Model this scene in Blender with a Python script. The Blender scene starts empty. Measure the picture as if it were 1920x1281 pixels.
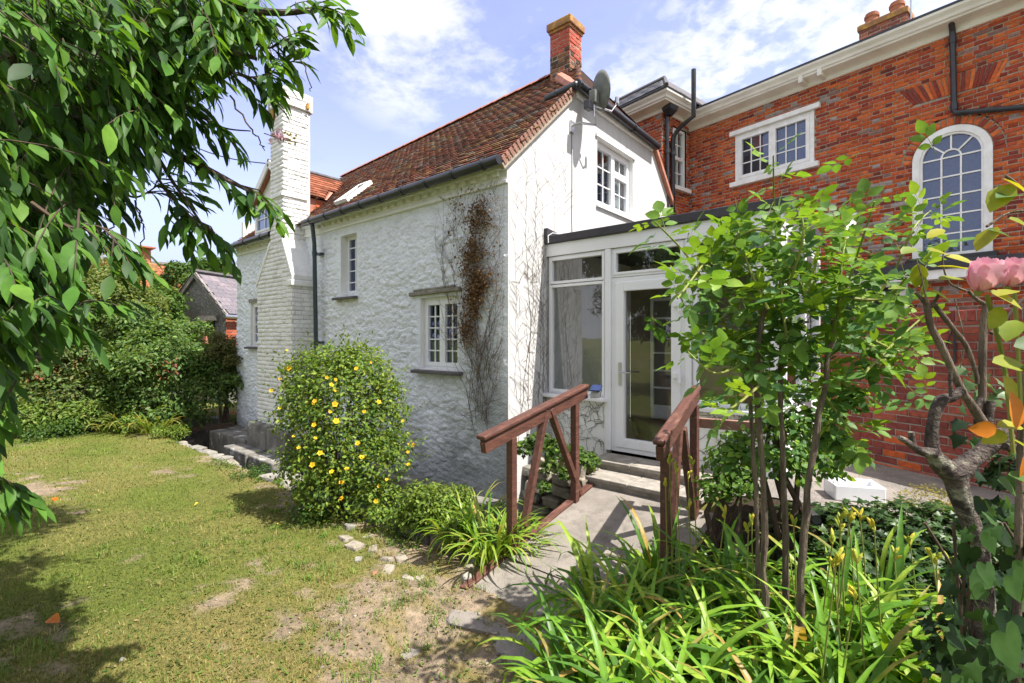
import bpy, math, random
import numpy as np
from mathutils import Vector, Matrix

SC = bpy.context.scene
COL = SC.collection
rng = np.random.default_rng(7)
random.seed(7)

# ------------------------------------------------------------------ camera
FPX, CX, CY, CAMZ, YAW = 900.0, 960.0, 635.0, 1.55, math.radians(39.8)
FW = np.array([-math.sin(YAW), math.cos(YAW), 0.0])
RT = np.array([math.cos(YAW), math.sin(YAW), 0.0])
CAM = np.array([0.0, 0.0, CAMZ])
cam = bpy.data.cameras.new('camera')
cam.sensor_width = 36.0
cam.lens = FPX / 1920 * 36
cam.shift_y = (CY - 640.5) / 1920
cam.clip_start, cam.clip_end = 0.05, 3000
camo = bpy.data.objects.new('camera', cam)
camo.location = CAM
camo.rotation_euler = (math.radians(90), 0, YAW)
COL.objects.link(camo)
SC.camera = camo

# ------------------------------------------------------------------ light
SUN_EL, SUN_AZ = math.radians(60), math.radians(12)      # azimuth measured from +X towards +Y
sv = np.array([math.cos(SUN_EL) * math.cos(SUN_AZ), math.cos(SUN_EL) * math.sin(SUN_AZ), math.sin(SUN_EL)])
sun = bpy.data.lights.new('sun', 'SUN')
sun.energy, sun.angle, sun.color = 2.0, math.radians(0.55), (1.0, 0.95, 0.87)
suno = bpy.data.objects.new('sun', sun)
suno.rotation_euler = Vector(sv).to_track_quat('Z', 'Y').to_euler()
suno.location = (8, 6, 20)
COL.objects.link(suno)
SC.view_settings.view_transform = 'Standard'
SC.view_settings.look = 'None'
SC.view_settings.exposure = 2.4
SC.view_settings.gamma = 1.0
SC.view_settings.use_curve_mapping = False
try:
    SC.cycles.use_denoising = True
    SC.cycles.max_bounces = 10
    SC.cycles.diffuse_bounces = 5
    SC.cycles.transparent_max_bounces = 24
    SC.cycles.sample_clamp_indirect = 6.0
except Exception:
    pass


def ray(px, py):
    return FW + (px - CX) / FPX * RT + np.array([0, 0, (CY - py) / FPX])


def at(px, py, d):
    return CAM + d * ray(px, py)


def on_plane(px, py, p, n):
    r = ray(px, py)
    return CAM + r * (np.dot(np.asarray(p) - CAM, n) / np.dot(r, n))


def onX(px, py, X): return on_plane(px, py, (X, 0, 0), np.array([1., 0, 0]))
def onY(px, py, Y): return on_plane(px, py, (0, Y, 0), np.array([0, 1., 0]))
def onZ(px, py, Z): return on_plane(px, py, (0, 0, Z), np.array([0, 0, 1.]))


def proj(p):
    q = np.asarray(p, float) - CAM
    d = q @ FW
    return CX + FPX * (q @ RT) / d, CY - FPX * q[2] / d, d


# ------------------------------------------------------------------ world: sky with thin cloud, and added fill cloud out of view
W = bpy.data.worlds.new('World')
SC.world = W
W.use_nodes = True
wt = W.node_tree
for n_ in list(wt.nodes): wt.nodes.remove(n_)
def wn(t, **k):
    n = wt.nodes.new(t)
    for a, b in k.items(): setattr(n, a, b)
    return n
wl = wt.links.new
def wmath(op, a, b=None, clamp=False):
    n = wn('ShaderNodeMath', operation=op, use_clamp=clamp)
    for i, v in enumerate((a, b)):
        if v is None: continue
        if isinstance(v, (int, float)): n.inputs[i].default_value = v
        else: wl(v, n.inputs[i])
    return n.outputs[0]
sky = wn('ShaderNodeTexSky', sky_type='NISHITA')
sky.sun_disc = False
sky.sun_elevation = SUN_EL
sky.sun_rotation = math.pi / 2 - SUN_AZ
sky.air_density, sky.dust_density, sky.ozone_density = 1.0, 0.6, 1.4
tc = wn('ShaderNodeTexCoord')
sep = wn('ShaderNodeSeparateXYZ'); wl(tc.outputs['Generated'], sep.inputs[0])
zc = wmath('MAXIMUM', wmath('ADD', sep.outputs[2], 0.12), 0.03)
pu = wmath('DIVIDE', sep.outputs[0], zc); pv = wmath('DIVIDE', sep.outputs[1], zc)
cmb = wn('ShaderNodeCombineXYZ'); wl(pu, cmb.inputs[0]); wl(pv, cmb.inputs[1])
def wnoise(scale, detail, rough, dist=0.0):
    n = wn('ShaderNodeTexNoise'); n.inputs['Scale'].default_value = scale
    n.inputs['Detail'].default_value = detail; n.inputs['Roughness'].default_value = rough
    n.inputs['Distortion'].default_value = dist
    wl(cmb.outputs[0], n.inputs['Vector']); return n.outputs['Fac']
def wrange(v, a, b, c=0.0, d=1.0):
    n = wn('ShaderNodeMapRange', interpolation_type='SMOOTHSTEP')
    wl(v, n.inputs[0])
    for i, x in zip((1, 2, 3, 4), (a, b, c, d)): n.inputs[i].default_value = x
    return n.outputs[0]
def wmask(px, py, inner, outer):
    d = ray(px, py); d = d / np.linalg.norm(d)
    vm = wn('ShaderNodeVectorMath', operation='DOT_PRODUCT')
    wl(tc.outputs['Generated'], vm.inputs[0]); vm.inputs[1].default_value = tuple(d)
    return wrange(vm.outputs['Value'], math.cos(math.radians(outer)), math.cos(math.radians(inner)))
big = wnoise(1.3, 7, 0.62, 0.3)
mack = wnoise(15.0, 3, 0.6, 0.4)
mid = wnoise(4.5, 5, 0.6, 0.2)
m1 = wmath('MAXIMUM', wmask(780, 10, 4, 14), wmath('MULTIPLY', wmask(930, 100, 1, 8), 0.9))
m1 = wmath('MAXIMUM', m1, wmath('MULTIPLY', wmask(650, 30, 1, 9), 0.8))
m2 = wmath('MAXIMUM', wmask(1500, 40, 4, 17), wmath('MULTIPLY', wmask(1170, 190, 1, 7), 0.8))
m2 = wmath('MAXIMUM', m2, wmath('MULTIPLY', wmask(1800, -60, 6, 22), 0.95))
soft = wmath('MULTIPLY', m1, wrange(wmath('ADD', wmath('MULTIPLY', mid, 0.55), wmath('MULTIPLY', big, 0.5)), 0.44, 0.62))
curd = wmath('MULTIPLY', m2, wmath('ADD', wmath('MULTIPLY', wrange(wmath('ADD', wmath('MULTIPLY', mack, 0.6), wmath('MULTIPLY', mid, 0.4)), 0.38, 0.6), 0.62), wmath('MULTIPLY', wrange(mid, 0.36, 0.62), 0.4)))
inview = wmask(960, 300, 48, 62)
fill_cloud = wmath('MULTIPLY', wrange(big, 0.30, 0.46), wmath('SUBTRACT', 1.0, wmath('MULTIPLY', inview, 0.9)))  # near full cloud outside the view, added to brighten the shaded sides
low = wrange(sep.outputs[2], 0.34, 0.06, 0.0, 0.9)
cl = wmath('MAXIMUM', wmath('MAXIMUM', soft, curd), fill_cloud)
cl = wmath('MULTIPLY', cl, 0.9, True)
mixc = wn('ShaderNodeMix', data_type='RGBA')
wl(cl, mixc.inputs['Factor'])
tint = wn('ShaderNodeMix', data_type='RGBA', blend_type='MULTIPLY'); tint.inputs['Factor'].default_value = 1.0
wl(sky.outputs[0], tint.inputs['A']); tint.inputs['B'].default_value = (0.50, 0.385, 0.43, 1)
hz = wn('ShaderNodeMix', data_type='RGBA'); wl(low, hz.inputs['Factor']); wl(tint.outputs['Result'], hz.inputs['A']); hz.inputs['B'].default_value = (0.70, 0.87, 1.24, 1)
wl(hz.outputs['Result'], mixc.inputs['A'])
mixc.inputs['B'].default_value = (1.56, 1.58, 1.68, 1)
bg = wn('ShaderNodeBackground'); bg.inputs['Strength'].default_value = 0.15
wl(mixc.outputs['Result'], bg.inputs['Color'])
wo = wn('ShaderNodeOutputWorld'); wl(bg.outputs[0], wo.inputs['Surface'])

# ------------------------------------------------------------------ noise in numpy
_tab = rng.random((256, 256))
def vnoise(x, y):
    x = np.asarray(x, float); y = np.asarray(y, float)
    xi = np.floor(x).astype(int); yi = np.floor(y).astype(int)
    fx = x - xi; fy = y - yi
    fx = fx * fx * (3 - 2 * fx); fy = fy * fy * (3 - 2 * fy)
    g = lambda a, b: _tab[a & 255, b & 255]
    return (g(xi, yi) * (1 - fx) + g(xi + 1, yi) * fx) * (1 - fy) + (g(xi, yi + 1) * (1 - fx) + g(xi + 1, yi + 1) * fx) * fy
def fbm(x, y, o=4, r=0.5):
    s, a, t = 0, 1.0, 0
    for k in range(o):
        s = s + a * vnoise(x * 2 ** k + 17.3 * k, y * 2 ** k + 9.1 * k); t += a; a *= r
    return s / t
def voro(x, y):
    xi = np.floor(x).astype(int); yi = np.floor(y).astype(int)
    f1 = np.full(x.shape, 9.0); f2 = np.full(x.shape, 9.0); idv = np.zeros(x.shape)
    for dx in (-1, 0, 1):
        for dy in (-1, 0, 1):
            a = xi + dx; b = yi + dy
            jx = a + _tab[a & 255, b & 255]; jy = b + _tab[(a + 91) & 255, (b + 37) & 255]
            d = np.hypot(x - jx, y - jy)
            n1 = d < f1
            f2 = np.where(n1, f1, np.minimum(f2, d)); idv = np.where(n1, _tab[(a + 13) & 255, (b + 57) & 255], idv); f1 = np.where(n1, d, f1)
    return f1, f2, idv
def sstep(a, b, x):
    t = np.clip((x - a) / (b - a), 0, 1); return t * t * (3 - 2 * t)

# ------------------------------------------------------------------ objects
WL = {}
def tag(o, label=None, cat=None, group=None, kind=None):
    if label: o['label'] = label
    if cat: o['category'] = cat
    if group: o['group'] = group
    if kind: o['kind'] = kind
    return o
def thing(name, loc, label, cat, group=None, kind=None):
    o = bpy.data.objects.new(name, None)
    o.empty_display_size = 0.1
    o.location = loc
    COL.objects.link(o); WL[o.name] = np.array(loc, float)
    return tag(o, label, cat, group, kind)
def link(name, mesh, parent=None, loc=None):
    o = bpy.data.objects.new(name, mesh)
    if parent is not None:
        o.parent = parent
        base = WL[parent.name]
    else:
        base = np.zeros(3)
    w = base if loc is None else np.asarray(loc, float)
    o.location = w - base
    COL.objects.link(o); WL[o.name] = w
    return o
def raw_mesh(name, V, F, mat, col=None, smooth=False):
    """V (n,3); F list of index lists, or an int array (m,k)."""
    m = bpy.data.meshes.new(name)
    V = np.asarray(V, np.float32)
    if isinstance(F, np.ndarray):
        nf, k = F.shape
        m.vertices.add(len(V)); m.vertices.foreach_set('co', V.ravel())
        m.loops.add(nf * k); m.loops.foreach_set('vertex_index', F.astype(np.int32).ravel())
        m.polygons.add(nf); m.polygons.foreach_set('loop_start', np.arange(0, nf * k, k, dtype=np.int32))
        m.update(calc_edges=True)
    else:
        m.from_pydata(V.tolist(), [], F); m.update()
    if col is not None:
        a = m.color_attributes.new('Col', 'FLOAT_COLOR', 'POINT')
        c = np.ones((len(V), 4), np.float32); c[:, :3] = col
        a.data.foreach_set('color', c.ravel())
    if smooth:
        m.polygons.foreach_set('use_smooth', np.ones(len(m.polygons), bool))
    if mat is not None: m.materials.append(mat)
    return m

class MB:
    def __init__(s): s.v, s.f, s.c = [], [], []
    def add(s, V, F, col=None):
        n = len(s.v); s.v.extend([tuple(map(float, p)) for p in V]); s.f.extend([[i + n for i in f] for f in F])
        s.c.extend([(1, 1, 1) if col is None else tuple(col)] * len(V)); return s
    def obox(s, o, a, b, c, col=None):
        o, a, b, c = (np.asarray(t, float) for t in (o, a, b, c))
        V = [o, o + a, o + a + b, o + b, o + c, o + a + c, o + a + b + c, o + b + c]
        F = [[0, 3, 2, 1], [4, 5, 6, 7], [0, 1, 5, 4], [1, 2, 6, 5], [2, 3, 7, 6], [3, 0, 4, 7]]
        if np.dot(np.cross(a, b), c) < 0: F = [f[::-1] for f in F]
        return s.add(V, F, col)
    def box(s, x0, x1, y0, y1, z0, z1, col=None):
        return s.obox((x0, y0, z0), (x1 - x0, 0, 0), (0, y1 - y0, 0), (0, 0, z1 - z0), col)
    def bar(s, p, q, w, h, up=(0, 0, 1), col=None):
        p, q, up = (np.asarray(t, float) for t in (p, q, up))
        a = q - p; t = a / np.linalg.norm(a); b = np.cross(up, t); b = b / np.linalg.norm(b); c = np.cross(t, b)
        return s.obox(p - b * w / 2 - c * h / 2, a, b * w, c * h, col)
    def quad(s, *P, col=None): return s.add(P, [list(range(len(P)))], col)
    def prism(s, poly, ext, col=None):
        poly = [np.asarray(p, float) for p in poly]; e = np.asarray(ext, float); n = len(poly)
        nn = sum((np.cross(poly[i] - poly[0], poly[(i + 1) % n] - poly[0]) for i in range(n)), np.zeros(3))
        if np.dot(nn, e) > 0: poly = poly[::-1]
        V = poly + [p + e for p in poly]
        F = [list(range(n)), list(range(2 * n - 1, n - 1, -1))] + [[i, i + n, (i + 1) % n + n, (i + 1) % n][::-1] for i in range(n)]
        F[2:] = [f[::-1] for f in F[2:]]
        return s.add(V, [f[::-1] for f in F] if False else F, col)
    def tube(s, P, R, k=6, col=None, cap=True):
        P = [np.asarray(p, float) for p in P]; n = len(P)
        if isinstance(R, (int, float)): R = [R] * n
        V, F = [], []
        t0 = P[1] - P[0]; ref = np.array([0, 0, 1.]) if abs(t0[2]) < 0.8 * np.linalg.norm(t0) else np.array([1., 0, 0])
        for i in range(n):
            t = P[min(i + 1, n - 1)] - P[max(i - 1, 0)]; t = t / (np.linalg.norm(t) + 1e-9)
            b = np.cross(t, ref); b = b / (np.linalg.norm(b) + 1e-9); c = np.cross(t, b); ref = np.cross(b, t)
            ref = ref if np.linalg.norm(ref) > 1e-6 else np.array([0, 0, 1.])
            for j in range(k):
                a = 2 * math.pi * j / k
                V.append(P[i] + R[i] * (math.cos(a) * b + math.sin(a) * c))
        for i in range(n - 1):
            for j in range(k):
                F.append([i * k + j, i * k + (j + 1) % k, (i + 1) * k + (j + 1) % k, (i + 1) * k + j][::-1])
        if cap: F += [list(range(k)), list(range((n - 1) * k, n * k))[::-1]]
        return s.add(V, F, col)
    def mesh(s, name, mat, smooth=False, off=None, usecol=False):
        V = np.array(s.v, float).reshape(-1, 3)
        if off is not None: V = V - off
        return raw_mesh(name, V, s.f, mat, np.array(s.c) if usecol else None, smooth)
    def build(s, name, mat, parent=None, smooth=False, usecol=False, bevel=0, label=None):
        off = WL[parent.name] if parent is not None else np.zeros(3)
        o = link(name, s.mesh(name, mat, smooth, off, usecol), parent)
        if bevel:
            md = o.modifiers.new('bevel', 'BEVEL'); md.width = bevel; md.segments = 2; md.limit_method = 'ANGLE'
        if smooth:
            o.data.set_sharp_from_angle(angle=math.radians(40))
        if label: o['label'] = label
        return o

# ------------------------------------------------------------------ materials
def mat(name, c1, c2=None, scale=6.0, detail=5, rough=0.7, bump=0.0, bscale=40.0, attr=False, metal=0.0, spec=0.35,
        lo=0.35, hi=0.65, stretch=None, c3=None, s3=1.5, lo3=0.55, hi3=0.75, transl=0.0, coat=0.0, bdist=0.02, ttint=(1.5, 1.35, 0.45)):
    m = bpy.data.materials.new(name); m.use_nodes = True
    nt = m.node_tree; N = nt.nodes; L = nt.links
    b = N['Principled BSDF']; b.inputs['Roughness'].default_value = rough; b.inputs['Metallic'].default_value = metal
    b.inputs['Specular IOR Level'].default_value = spec
    if coat: b.inputs['Coat Weight'].default_value = coat; b.inputs['Coat Roughness'].default_value = 0.15
    g = N.new('ShaderNodeNewGeometry'); src = g.outputs['Position']
    if stretch:
        mp = N.new('ShaderNodeMapping'); mp.inputs['Scale'].default_value = stretch; L.new(src, mp.inputs['Vector']); src = mp.outputs[0]
    def noise(sc, det=detail):
        n = N.new('ShaderNodeTexNoise'); n.inputs['Scale'].default_value = sc; n.inputs['Detail'].default_value = det
        n.inputs['Roughness'].default_value = 0.62; L.new(src, n.inputs['Vector']); return n.outputs['Fac']
    def rangef(v, a, c):
        n = N.new('ShaderNodeMapRange'); L.new(v, n.inputs[0]); n.inputs[1].default_value = a; n.inputs[2].default_value = c; return n.outputs[0]
    def mix(f, a, c, bt='MIX'):
        n = N.new('ShaderNodeMix'); n.data_type = 'RGBA'; n.blend_type = bt
        for inp, v in (('Factor', f), ('A', a), ('B', c)):
            if isinstance(v, (tuple, list)): n.inputs[inp].default_value = (*v[:3], 1)
            elif isinstance(v, float): n.inputs[inp].default_value = v
            else: L.new(v, n.inputs[inp])
        return n.outputs['Result']
    if attr:
        a = N.new('ShaderNodeVertexColor'); a.layer_name = 'Col'; base = a.outputs['Color']
        if c2 is not None or c1 is not None:
            f = rangef(noise(scale), lo, hi)
            base = mix(1.0, base, mix(f, c1, c2 if c2 is not None else c1), 'MULTIPLY')
    elif c2 is not None:
        base = mix(rangef(noise(scale), lo, hi), c1, c2)
    else:
        base = c1
    if c3 is not None: base = mix(rangef(noise(s3, 6), lo3, hi3), base, c3)
    if isinstance(base, (tuple, list)): b.inputs['Base Color'].default_value = (*base[:3], 1)
    else: L.new(base, b.inputs['Base Color'])
    if bump:
        bn = N.new('ShaderNodeBump'); bn.inputs['Strength'].default_value = bump; bn.inputs['Distance'].default_value = bdist
        L.new(noise(bscale, 4), bn.inputs['Height']); L.new(bn.outputs[0], b.inputs['Normal'])
    if transl:
        t = N.new('ShaderNodeBsdfTranslucent'); ms = N.new('ShaderNodeMixShader'); ms.inputs[0].default_value = transl
        if isinstance(base, (tuple, list)): t.inputs['Color'].default_value = (*base[:3], 1)
        else:
            tb = mix(1.0, base, ttint, 'MULTIPLY'); L.new(tb, t.inputs['Color'])
        L.new(b.outputs[0], ms.inputs[1]); L.new(t.outputs[0], ms.inputs[2]); L.new(ms.outputs[0], N['Material Output'].inputs['Surface'])
    return m

def glass_mat(name, tint, f0, f1, gcol=(0.95, 0.97, 1.0)):
    m = bpy.data.materials.new(name); m.use_nodes = True
    nt = m.node_tree; N = nt.nodes; L = nt.links; N.remove(N['Principled BSDF'])
    tr = N.new('ShaderNodeBsdfTransparent'); tr.inputs['Color'].default_value = (*tint, 1)
    gl = N.new('ShaderNodeBsdfGlossy'); gl.inputs['Roughness'].default_value = 0.015; gl.inputs['Color'].default_value = (*gcol, 1)
    lw = N.new('ShaderNodeLayerWeight'); lw.inputs['Blend'].default_value = 0.5
    mr = N.new('ShaderNodeMapRange'); mr.inputs[3].default_value = f0; mr.inputs[4].default_value = f1
    pw = N.new('ShaderNodeMath'); pw.operation = 'POWER'; pw.inputs[1].default_value = 2.5
    g = N.new('ShaderNodeNewGeometry'); nz = N.new('ShaderNodeTexNoise'); nz.inputs['Scale'].default_value = 1.8; L.new(g.outputs['Position'], nz.inputs['Vector'])
    bp = N.new('ShaderNodeBump'); bp.inputs['Strength'].default_value = 0.05; bp.inputs['Distance'].default_value = 0.02
    L.new(nz.outputs['Fac'], bp.inputs['Height']); L.new(bp.outputs[0], gl.inputs['Normal'])
    L.new(lw.outputs['Facing'], pw.inputs[0]); L.new(pw.outputs[0], mr.inputs[0])
    ms = N.new('ShaderNodeMixShader'); L.new(mr.outputs[0], ms.inputs[0]); L.new(tr.outputs[0], ms.inputs[1]); L.new(gl.outputs[0], ms.inputs[2])
    L.new(ms.outputs[0], N['Material Output'].inputs['Surface'])
    return m

M = {}
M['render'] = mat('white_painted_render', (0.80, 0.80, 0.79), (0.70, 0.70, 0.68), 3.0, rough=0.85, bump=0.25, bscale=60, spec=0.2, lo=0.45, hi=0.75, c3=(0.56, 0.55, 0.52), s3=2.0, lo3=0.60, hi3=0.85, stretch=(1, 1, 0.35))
M['gable'] = mat('sun_greyed_render', (0.56, 0.56, 0.56), (0.47, 0.47, 0.465), 3.0, rough=0.85, bump=0.35, bscale=50, spec=0.15, lo=0.45, hi=0.75, c3=(0.40, 0.395, 0.38), s3=2.2, lo3=0.60, hi3=0.82, stretch=(1, 1, 0.35))  # same white paint, its colour greyed to offset the sun on the gable
M['rubble'] = mat('limewashed_rubble', (0.82, 0.85, 0.92), (0.74, 0.77, 0.84), 5.0, rough=0.9, bump=0.9, bscale=38, spec=0.15, lo=0.42, hi=0.72, bdist=0.03, attr=True)
M['wbrick'] = mat('white_painted_brick', (0.80, 0.80, 0.80), (0.68, 0.675, 0.67), 9.0, rough=0.85, bump=0.35, bscale=90, spec=0.2, lo=0.4, hi=0.7, attr=True)
M['wmortar'] = mat('painted_joint', (0.66, 0.65, 0.63), (0.42, 0.40, 0.38), 5.0, rough=0.95)
M['upvc'] = mat('white_plastic_frame', (0.80, 0.80, 0.83), (0.74, 0.74, 0.77), 1.5, rough=0.28, spec=0.5)
M['white_wood'] = mat('white_painted_wood', (0.82, 0.82, 0.83), (0.70, 0.69, 0.67), 7.0, rough=0.5, bump=0.1, bscale=30)
M['cornice'] = mat('weathered_white_cornice', (0.80, 0.78, 0.73), (0.64, 0.61, 0.55), 2.2, rough=0.7, bump=0.15, bscale=22, stretch=(1, 1, 3), c3=(0.30, 0.27, 0.22), s3=5.0, lo3=0.66, hi3=0.85)
M['brick'] = mat('red_brick', (1.42, 1.38, 1.36), (0.90, 0.90, 0.92), 28.0, rough=0.9, bump=0.5, bscale=120, attr=True, spec=0.15, bdist=0.01)
M['mortar'] = mat('lime_mortar', (0.42, 0.355, 0.275), (0.29, 0.24, 0.19), 18, rough=0.95, bump=0.5, bscale=150)
M['gmortar'] = mat('grey_mortar', (0.40, 0.36, 0.31), (0.28, 0.25, 0.22), 18, rough=0.95, bump=0.5, bscale=150)
M['tile'] = mat('clay_tile', (0.92, 0.97, 1.0), (0.56, 0.60, 0.62), 22.0, rough=0.9, bump=0.5, bscale=70, attr=True, spec=0.12)
M['verge'] = mat('dull_verge_tile', (0.30, 0.165, 0.125), (0.20, 0.105, 0.08), 14.0, rough=0.9, bump=0.4)
M['ridge'] = mat('terracotta_ridge', (0.50, 0.22, 0.16), (0.36, 0.15, 0.10), 9.0, rough=0.85, bump=0.3)
M['slate'] = mat('slate', (1.1, 1.1, 1.1), (0.7, 0.7, 0.75), 12.0, rough=0.6, bump=0.3, attr=True, spec=0.4)
M['black'] = mat('black_plastic_pipe', (0.016, 0.017, 0.022), (0.03, 0.031, 0.038), 6.0, rough=0.35, spec=0.5)
M['teal'] = mat('dark_green_pipe', (0.018, 0.035, 0.042), (0.028, 0.05, 0.058), 8.0, rough=0.4, spec=0.5)
M['felt'] = mat('black_roof_trim', (0.035, 0.033, 0.042), (0.055, 0.052, 0.06), 5.0, rough=0.55)
M['slate_sill'] = mat('slate_sill', (0.07, 0.065, 0.07), (0.12, 0.11, 0.11), 8.0, rough=0.7, bump=0.3)
M['stone'] = mat('grey_stone', (0.30, 0.28, 0.24), (0.15, 0.14, 0.125), 7.0, rough=0.95, bump=0.8, bscale=30, c3=(0.33, 0.32, 0.29), s3=4, lo3=0.58, hi3=0.7)
M['plinth'] = mat('weathered_plinth', (0.24, 0.225, 0.20), (0.11, 0.105, 0.095), 4.0, rough=0.95, bump=0.8, bscale=24, c3=(0.60, 0.59, 0.56), s3=3.2, lo3=0.58, hi3=0.68)
M['palestone'] = mat('pale_rubble_stone', (0.33, 0.29, 0.235), (0.19, 0.165, 0.13), 9.0, rough=0.95, bump=0.7, bscale=35)
M['concrete'] = mat('concrete', (0.27, 0.24, 0.21), (0.175, 0.155, 0.135), 3.0, rough=0.95, bump=0.5, bscale=90, c3=(0.14, 0.125, 0.11), s3=9.0, lo3=0.52, hi3=0.74)
M['step'] = mat('step_paving', (0.34, 0.31, 0.27), (0.20, 0.18, 0.155), 9.0, rough=0.95, bump=0.4, bscale=120)
M['gravel'] = mat('tarmac_gravel', (0.33, 0.29, 0.26), (0.17, 0.155, 0.14), 3.0, rough=0.95, bump=0.9, bscale=140, c3=(0.42, 0.37, 0.33), s3=60, lo3=0.55, hi3=0.65)
M['wood'] = mat('brown_stained_timber', (0.135, 0.057, 0.040), (0.07, 0.03, 0.023), 7.0, rough=0.5, bump=0.35, bscale=20, stretch=(6, 1, 6), c3=(0.27, 0.15, 0.11), s3=3.0, lo3=0.58, hi3=0.82)
M['woodgrey'] = mat('weathered_pink_timber', (0.36, 0.20, 0.16), (0.24, 0.13, 0.10), 7.0, rough=0.7, bump=0.3)
M['metal'] = mat('satin_metal', (0.55, 0.55, 0.57), (0.45, 0.45, 0.47), 9, rough=0.3, metal=0.9)
M['dish'] = mat('weathered_grey_dish', (0.17, 0.175, 0.165), (0.10, 0.105, 0.095), 8, rough=0.6, bump=0.1)
M['bark'] = mat('grey_bark', (0.135, 0.105, 0.09), (0.04, 0.031, 0.029), 34, rough=0.92, bump=1.0, bscale=75, c3=(0.27, 0.26, 0.20), s3=19, lo3=0.55, hi3=0.65, lo=0.38, hi=0.60)
M['stembark'] = mat('brown_rose_stem', (0.20, 0.155, 0.115), (0.075, 0.052, 0.04), 40, rough=0.85, bump=1.0, bscale=90, stretch=(1, 1, 0.18))
M['twig'] = mat('dark_twig', (0.05, 0.035, 0.028), (0.09, 0.06, 0.04), 20, rough=0.9)
M['greenstem'] = mat('green_shoot', (0.16, 0.22, 0.04), (0.22, 0.20, 0.05), 12, rough=0.6)
M['leaf'] = mat('leaf', (1.15, 1.12, 1.1), (0.72, 0.76, 0.7), 14, rough=0.5, attr=True, transl=0.42, spec=0.22)
M['gloss_leaf'] = mat('glossy_leaf', (1.15, 1.12, 1.1), (0.72, 0.76, 0.7), 20, rough=0.40, attr=True, transl=0.36, spec=0.28)
M['petal'] = mat('petal', (1.0, 1.0, 1.0), (0.86, 0.86, 0.86), 30, rough=0.55, attr=True, transl=0.3, spec=0.2, ttint=(1.0, 0.95, 0.95))
M['dryleaf'] = mat('dried_leaf', (1.1, 1.1, 1.1), (0.7, 0.7, 0.7), 40, rough=0.9, attr=True, transl=0.15, spec=0.1)
M['grass'] = mat('grass', None, None, attr=True, rough=0.6, transl=0.3, spec=0.2)
M['glass'] = glass_mat('window_glass', (0.80, 0.85, 0.84), 0.10, 0.75)
M['glass_dark'] = glass_mat('reflective_glass', (0.40, 0.44, 0.50), 0.14, 0.75, (0.55, 0.66, 1.0))
M['dark'] = mat('dim_room', (0.030, 0.030, 0.034), (0.05, 0.048, 0.05), 2.0, rough=0.9)
M['brownwall'] = mat('brown_room_wall', (0.30, 0.25, 0.20), (0.22, 0.18, 0.14), 1.5, rough=0.9)
M['floorwood'] = mat('brown_floor', (0.22, 0.12, 0.07), (0.15, 0.08, 0.05), 4.0, rough=0.3, stretch=(1, 8, 1))
M['blind'] = mat('pale_blind', (0.46, 0.50, 0.51), (0.36, 0.40, 0.41), 6.0, rough=0.9, stretch=(14, 14, 0.5))
M['ceramic'] = mat('white_ceramic', (0.82, 0.83, 0.86), (0.74, 0.75, 0.78), 3.0, rough=0.12, spec=0.5)
M['solar'] = mat('solar_panel', (0.02, 0.03, 0.09), (0.03, 0.05, 0.14), 20, rough=0.12, spec=0.7)
M['pot'] = mat('terracotta_pot', (0.42, 0.17, 0.10), (0.32, 0.12, 0.07), 10, rough=0.85, bump=0.2)
M['flint'] = mat('flint_and_stone', (0.27, 0.26, 0.23), (0.11, 0.105, 0.095), 26, detail=3, rough=0.9, bump=0.8, bscale=34, c3=(0.42, 0.41, 0.36), s3=22, lo3=0.55, hi3=0.64)
M['lichen'] = mat('lichened_brick', (0.38, 0.20, 0.09), (0.22, 0.11, 0.06), 14, rough=0.95, bump=0.5, c3=(0.50, 0.30, 0.06), s3=7, lo3=0.5, hi3=0.62)

# ================================================================== GROUND
def slab_z(Y): return -0.187 * (4.4 - Y)
def hgt(X, Y):
    z = -0.35 + 0.06 * (fbm(X * 0.7 + 40, Y * 0.7 + 40, 4) - 0.5) + 0.02 * (fbm(X * 6, Y * 6, 2) - 0.5)
    wob = 0.18 * (fbm(X * 1.3 + 5, Y * 0 + 3.3, 3) - 0.5)
    dit = sstep(-1.7, -2.0, X) * sstep(-13.0, -12.6, X) * sstep(2.86, 3.12, Y + wob)
    z = z * (1 - dit) + (-1.25 + 0.1 * (fbm(X * 2, Y * 2, 3) - 0.5)) * dit
    ledge = sstep(4.72, 4.80, Y) * sstep(-3.9, -3.8, X) * sstep(-1.6, -1.7, X)
    z = z * (1 - ledge) + (0.0 + 0.05 * (fbm(X * 4, Y * 4, 2) - 0.5)) * ledge
    ter = sstep(-1.75, -1.5, X) * sstep(3.35, 4.25, Y - 0.25 * sstep(-1.2, -0.6, X)) * sstep(14, 9, Y)
    z = z * (1 - ter) + 0.19 * ter
    under = (X > -2.62) & (X < -1.25) & (Y > 2.62) & (Y < 5.1)
    z = np.where(under, np.minimum(z, slab_z(Y) - 0.05), z)
    toe = sstep(-2.75, -2.5, X) * sstep(-1.1, -1.35, X) * sstep(1.5, 1.9, Y) * sstep(2.75, 2.5, Y)
    z = z * (1 - toe) + toe * (np.minimum(z + .03, slab_z(Y) + .018 + 0.10 * (fbm(X * 2.6 + 3, Y * 2.6, 4) - 0.5)))
    far = sstep(15, 60, np.hypot(X, Y))
    return z * (1 - far) + -0.4 * far
def soilness(X, Y):
    a = np.exp(-((X + 2.45) / 1.35) ** 2 - ((Y - 1.95) / 1.0) ** 2)
    b = np.exp(-((Y - 2.82) / 0.22) ** 2) * sstep(-1.8, -2.4, X) * sstep(-9.5, -8.0, X) * 0.55
    c = 0.42 * np.exp(-((X + 8.2) / 1.0) ** 2 - ((Y - 0.9) / 0.5) ** 2)
    return np.clip(a + b + c, 0, 1)
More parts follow.
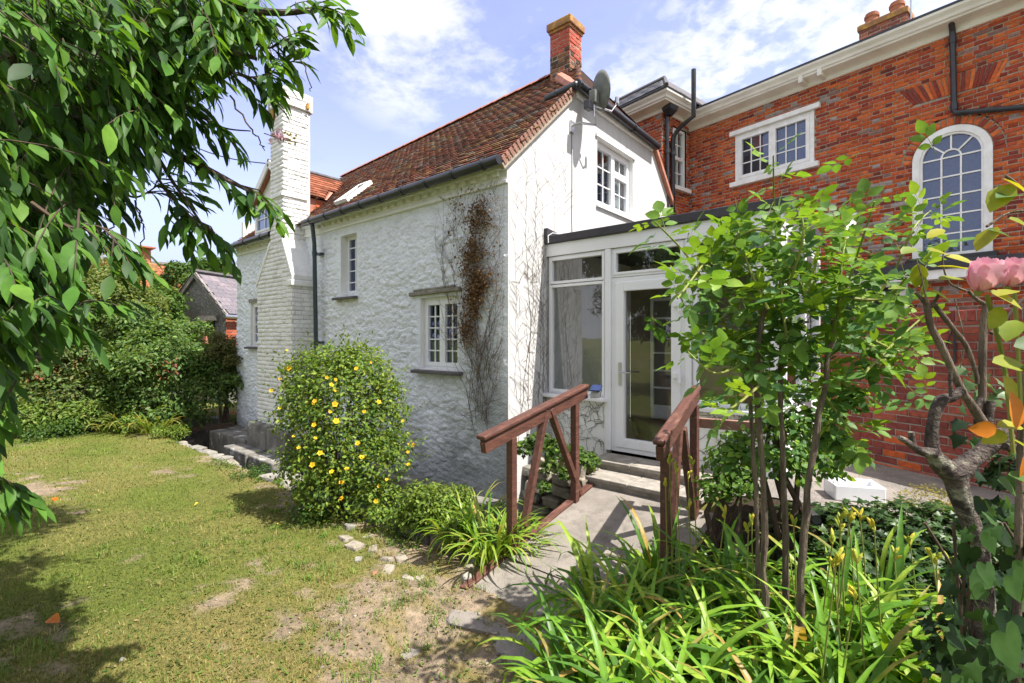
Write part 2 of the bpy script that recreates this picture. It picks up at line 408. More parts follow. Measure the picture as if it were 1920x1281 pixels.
def baremask(X, Y):
    n = 0.55 * fbm(X * 2.3 + 9, Y * 2.3 + 4, 4) + 0.45 * fbm(X * 8, Y * 8, 3)
    v = n * 1.8 + soilness(X, Y) * 0.60 - 0.74
    bed = sstep(-1.45, -1.2, X) * sstep(0.9, 1.5, Y)
    return np.maximum(sstep(0.38, 0.66, v), bed)
def drymask(X, Y):
    return np.clip(sstep(0.40, 0.68, fbm(X * 1.1 + 70, Y * 1.1 + 20, 4)) * 0.42 + soilness(X, Y) * 1.1, 0, 1)
gx = np.concatenate([-np.geomspace(1500, 14.2, 14), np.arange(-14, 4.01, 0.055), np.geomspace(4.2, 1500, 14)])
gy = np.concatenate([-np.geomspace(1500, 3.2, 14), np.arange(-3, 6.01, 0.055), np.geomspace(6.2, 1500, 14)])
GX, GY = np.meshgrid(gx, gy, indexing='ij')
GZ = hgt(GX, GY)
bm_, dm_ = baremask(GX, GY)[..., None], drymask(GX, GY)[..., None]
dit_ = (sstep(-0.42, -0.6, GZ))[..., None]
n2_ = fbm(GX * 9, GY * 9, 3)[..., None]
cg = (np.array([0.12, 0.145, 0.03]) * (1 - dm_) + np.array([0.22, 0.18, 0.07]) * dm_)
cs = np.array([0.30, 0.235, 0.17]) * (0.55 + 0.75 * n2_)
cc = cg * (1 - bm_) + cs * bm_
bedm = (sstep(-1.45, -1.2, GX) * sstep(0.9, 1.5, GY))[..., None]
cc = cc * (1 - bedm) + np.array([0.055, 0.042, 0.03]) * bedm
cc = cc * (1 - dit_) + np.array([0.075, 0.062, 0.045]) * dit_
nx_, ny_ = GX.shape
idx = np.arange(nx_ * ny_).reshape(nx_, ny_)
FQ = np.stack([idx[:-1, :-1], idx[1:, :-1], idx[1:, 1:], idx[:-1, 1:]], -1).reshape(-1, 4)
M['ground'] = mat('garden_ground', (1.25, 1.2, 1.15), (0.65, 0.68, 0.65), 30.0, attr=True, rough=0.95, bump=1.0, bscale=110, spec=0.1)
g_ = link('ground', raw_mesh('ground', np.stack([GX, GY, GZ], -1).reshape(-1, 3), FQ, M['ground'], cc.reshape(-1, 3), True))
tag(g_, 'lawn and bare garden soil sloping to the ditch beside the white cottage', 'ground', kind='structure')

# concrete ramp (two slabs) and the paved yard
rampo = thing('path', (-1.95, 3.3, 0), 'sloping concrete ramp path leading up to the glazed door', 'path', kind='structure')
for (y0, y1) in ((3.02, 4.42), (1.75, 3.005)):
    n = 14; ys = np.linspace(y0, y1, n); xs = np.linspace(-2.60, -1.32, 12)
    V, F = [], []
    for y in ys:
        for x in xs:
            V.append((x + 0.012 * (fbm(y * 5, x * 5, 2) - .5), y, slab_z(y) + 0.012 * (fbm(x * 3, y * 3, 3) - 0.5)))
    for i in range(n - 1):
        for j in range(11): F.append([i * 12 + j, i * 12 + j + 1, (i + 1) * 12 + j + 1, (i + 1) * 12 + j])
    b = MB(); b.add(V, F)
    b.obox((-2.60, y0, slab_z(y0) - 0.14), (1.28, 0, 0), (0, y1 - y0, slab_z(y1) - slab_z(y0)), (0, 0, 0.13))
    b.build('slab', M['concrete'], rampo, smooth=True)
b = MB()
V = [(-1.3, 4.3, .204), (-.9, 4.55, .204), (7, 4.75, .204), (7, 9, .204), (-1.3, 9, .204)]
b.add(V, [[0, 1, 2, 3, 4]])
tag(b.build('yard_pavement', M['gravel']), 'worn tarmac yard between the conservatory and the brick wall', 'pavement', kind='structure')
# half buried concrete pieces at the foot of the ramp
def stone_mesh(seed, sx, sy, sz, sub=2):
    import bmesh
    bm = bmesh.new(); bmesh.ops.create_icosphere(bm, subdivisions=sub, radius=1.0)
    r = np.random.default_rng(seed)
    off = r.random(3) * 50
    for v in bm.verts:
        c = v.co.copy()
        c = Vector([math.copysign(abs(t) ** 0.36, t) for t in c]) * .85
        k = 1 + 0.55 * (float(fbm(c.x * 1.2 + off[0] + c.z, c.y * 1.2 + off[1] - c.z, 3)) - 0.5)
        v.co = Vector((c.x * sx * k, c.y * sy * k, c.z * sz * k))
    m = bpy.data.meshes.new('stone'); bm.to_mesh(m); bm.free()
    return m
def stone(name, p, size, rz, m, seed, parent=None, tilt=0.0, **kw):
    me = stone_mesh(seed, *[s / 2 for s in size]); me.materials.append(m)
    o = link(name, me, parent, p); o.rotation_euler = (tilt, tilt * 0.6, rz)
    return tag(o, **kw) if kw else o
for i, (px, py, s) in enumerate([(905, 1150, (.62, .42, .12)), (1010, 1190, (.7, .5, .12)), (985, 1105, (.5, .3, .08))]):
    p = onZ(px, py, -0.36); p[2] = -0.405
    stone('concrete_lump', p, s, 0.4 + i, M['concrete'], 30 + i, label=['half buried concrete lump with a brown stain left of the ramp foot', 'wide half buried concrete lump in shade below the ramp', 'concrete edge piece right at the ramp foot', 'small flat concrete patch showing through the dry lawn'][i], cat='concrete')

# ================================================================== BRICKWORK
def brick_mesh(name, L, H, D, mt, col, bev=0.006, seed=0):
    """a bevelled brick: front at y=-D, x 0..1*L, z 0..H; 26 triangles"""
    r = np.random.default_rng(seed); j = lambda: (r.random() - 0.5) * bev * 0.8
    b = bev
    V = [(0, 0, 0), (L, 0, 0), (L, 0, H), (0, 0, H),
         (0, -D + b, 0), (L, -D + b, 0), (L, -D + b, H), (0, -D + b, H),
         (b + j(), -D, b + j()), (L - b + j(), -D, b + j()), (L - b + j(), -D, H - b + j()), (b + j(), -D, H - b + j())]
    F = [[8, 9, 10, 11], [4, 5, 9, 8], [5, 6, 10, 9], [6, 7, 11, 10], [7, 4, 8, 11], [0, 1, 5, 4], [1, 2, 6, 5], [2, 3, 7, 6], [3, 0, 4, 7]]
    return raw_mesh(name, V, F, mt, np.tile(np.array(col), (12, 1)))
class Bricks:
    """collects the bricks of one thing; the 300 that show largest become objects, the rest one part"""
    def __init__(s, mt): s.mt, s.L = mt, []
    def add(s, o, u, up, n, L, H, D, col, parent): s.L.append((np.asarray(o, float), np.asarray(u, float), np.asarray(up, float), np.asarray(n, float), L, H, D, tuple(col), parent))
    def finish(s, rest_parent, maxn=300, visible=lambda px, py: True, name='brick', bev=0.006):
        def size(b):
            c = b[0] + b[1] * b[4] / 2 + b[2] * b[5] / 2
            px, py, d = proj(c)
            if d < 0.3 or not (-20 < px < 1940 and -20 < py < 1300) or not visible(px, py): return -1
            return b[4] * b[5] * abs(np.dot(b[3], (CAM - c))) / d ** 3
        order = sorted(s.L, key=size, reverse=True)
        cache = {}
        for k, b in enumerate(order[:maxn]):
            o, u, up, n, L, H, D, col, par = b
            key = (round(L / 0.02), round(H, 3), round(D, 3), tuple(round(c * 14) for c in col), k % 2)
            if key not in cache: cache[key] = brick_mesh(name, L, H, D, s.mt, col, bev, k)
            ob = link(name, cache[key], par, o)
            m = Matrix((tuple(u) , tuple(-n), tuple(up))).transposed()
            ob.rotation_euler = m.to_euler()
        if order[maxn:]:
            VV, FF, CC = [], [], []; base = 0
            tF = np.array([[8, 9, 10, 11], [4, 5, 9, 8], [5, 6, 10, 9], [6, 7, 11, 10], [7, 4, 8, 11]])
            for b in order[maxn:]:
                o, u, up, n, L, H, D, col, par = b; q = bev
                loc = np.array([(0, 0, 0), (L, 0, 0), (L, 0, H), (0, 0, H), (0, -D + q, 0), (L, -D + q, 0), (L, -D + q, H), (0, -D + q, H), (q, -D, q), (L - q, -D, q), (L - q, -D, H - q), (q, -D, H - q)])
                loc[8:] += (rng.random((4, 3)) - 0.5) * q * 0.8
                # sides reach back to the mortar
                loc[4:8, 1] = 0.0
                VV.append(o + loc[:, :1] * u - loc[:, 1:2] * n + loc[:, 2:] * up)
                FF.append(tF + base); CC.append(np.tile(np.array(col), (12, 1))); base += 12
            me = raw_mesh(name, np.concatenate(VV) - WL[rest_parent.name], np.concatenate(FF), s.mt, np.concatenate(CC))
            tag(link(name, me, rest_parent), kind='stuff')
def lay(bk, parent, mortar_mb, o, u, n, W_, H_, blocked, bl, bh, jt, bond, palette, D=0.012, up=(0, 0, 1), keep=None, wear=0.0):
    """courses of bricks on the plane o,u,up with blocked(z)->list of (a,b); mortar strips go to mortar_mb"""
    o, u, n, up = (np.asarray(t, float) for t in (o, u, n, up))
    k = 0; z = 0.0
    while z < H_ - 0.02:
        h = min(bh, H_ - z)
        bs = sorted(blocked(z + h / 2)) if blocked else []
        iv, a = [], 0.0
        for (c, d) in bs:
            if c > a: iv.append((a, min(c, W_)))
            a = max(a, d)
        if a < W_: iv.append((a, W_))
        for (a, b_) in iv:
            if b_ - a < 0.01: continue
            ch = min(bh + jt, H_ - z)
            mortar_mb.quad(o + u * a + up * z, o + u * b_ + up * z, o + u * b_ + up * (z + ch), o + u * a + up * (z + ch))
            if bond == 'flemish': seq = [bl, (bl - jt) / 2]
            elif bond == 'header': seq = [(bl - jt) / 2]
            elif bond == 'soldier': seq = [bl]
            else: seq = [bl] if bond == 'stretcher' or k % 4 else [(bl - jt) / 2]
            per = sum(seq) + jt * len(seq)
            x = -(per / 2 if k % 2 else 0) - (0.0 if bond != 'flemish' else per * 0.0) - rng.random() * 0.03; q = 0
            while x < b_:
                L = seq[q % len(seq)]; q += 1
                x0, x1 = max(x, a + 0.002), min(x + L, b_ - 0.002)
                if x1 - x0 > 0.025 and (keep is None or keep((x0 + x1) / 2, z + h / 2)):
                    dd = D + rng.normal() * 0.0025
                    t = up * (rng.normal() * 0.0018)
                    uu = u + t / max(L, .1) ; uu = uu / np.linalg.norm(uu)
                    bk.add(o + u * x0 + up * z + t, uu, np.cross(n * -1, uu) * -1 if False else up, n, x1 - x0, h - 0.001, max(dd, 0.004), palette(x0, z, L), parent)
                x += L + jt
        z += bh + jt; k += 1
def pal_old(u0=0, seed=0):
    cols = [((.37, .080, .028), 5), ((.31, .060, .026), 5), ((.23, .043, .026), 3.5), ((.42, .105, .03), 3), ((.16, .038, .028), 1.6), ((.25, .215, .21), 0.9), ((.20, .12, .10), 1.0)]
    w = np.array([c[1] for c in cols])
    def f(x, z, L):
        g = float(fbm(x * 0.9 + 3 + seed, z * 0.9 + 8, 3)); w2 = w.copy()
        if g > 0.53: w2[5] *= 6.5; w2[6] *= 3; w2[3] *= .3
        if g < 0.45: w2[5] *= 0.35; w2[3] *= 2.2
        if z > 3.0: w2[0] *= 1.8; w2[5] *= .55
        if L < 0.12: w2[5] *= (1.6 if z > 4.2 else 3.6); w2[4] *= 1.5
        i = rng.choice(len(cols), p=w2 / w2.sum()); c = np.array(cols[i][0])
        return tuple(c * rng.uniform(0.82, 1.2))
    return f
def pal_new(x, z, L):
    c = np.array([(.235, .062, .045), (.20, .052, .040), (.265, .072, .048), (.18, .048, .040)][rng.integers(4)])
    if z < 0.33: c = np.array([(.20, .05, .04), (.24, .055, .04), (.40, .09, .03), (.16, .045, .04)][rng.integers(4)])
    return tuple(c * rng.uniform(0.88, 1.12))
def pal_white(x, z, L):
    v = 1.0 - 0.14 * rng.random() ** 3
    return (v, v, v * 0.99)

# ================================================================== WINDOWS
def window(parent, o, u, n, w, h, sashes, recess=0.09, ft=0.055, fd=0.06, sash_t=0.045, frame='upvc', glass='glass', reveal=None, room=True,
           roomcol='dark', blind=None, name='window', bar_t=0.018, mull=None, label=None, roomd=0.5):
    """sashes: list of (x0,z0,x1,z1,nbx,nbz,has_sash_frame) inside the opening"""
    o, u, n = (np.asarray(t, float) for t in (o, u, n)); up = np.array([0, 0, 1.])
    P = lambda x, z, y=0.0: o + u * x + up * z + n * y
    fr = MB()
    def rect_frame(x0, z0, x1, z1, t, y0, y1):
        d = n * (y1 - y0)
        fr.obox(P(x0, z0, y0), u * t, up * (z1 - z0), d); fr.obox(P(x1 - t, z0, y0), u * t, up * (z1 - z0), d)
        fr.obox(P(x0 + t, z0, y0), u * (x1 - x0 - 2 * t), up * t, d); fr.obox(P(x0 + t, z1 - t, y0), u * (x1 - x0 - 2 * t), up * t, d)
    rect_frame(0, 0, w, h, ft, -recess - fd, -recess)
    for (x, z0, z1, t) in (mull or []): fr.obox(P(x - t / 2, z0, -recess - fd), u * t, up * (z1 - z0), n * (fd - 0.004))
    panes, bars = [], []
    for (x0, z0, x1, z1, nb, nz, sf) in sashes:
        t = sash_t if sf else 0.0
        if sf: rect_frame(x0, z0, x1, z1, t, -recess - fd + 0.01, -recess + 0.012)
        a, b_, c, d = x0 + t, z0 + t, x1 - t, z1 - t
        pm = MB(); pm.quad(P(a, b_, -recess - fd * .5), P(c, b_, -recess - fd * .5), P(c, d, -recess - fd * .5), P(a, d, -recess - fd * .5)); panes.append(pm)
        bm = MB()
        for i in range(1, nb): x = a + (c - a) * i / nb; bm.obox(P(x - bar_t / 2, b_, -recess - fd * .5 + 0.003), u * bar_t, up * (d - b_), n * 0.014)
        for i in range(1, nz): z = b_ + (d - b_) * i / nz; bm.obox(P(a, z - bar_t / 2, -recess - fd * .5 + 0.002), u * (c - a), up * bar_t, n * 0.014)
        if bm.v: bars.append(bm)
    wob = fr.build(name, M[frame], parent, bevel=0.004)
    if label: wob['label'] = label
    for pm in panes: pm.build('pane', M[glass], wob)
    for bm in bars: bm.build('glazing_bar', M[frame], wob)
    if reveal:
        rv = MB(); dd = -recess - 0.004
        rv.quad(P(0, 0), P(0, 0, dd), P(0, h, dd), P(0, h)); rv.quad(P(w, 0, dd), P(w, 0), P(w, h), P(w, h, dd))
        rv.quad(P(0, h, dd), P(w, h, dd), P(w, h), P(0, h)); rv.quad(P(0, 0), P(w, 0), P(w, 0, dd), P(0, 0, dd))
        rv.build('reveal', M[reveal], wob)
    if room:
        rm = MB(); y0, y1 = -recess - fd - 0.002, -recess - fd - roomd
        a, c = -0.25, w + 0.25; z0, z1 = -0.15, h + 0.1
        rm.quad(P(a, z0, y1), P(c, z0, y1), P(c, z1, y1), P(a, z1, y1)); rm.quad(P(a, z0, y0), P(a, z0, y1), P(a, z1, y1), P(a, z1, y0))
        rm.quad(P(c, z0, y1), P(c, z0, y0), P(c, z1, y0), P(c, z1, y1)); rm.quad(P(a, z1, y1), P(c, z1, y1), P(c, z1, y0), P(a, z1, y0)); rm.quad(P(a, z0, y0), P(c, z0, y0), P(c, z0, y1), P(a, z0, y1))
        rm.build('interior', M[roomcol], wob)
    if blind:
        for (x0, x1, z0, z1) in blind:
            bb = MB(); k = max(2, int((x1 - x0) / 0.04))
            for i in range(k):
                xa, xb = x0 + (x1 - x0) * i / k, x0 + (x1 - x0) * (i + 1) / k
                ya, yb = -recess - fd - 0.05 - 0.02 * (i % 2), -recess - fd - 0.05 - 0.02 * ((i + 1) % 2)
                bb.quad(P(xa, z0, ya), P(xb, z0, yb), P(xb, z1, yb), P(xa, z1, ya))
            bb.build('curtain', M['blind'], wob)
    return wob
def clip_poly(poly, ax, val, keep_less):
    out = []; n = len(poly)
    for i in range(n):
        p, q = poly[i], poly[(i + 1) % n]
        a = (p[ax] <= val) if keep_less else (p[ax] >= val); b = (q[ax] <= val) if keep_less else (q[ax] >= val)
        if a: out.append(p)
        if a != b:
            t = (val - p[ax]) / (q[ax] - p[ax]); out.append(tuple(p[k] + t * (q[k] - p[k]) for k in range(2)))
    return out

# ================================================================== WHITE COTTAGE
YA, XG = 4.37, -3.70                      # side wall plane, gable plane
XL = -11.75
cot = thing('white_cottage', (-7.7, 7.0, -1.25), 'white painted stone cottage with a brown clay tiled roof and white gable', 'cottage')
# side wall, lumpy limewashed rubble
STEP = 0.018
xs = np.arange(XL, XG + 1e-6, STEP); xs = np.append(xs[:-1], XG); zs = np.arange(-1.3, 3.43, STEP)
AX, AZ = np.meshgrid(xs, zs, indexing='ij')
f1, f2, idv = voro(AX / 0.19 + 0.35 * fbm(AX * 5, AZ * 5, 2), AZ / 0.095 + 0.5 * fbm(AX * 5 + 9, AZ * 5, 2))
edge = sstep(0.02, 0.30, f2 - f1)
relief = 0.013 * (edge - 0.6) + 0.024 * (fbm(AX * 6, AZ * 14, 3) - 0.5) + 0.040 * (fbm(AX * 15 + AZ * 4, AZ * 34, 3) - 0.5) + 0.012 * (fbm(AX * 40, AZ * 70, 2) - 0.5) + 0.020 * (idv - .5) * edge
smooth_zone = sstep(-4.3, -4.0, AX) * 0.45
relief *= 0.8 * (1 - smooth_zone) * (0.55 + 0.45 * sstep(3.45, 3.2, AZ))
bulge = 0.05 * (fbm(AX * 0.8, AZ * 0.8, 2) - .5)
wins = [(-5.33, 1.12, -4.53, 2.12), (-7.40, 2.30, -6.93, 3.27), (-11.02, 1.38, -10.42, 2.32)]
near = np.ones_like(AX)
for (a, b, c, d) in wins:
    dd = np.maximum(np.maximum(a - AX, AX - c), np.maximum(b - AZ, AZ - d)); near *= sstep(0.0, 0.14, dd)
edge_fade = sstep(XG, XG - 0.06, AX) * sstep(3.42, 3.38, AZ)
AY = YA - (relief + bulge) * near * edge_fade - 0.0
AY -= 0.05 * sstep(-0.1, -0.9, AZ + 0.1 * fbm(AX * 1.5, AX * 0 + 4, 2))
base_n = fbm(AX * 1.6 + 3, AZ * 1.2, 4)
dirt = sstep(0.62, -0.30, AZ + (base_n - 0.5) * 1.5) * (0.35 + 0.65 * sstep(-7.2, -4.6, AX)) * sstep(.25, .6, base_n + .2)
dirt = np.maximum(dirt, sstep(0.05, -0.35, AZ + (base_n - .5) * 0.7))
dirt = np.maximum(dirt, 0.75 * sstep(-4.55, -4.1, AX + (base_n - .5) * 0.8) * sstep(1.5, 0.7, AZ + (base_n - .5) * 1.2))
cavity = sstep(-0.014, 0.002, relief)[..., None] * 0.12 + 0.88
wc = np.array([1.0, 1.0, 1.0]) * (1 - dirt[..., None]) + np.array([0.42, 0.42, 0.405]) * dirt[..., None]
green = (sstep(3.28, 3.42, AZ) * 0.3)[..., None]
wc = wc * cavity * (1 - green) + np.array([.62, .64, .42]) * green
ii = np.arange(AX.size).reshape(AX.shape)
Q = np.stack([ii[:-1, :-1], ii[1:, :-1], ii[1:, 1:], ii[:-1, 1:]], -1).reshape(-1, 4)
cx_ = (AX[:-1, :-1] + STEP / 2).ravel(); cz_ = (AZ[:-1, :-1] + STEP / 2).ravel()
ok = np.ones(len(Q), bool)
for (a, b, c, d) in wins: ok &= ~((cx_ > a) & (cx_ < c) & (cz_ > b) & (cz_ < d))
wv = np.stack([AX, AY, AZ], -1).reshape(-1, 3)
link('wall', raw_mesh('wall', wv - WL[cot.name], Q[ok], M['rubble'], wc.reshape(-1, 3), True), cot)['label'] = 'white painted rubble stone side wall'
# gable wall
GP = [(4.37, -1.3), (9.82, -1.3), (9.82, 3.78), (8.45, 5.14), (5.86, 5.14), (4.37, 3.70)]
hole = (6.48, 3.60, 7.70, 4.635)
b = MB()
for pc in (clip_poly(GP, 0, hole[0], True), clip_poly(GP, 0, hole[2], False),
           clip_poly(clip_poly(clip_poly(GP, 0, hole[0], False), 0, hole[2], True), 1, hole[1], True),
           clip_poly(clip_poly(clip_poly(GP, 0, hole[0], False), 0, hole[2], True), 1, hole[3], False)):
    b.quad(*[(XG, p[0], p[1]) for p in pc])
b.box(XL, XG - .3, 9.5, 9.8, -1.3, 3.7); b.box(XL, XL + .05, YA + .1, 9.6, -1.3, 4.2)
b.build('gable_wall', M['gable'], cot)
# rough corner edge, quoin lumps (uneven line of the corner)
b = MB()
for k in range(16):
    z = -0.5 + k * 0.26; w = 0.004 + 0.006 * rng.random()
    b.box(XG - 0.22, XG + w, YA - w - .002, YA + 0.22, z + .02, z + 0.23)
pass
# windows of the cottage
U, N_ = (1, 0, 0), (0, -1, 0)
window(cot, (-5.33, YA, 1.12), U, N_, 0.80, 1.0, [(.05, .05, .40, .95, 2, 5, True), (.40, .05, .75, .95, 2, 5, True)], ft=.05, sash_t=.055, recess=.07, reveal='render', glass='glass_dark', label='ground floor two light casement window')
window(cot, (-7.40, YA, 2.30), U, N_, 0.47, 0.97, [(.0, .0, .47, .97, 2, 5, False)], ft=.055, recess=.12, reveal='render', glass='glass_dark', label='narrow upper window', blind=[(0.05, .42, .5, .92)])
window(cot, (-11.02, YA, 1.38), U, N_, 0.60, 0.94, [(.05, .05, .55, .89, 2, 4, True)], ft=.05, recess=.05, reveal='render', glass='glass_dark', label='window left of the white chimney')
window(cot, (XG, 6.48, 3.60), (0, 1, 0), (1, 0, 0), 1.22, 1.035, [(.05, .05, .62, .985, 2, 3, True), (.62, .05, 1.17, .66, 2, 2, True), (.62, .66, 1.17, .985, 2, 1, True)],
       ft=.055, sash_t=.055, recess=.075, reveal='render', glass='glass', label='gable window with a small top opening light', blind=[(.05, .3, .03, 1.0), (.9, 1.17, .03, 0.97)], roomd=1.2)
for (a, b_, z) in ((-5.42, -4.46, 1.12), (-7.52, -6.88, 2.245), (-11.12, -10.32, 1.38)):
    s = MB(); s.obox((a, YA - .10, z - .052), (b_ - a, 0, 0), (0, .14, .012), (0, 0, .042)); s.build('window_sill', M['slate_sill'], cot, bevel=.006)
s = MB(); s.box(-5.32, -4.54, YA - .012, YA + .06, 1.10, 1.135); s.build('window_sill', M['upvc'], cot)
s = MB(); s.obox((-5.52, YA - .055, 2.15), (1.04, 0, .02), (0, .10, 0), (0.0, 0, .055)); s.obox((-5.44, YA - .04, 2.207), (0.85, 0, .015), (0, .08, 0), (0, 0, .035)); s.build('lintel', M['stone'], cot, bevel=.012)
s = MB(); s.box(XG - .03, XG + .035, 6.44, 7.74, 3.565, 3.597); s.build('window_sill', M['render'], cot)
s = MB(); s.box(XG - .02, XG + .03, 6.42, 7.76, 4.637, 4.675); s.build('drip_mould', M['render'], cot)
s = MB(); s.box(-11.08, -10.36, YA - .02, YA + .1, 2.33, 2.40); s.build('lintel', M['stone'], cot)
# eaves: string course, dentils, fascia
s = MB(); s.box(XL, XG - .002, YA - .035, YA + .05, 3.405, 3.45); s.box(XL, XG - .002, YA - .015, YA + .05, 3.451, 3.60); s.build('string_course', M['render'], cot, bevel=.008)
dm = None
x = XG - 0.20; k = 0
while x > XL:
    if not (-9.7 < x < -8.28):
        s = MB(); s.box(x, x + .085, YA - .065, YA - .016, 3.50, 3.565); s.build('dentil', M['render'], cot, bevel=.006)
    x -= 0.185
s = MB(); s.box(XL, XG - .002, YA - .085, YA + .05, 3.566, 3.64); s.build('corbel_course', M['rubble'], cot, bevel=.01, usecol=True)
# roof
def roof_p(x, t):            # t 0 eave .. 1 ridge; ridge sags towards the far end
    e = np.array([x, YA - 0.16, 3.60]); zr = 6.22 + (x + 5.5) * 0.045
    r = np.array([x, 7.1, zr]); return e * (1 - t) + r * t
XR0, XR1 = XL - 0.12, XG + 0.06
b = MB()
tt = (5.86 - 4.21) / (7.1 - 4.21)
b.quad(roof_p(XR0, 0), roof_p(XR1 - .02, 0), roof_p(XR1 - .02, tt), roof_p(-4.45, 1), roof_p(XR0, 1))
zr = roof_p(-4.45, 1)
b.quad(roof_p(XR0, 1), roof_p(-4.45, 1), (XR1, 8.4, 5.2), (XR1, 9.9, 3.68), (XR0, 9.9, 3.68))
b.quad((XR1 - .02, 5.86, 5.13), (XR1 - .02, 8.42, 5.13), tuple(roof_p(-4.45, 1)))
roof = b.build('roof', M['tile'], cot, usecol=True)
for v in roof.data.vertices: pass
roof.data.color_attributes['Col'].data.foreach_set('color', np.tile(np.array([.06, .03, .02, 1], np.float32), len(roof.data.vertices)))
slope_len = float(np.linalg.norm(roof_p(-6, 1) - roof_p(-6, 0)))
tiles = Bricks(M['tile'])
rows = int(slope_len / 0.088)
tcol = [((.150, .070, .050), 5), ((.185, .074, .050), 4.5), ((.105, .060, .050), 3), ((.24, .085, .050), 1.8), ((.25, .145, .065), .9), ((.18, .155, .13), 1.0)]
tw = np.array([c[1] for c in tcol])
for r_ in range(rows):
    t0 = r_ / rows; t1 = min(1.0, (r_ + 1.55) / rows)
    x = XR0 + (0.08 if r_ % 2 else 0) + rng.random() * .02
    xmax = XR1 if t0 < tt else XR1 + (-4.45 - XR1) * (t0 - tt) / (1 - tt)
    while x < xmax - .04:
        L = min(0.150, xmax - x)
        p = roof_p(x, t0); q = roof_p(x, t1)
        if not (-9.05 < x + L / 2 < -8.55 and p[1] < 4.42):
            upv = q - p; Hh = np.linalg.norm(upv); upv /= Hh
            n = np.cross((1, 0, 0), upv); n /= np.linalg.norm(n)
            lift = 0.022 + rng.random() * .010
            up2 = upv * Hh - n * lift; up2 /= np.linalg.norm(up2); n2 = np.cross((1, 0, 0), up2)
            sk = rng.normal() * .012
            u = np.array([math.cos(sk), 0, 0]) + up2 * math.sin(sk)
            w2 = tw.copy(); g = float(fbm(x * .9 + 4, r_ * .11, 3))
            if g > .54: w2[4] *= 4; w2[5] *= 2.5
            if t0 < .22: w2[3] *= 2.2; w2[0] *= .6; w2[4] *= 1.8
            if x > XG - .35: w2[3] *= 3; w2[4] *= 1.5
            c = np.array(tcol[rng.choice(6, p=w2 / w2.sum())][0]) * rng.uniform(.8, 1.25)
            tiles.add(p + n * lift + upv * rng.normal() * .005, u, up2, n2, L - .004, Hh, 0.013, c, roof)
        x += 0.154
def tile_vis(px, py):
    return px > 590
tiles.finish(roof, 300, tile_vis, 'tile', bev=0.003)
# verge: tiles end on mortar along the gable edge
b = MB()
for k in range(24):
    t = k / 24 * tt; p = roof_p(XG + .05, t + .004); q = roof_p(XG + .05, t + tt / 24 * .75)
    b.bar(p + np.array([0, 0, .010]), q + np.array([0, 0, .016]), 0.10, 0.016, up=(1, 0, 0))
b.build('verge_tile', M['verge'], cot)
b = MB(); b.bar(roof_p(XG + .02, 0) + np.array([0, .02, -.04]), roof_p(XG + .02, tt) + np.array([0, .02, -.05]), .07, .055, up=(1, 0, 0)); b.build('verge_mortar', M['mortar'], cot)
b = MB(); b.bar((XG + .03, 8.47, 5.15), (XG + .03, 9.95, 3.66), .07, .09, up=(1, 0, 0)); b.build('verge_tile', M['ridge'], cot)
# ridge tiles
x = XR0; 
while x < -4.8:
    p, q = roof_p(x, 1), roof_p(min(x + .30, -4.75), 1)
    b = MB(); h = np.array([0, 0, .03]); k = []
    for a in np.linspace(-1.25, 1.25, 7): k.append((math.sin(a) * .13, math.cos(a) * .12 - .08))
    V = [np.array([p[0], p[1] + y, p[2] + z + .03]) for y, z in k] + [np.array([q[0] - .006, q[1] + y, q[2] + z + .03 + .008]) for y, z in k]
    b.add(V, [[i, i + 7, i + 8, i + 1] for i in range(6)] + [list(range(7, 14))[::-1], list(range(7))]); b.build('ridge_tile', M['ridge'], roof)
    x += 0.31
b = MB(); b.tube([(-4.42, 6.55, 5.80), (-4.2, 6.35, 5.60), (-3.95, 6.1, 5.36), (-3.68, 5.86, 5.14)], [.10, .10, .09, .07], 8); b.build('hip_tile', M['ridge'], roof)
# half hip gutter on the gable
def gutter(parent, pts, r=.055, brackets=0, m='black', name='gutter'):
    b = MB(); b.tube(pts, r, 10); g = b.build(name, M[m], parent, smooth=True)
    pts = [np.asarray(p, float) for p in pts]
    for k in range(brackets):
        t = (k + .5) / brackets; L = len(pts) - 1; i = min(int(t * L), L - 1); f = t * L - i
        p = pts[i] * (1 - f) + pts[i + 1] * f; d = pts[i + 1] - pts[i]; d /= np.linalg.norm(d)
        bb = MB(); bb.tube([p - d * .02, p + d * .02], r * 1.16, 10); bb.build('bracket', M[m], g)
    return g
gutter(cot, [(XG - .42, 5.74, 5.06), (XG + .11, 5.74, 5.10), (XG + .11, 5.78, 5.11), (XG + .11, 8.50, 5.08)], .062, 4)
b = MB(); b.box(XG + .004, XG + .05, 5.8, 8.45, 5.0, 5.12); b.build('fascia', M['white_wood'], cot)
gutter(cot, [(-8.25, YA - .22, 3.585), (XG + .05, YA - .22, 3.615)], .058, 9)
gutter(cot, [(XL - .22, YA - .22, 3.57), (-9.55, YA - .22, 3.58)], .055, 3)
b = MB(); xd = -7.98; b.tube([(xd, YA - .20, 3.56), (xd, YA - .16, 3.2), (xd, YA - .10, -0.2)], .036, 10)
dp = b.build('downpipe', M['teal'], cot, smooth=True)
for z in (1.45, 3.0):
    bb = MB(); bb.tube([(xd, YA - .10 - .018 * z, z), (xd, YA - .10 - .018 * z, z + .06)], .046, 10); bb.box(xd - .075, xd + .075, YA - .085, YA - .02, z + .01, z + .05); bb.build('collar', M['teal'], dp)
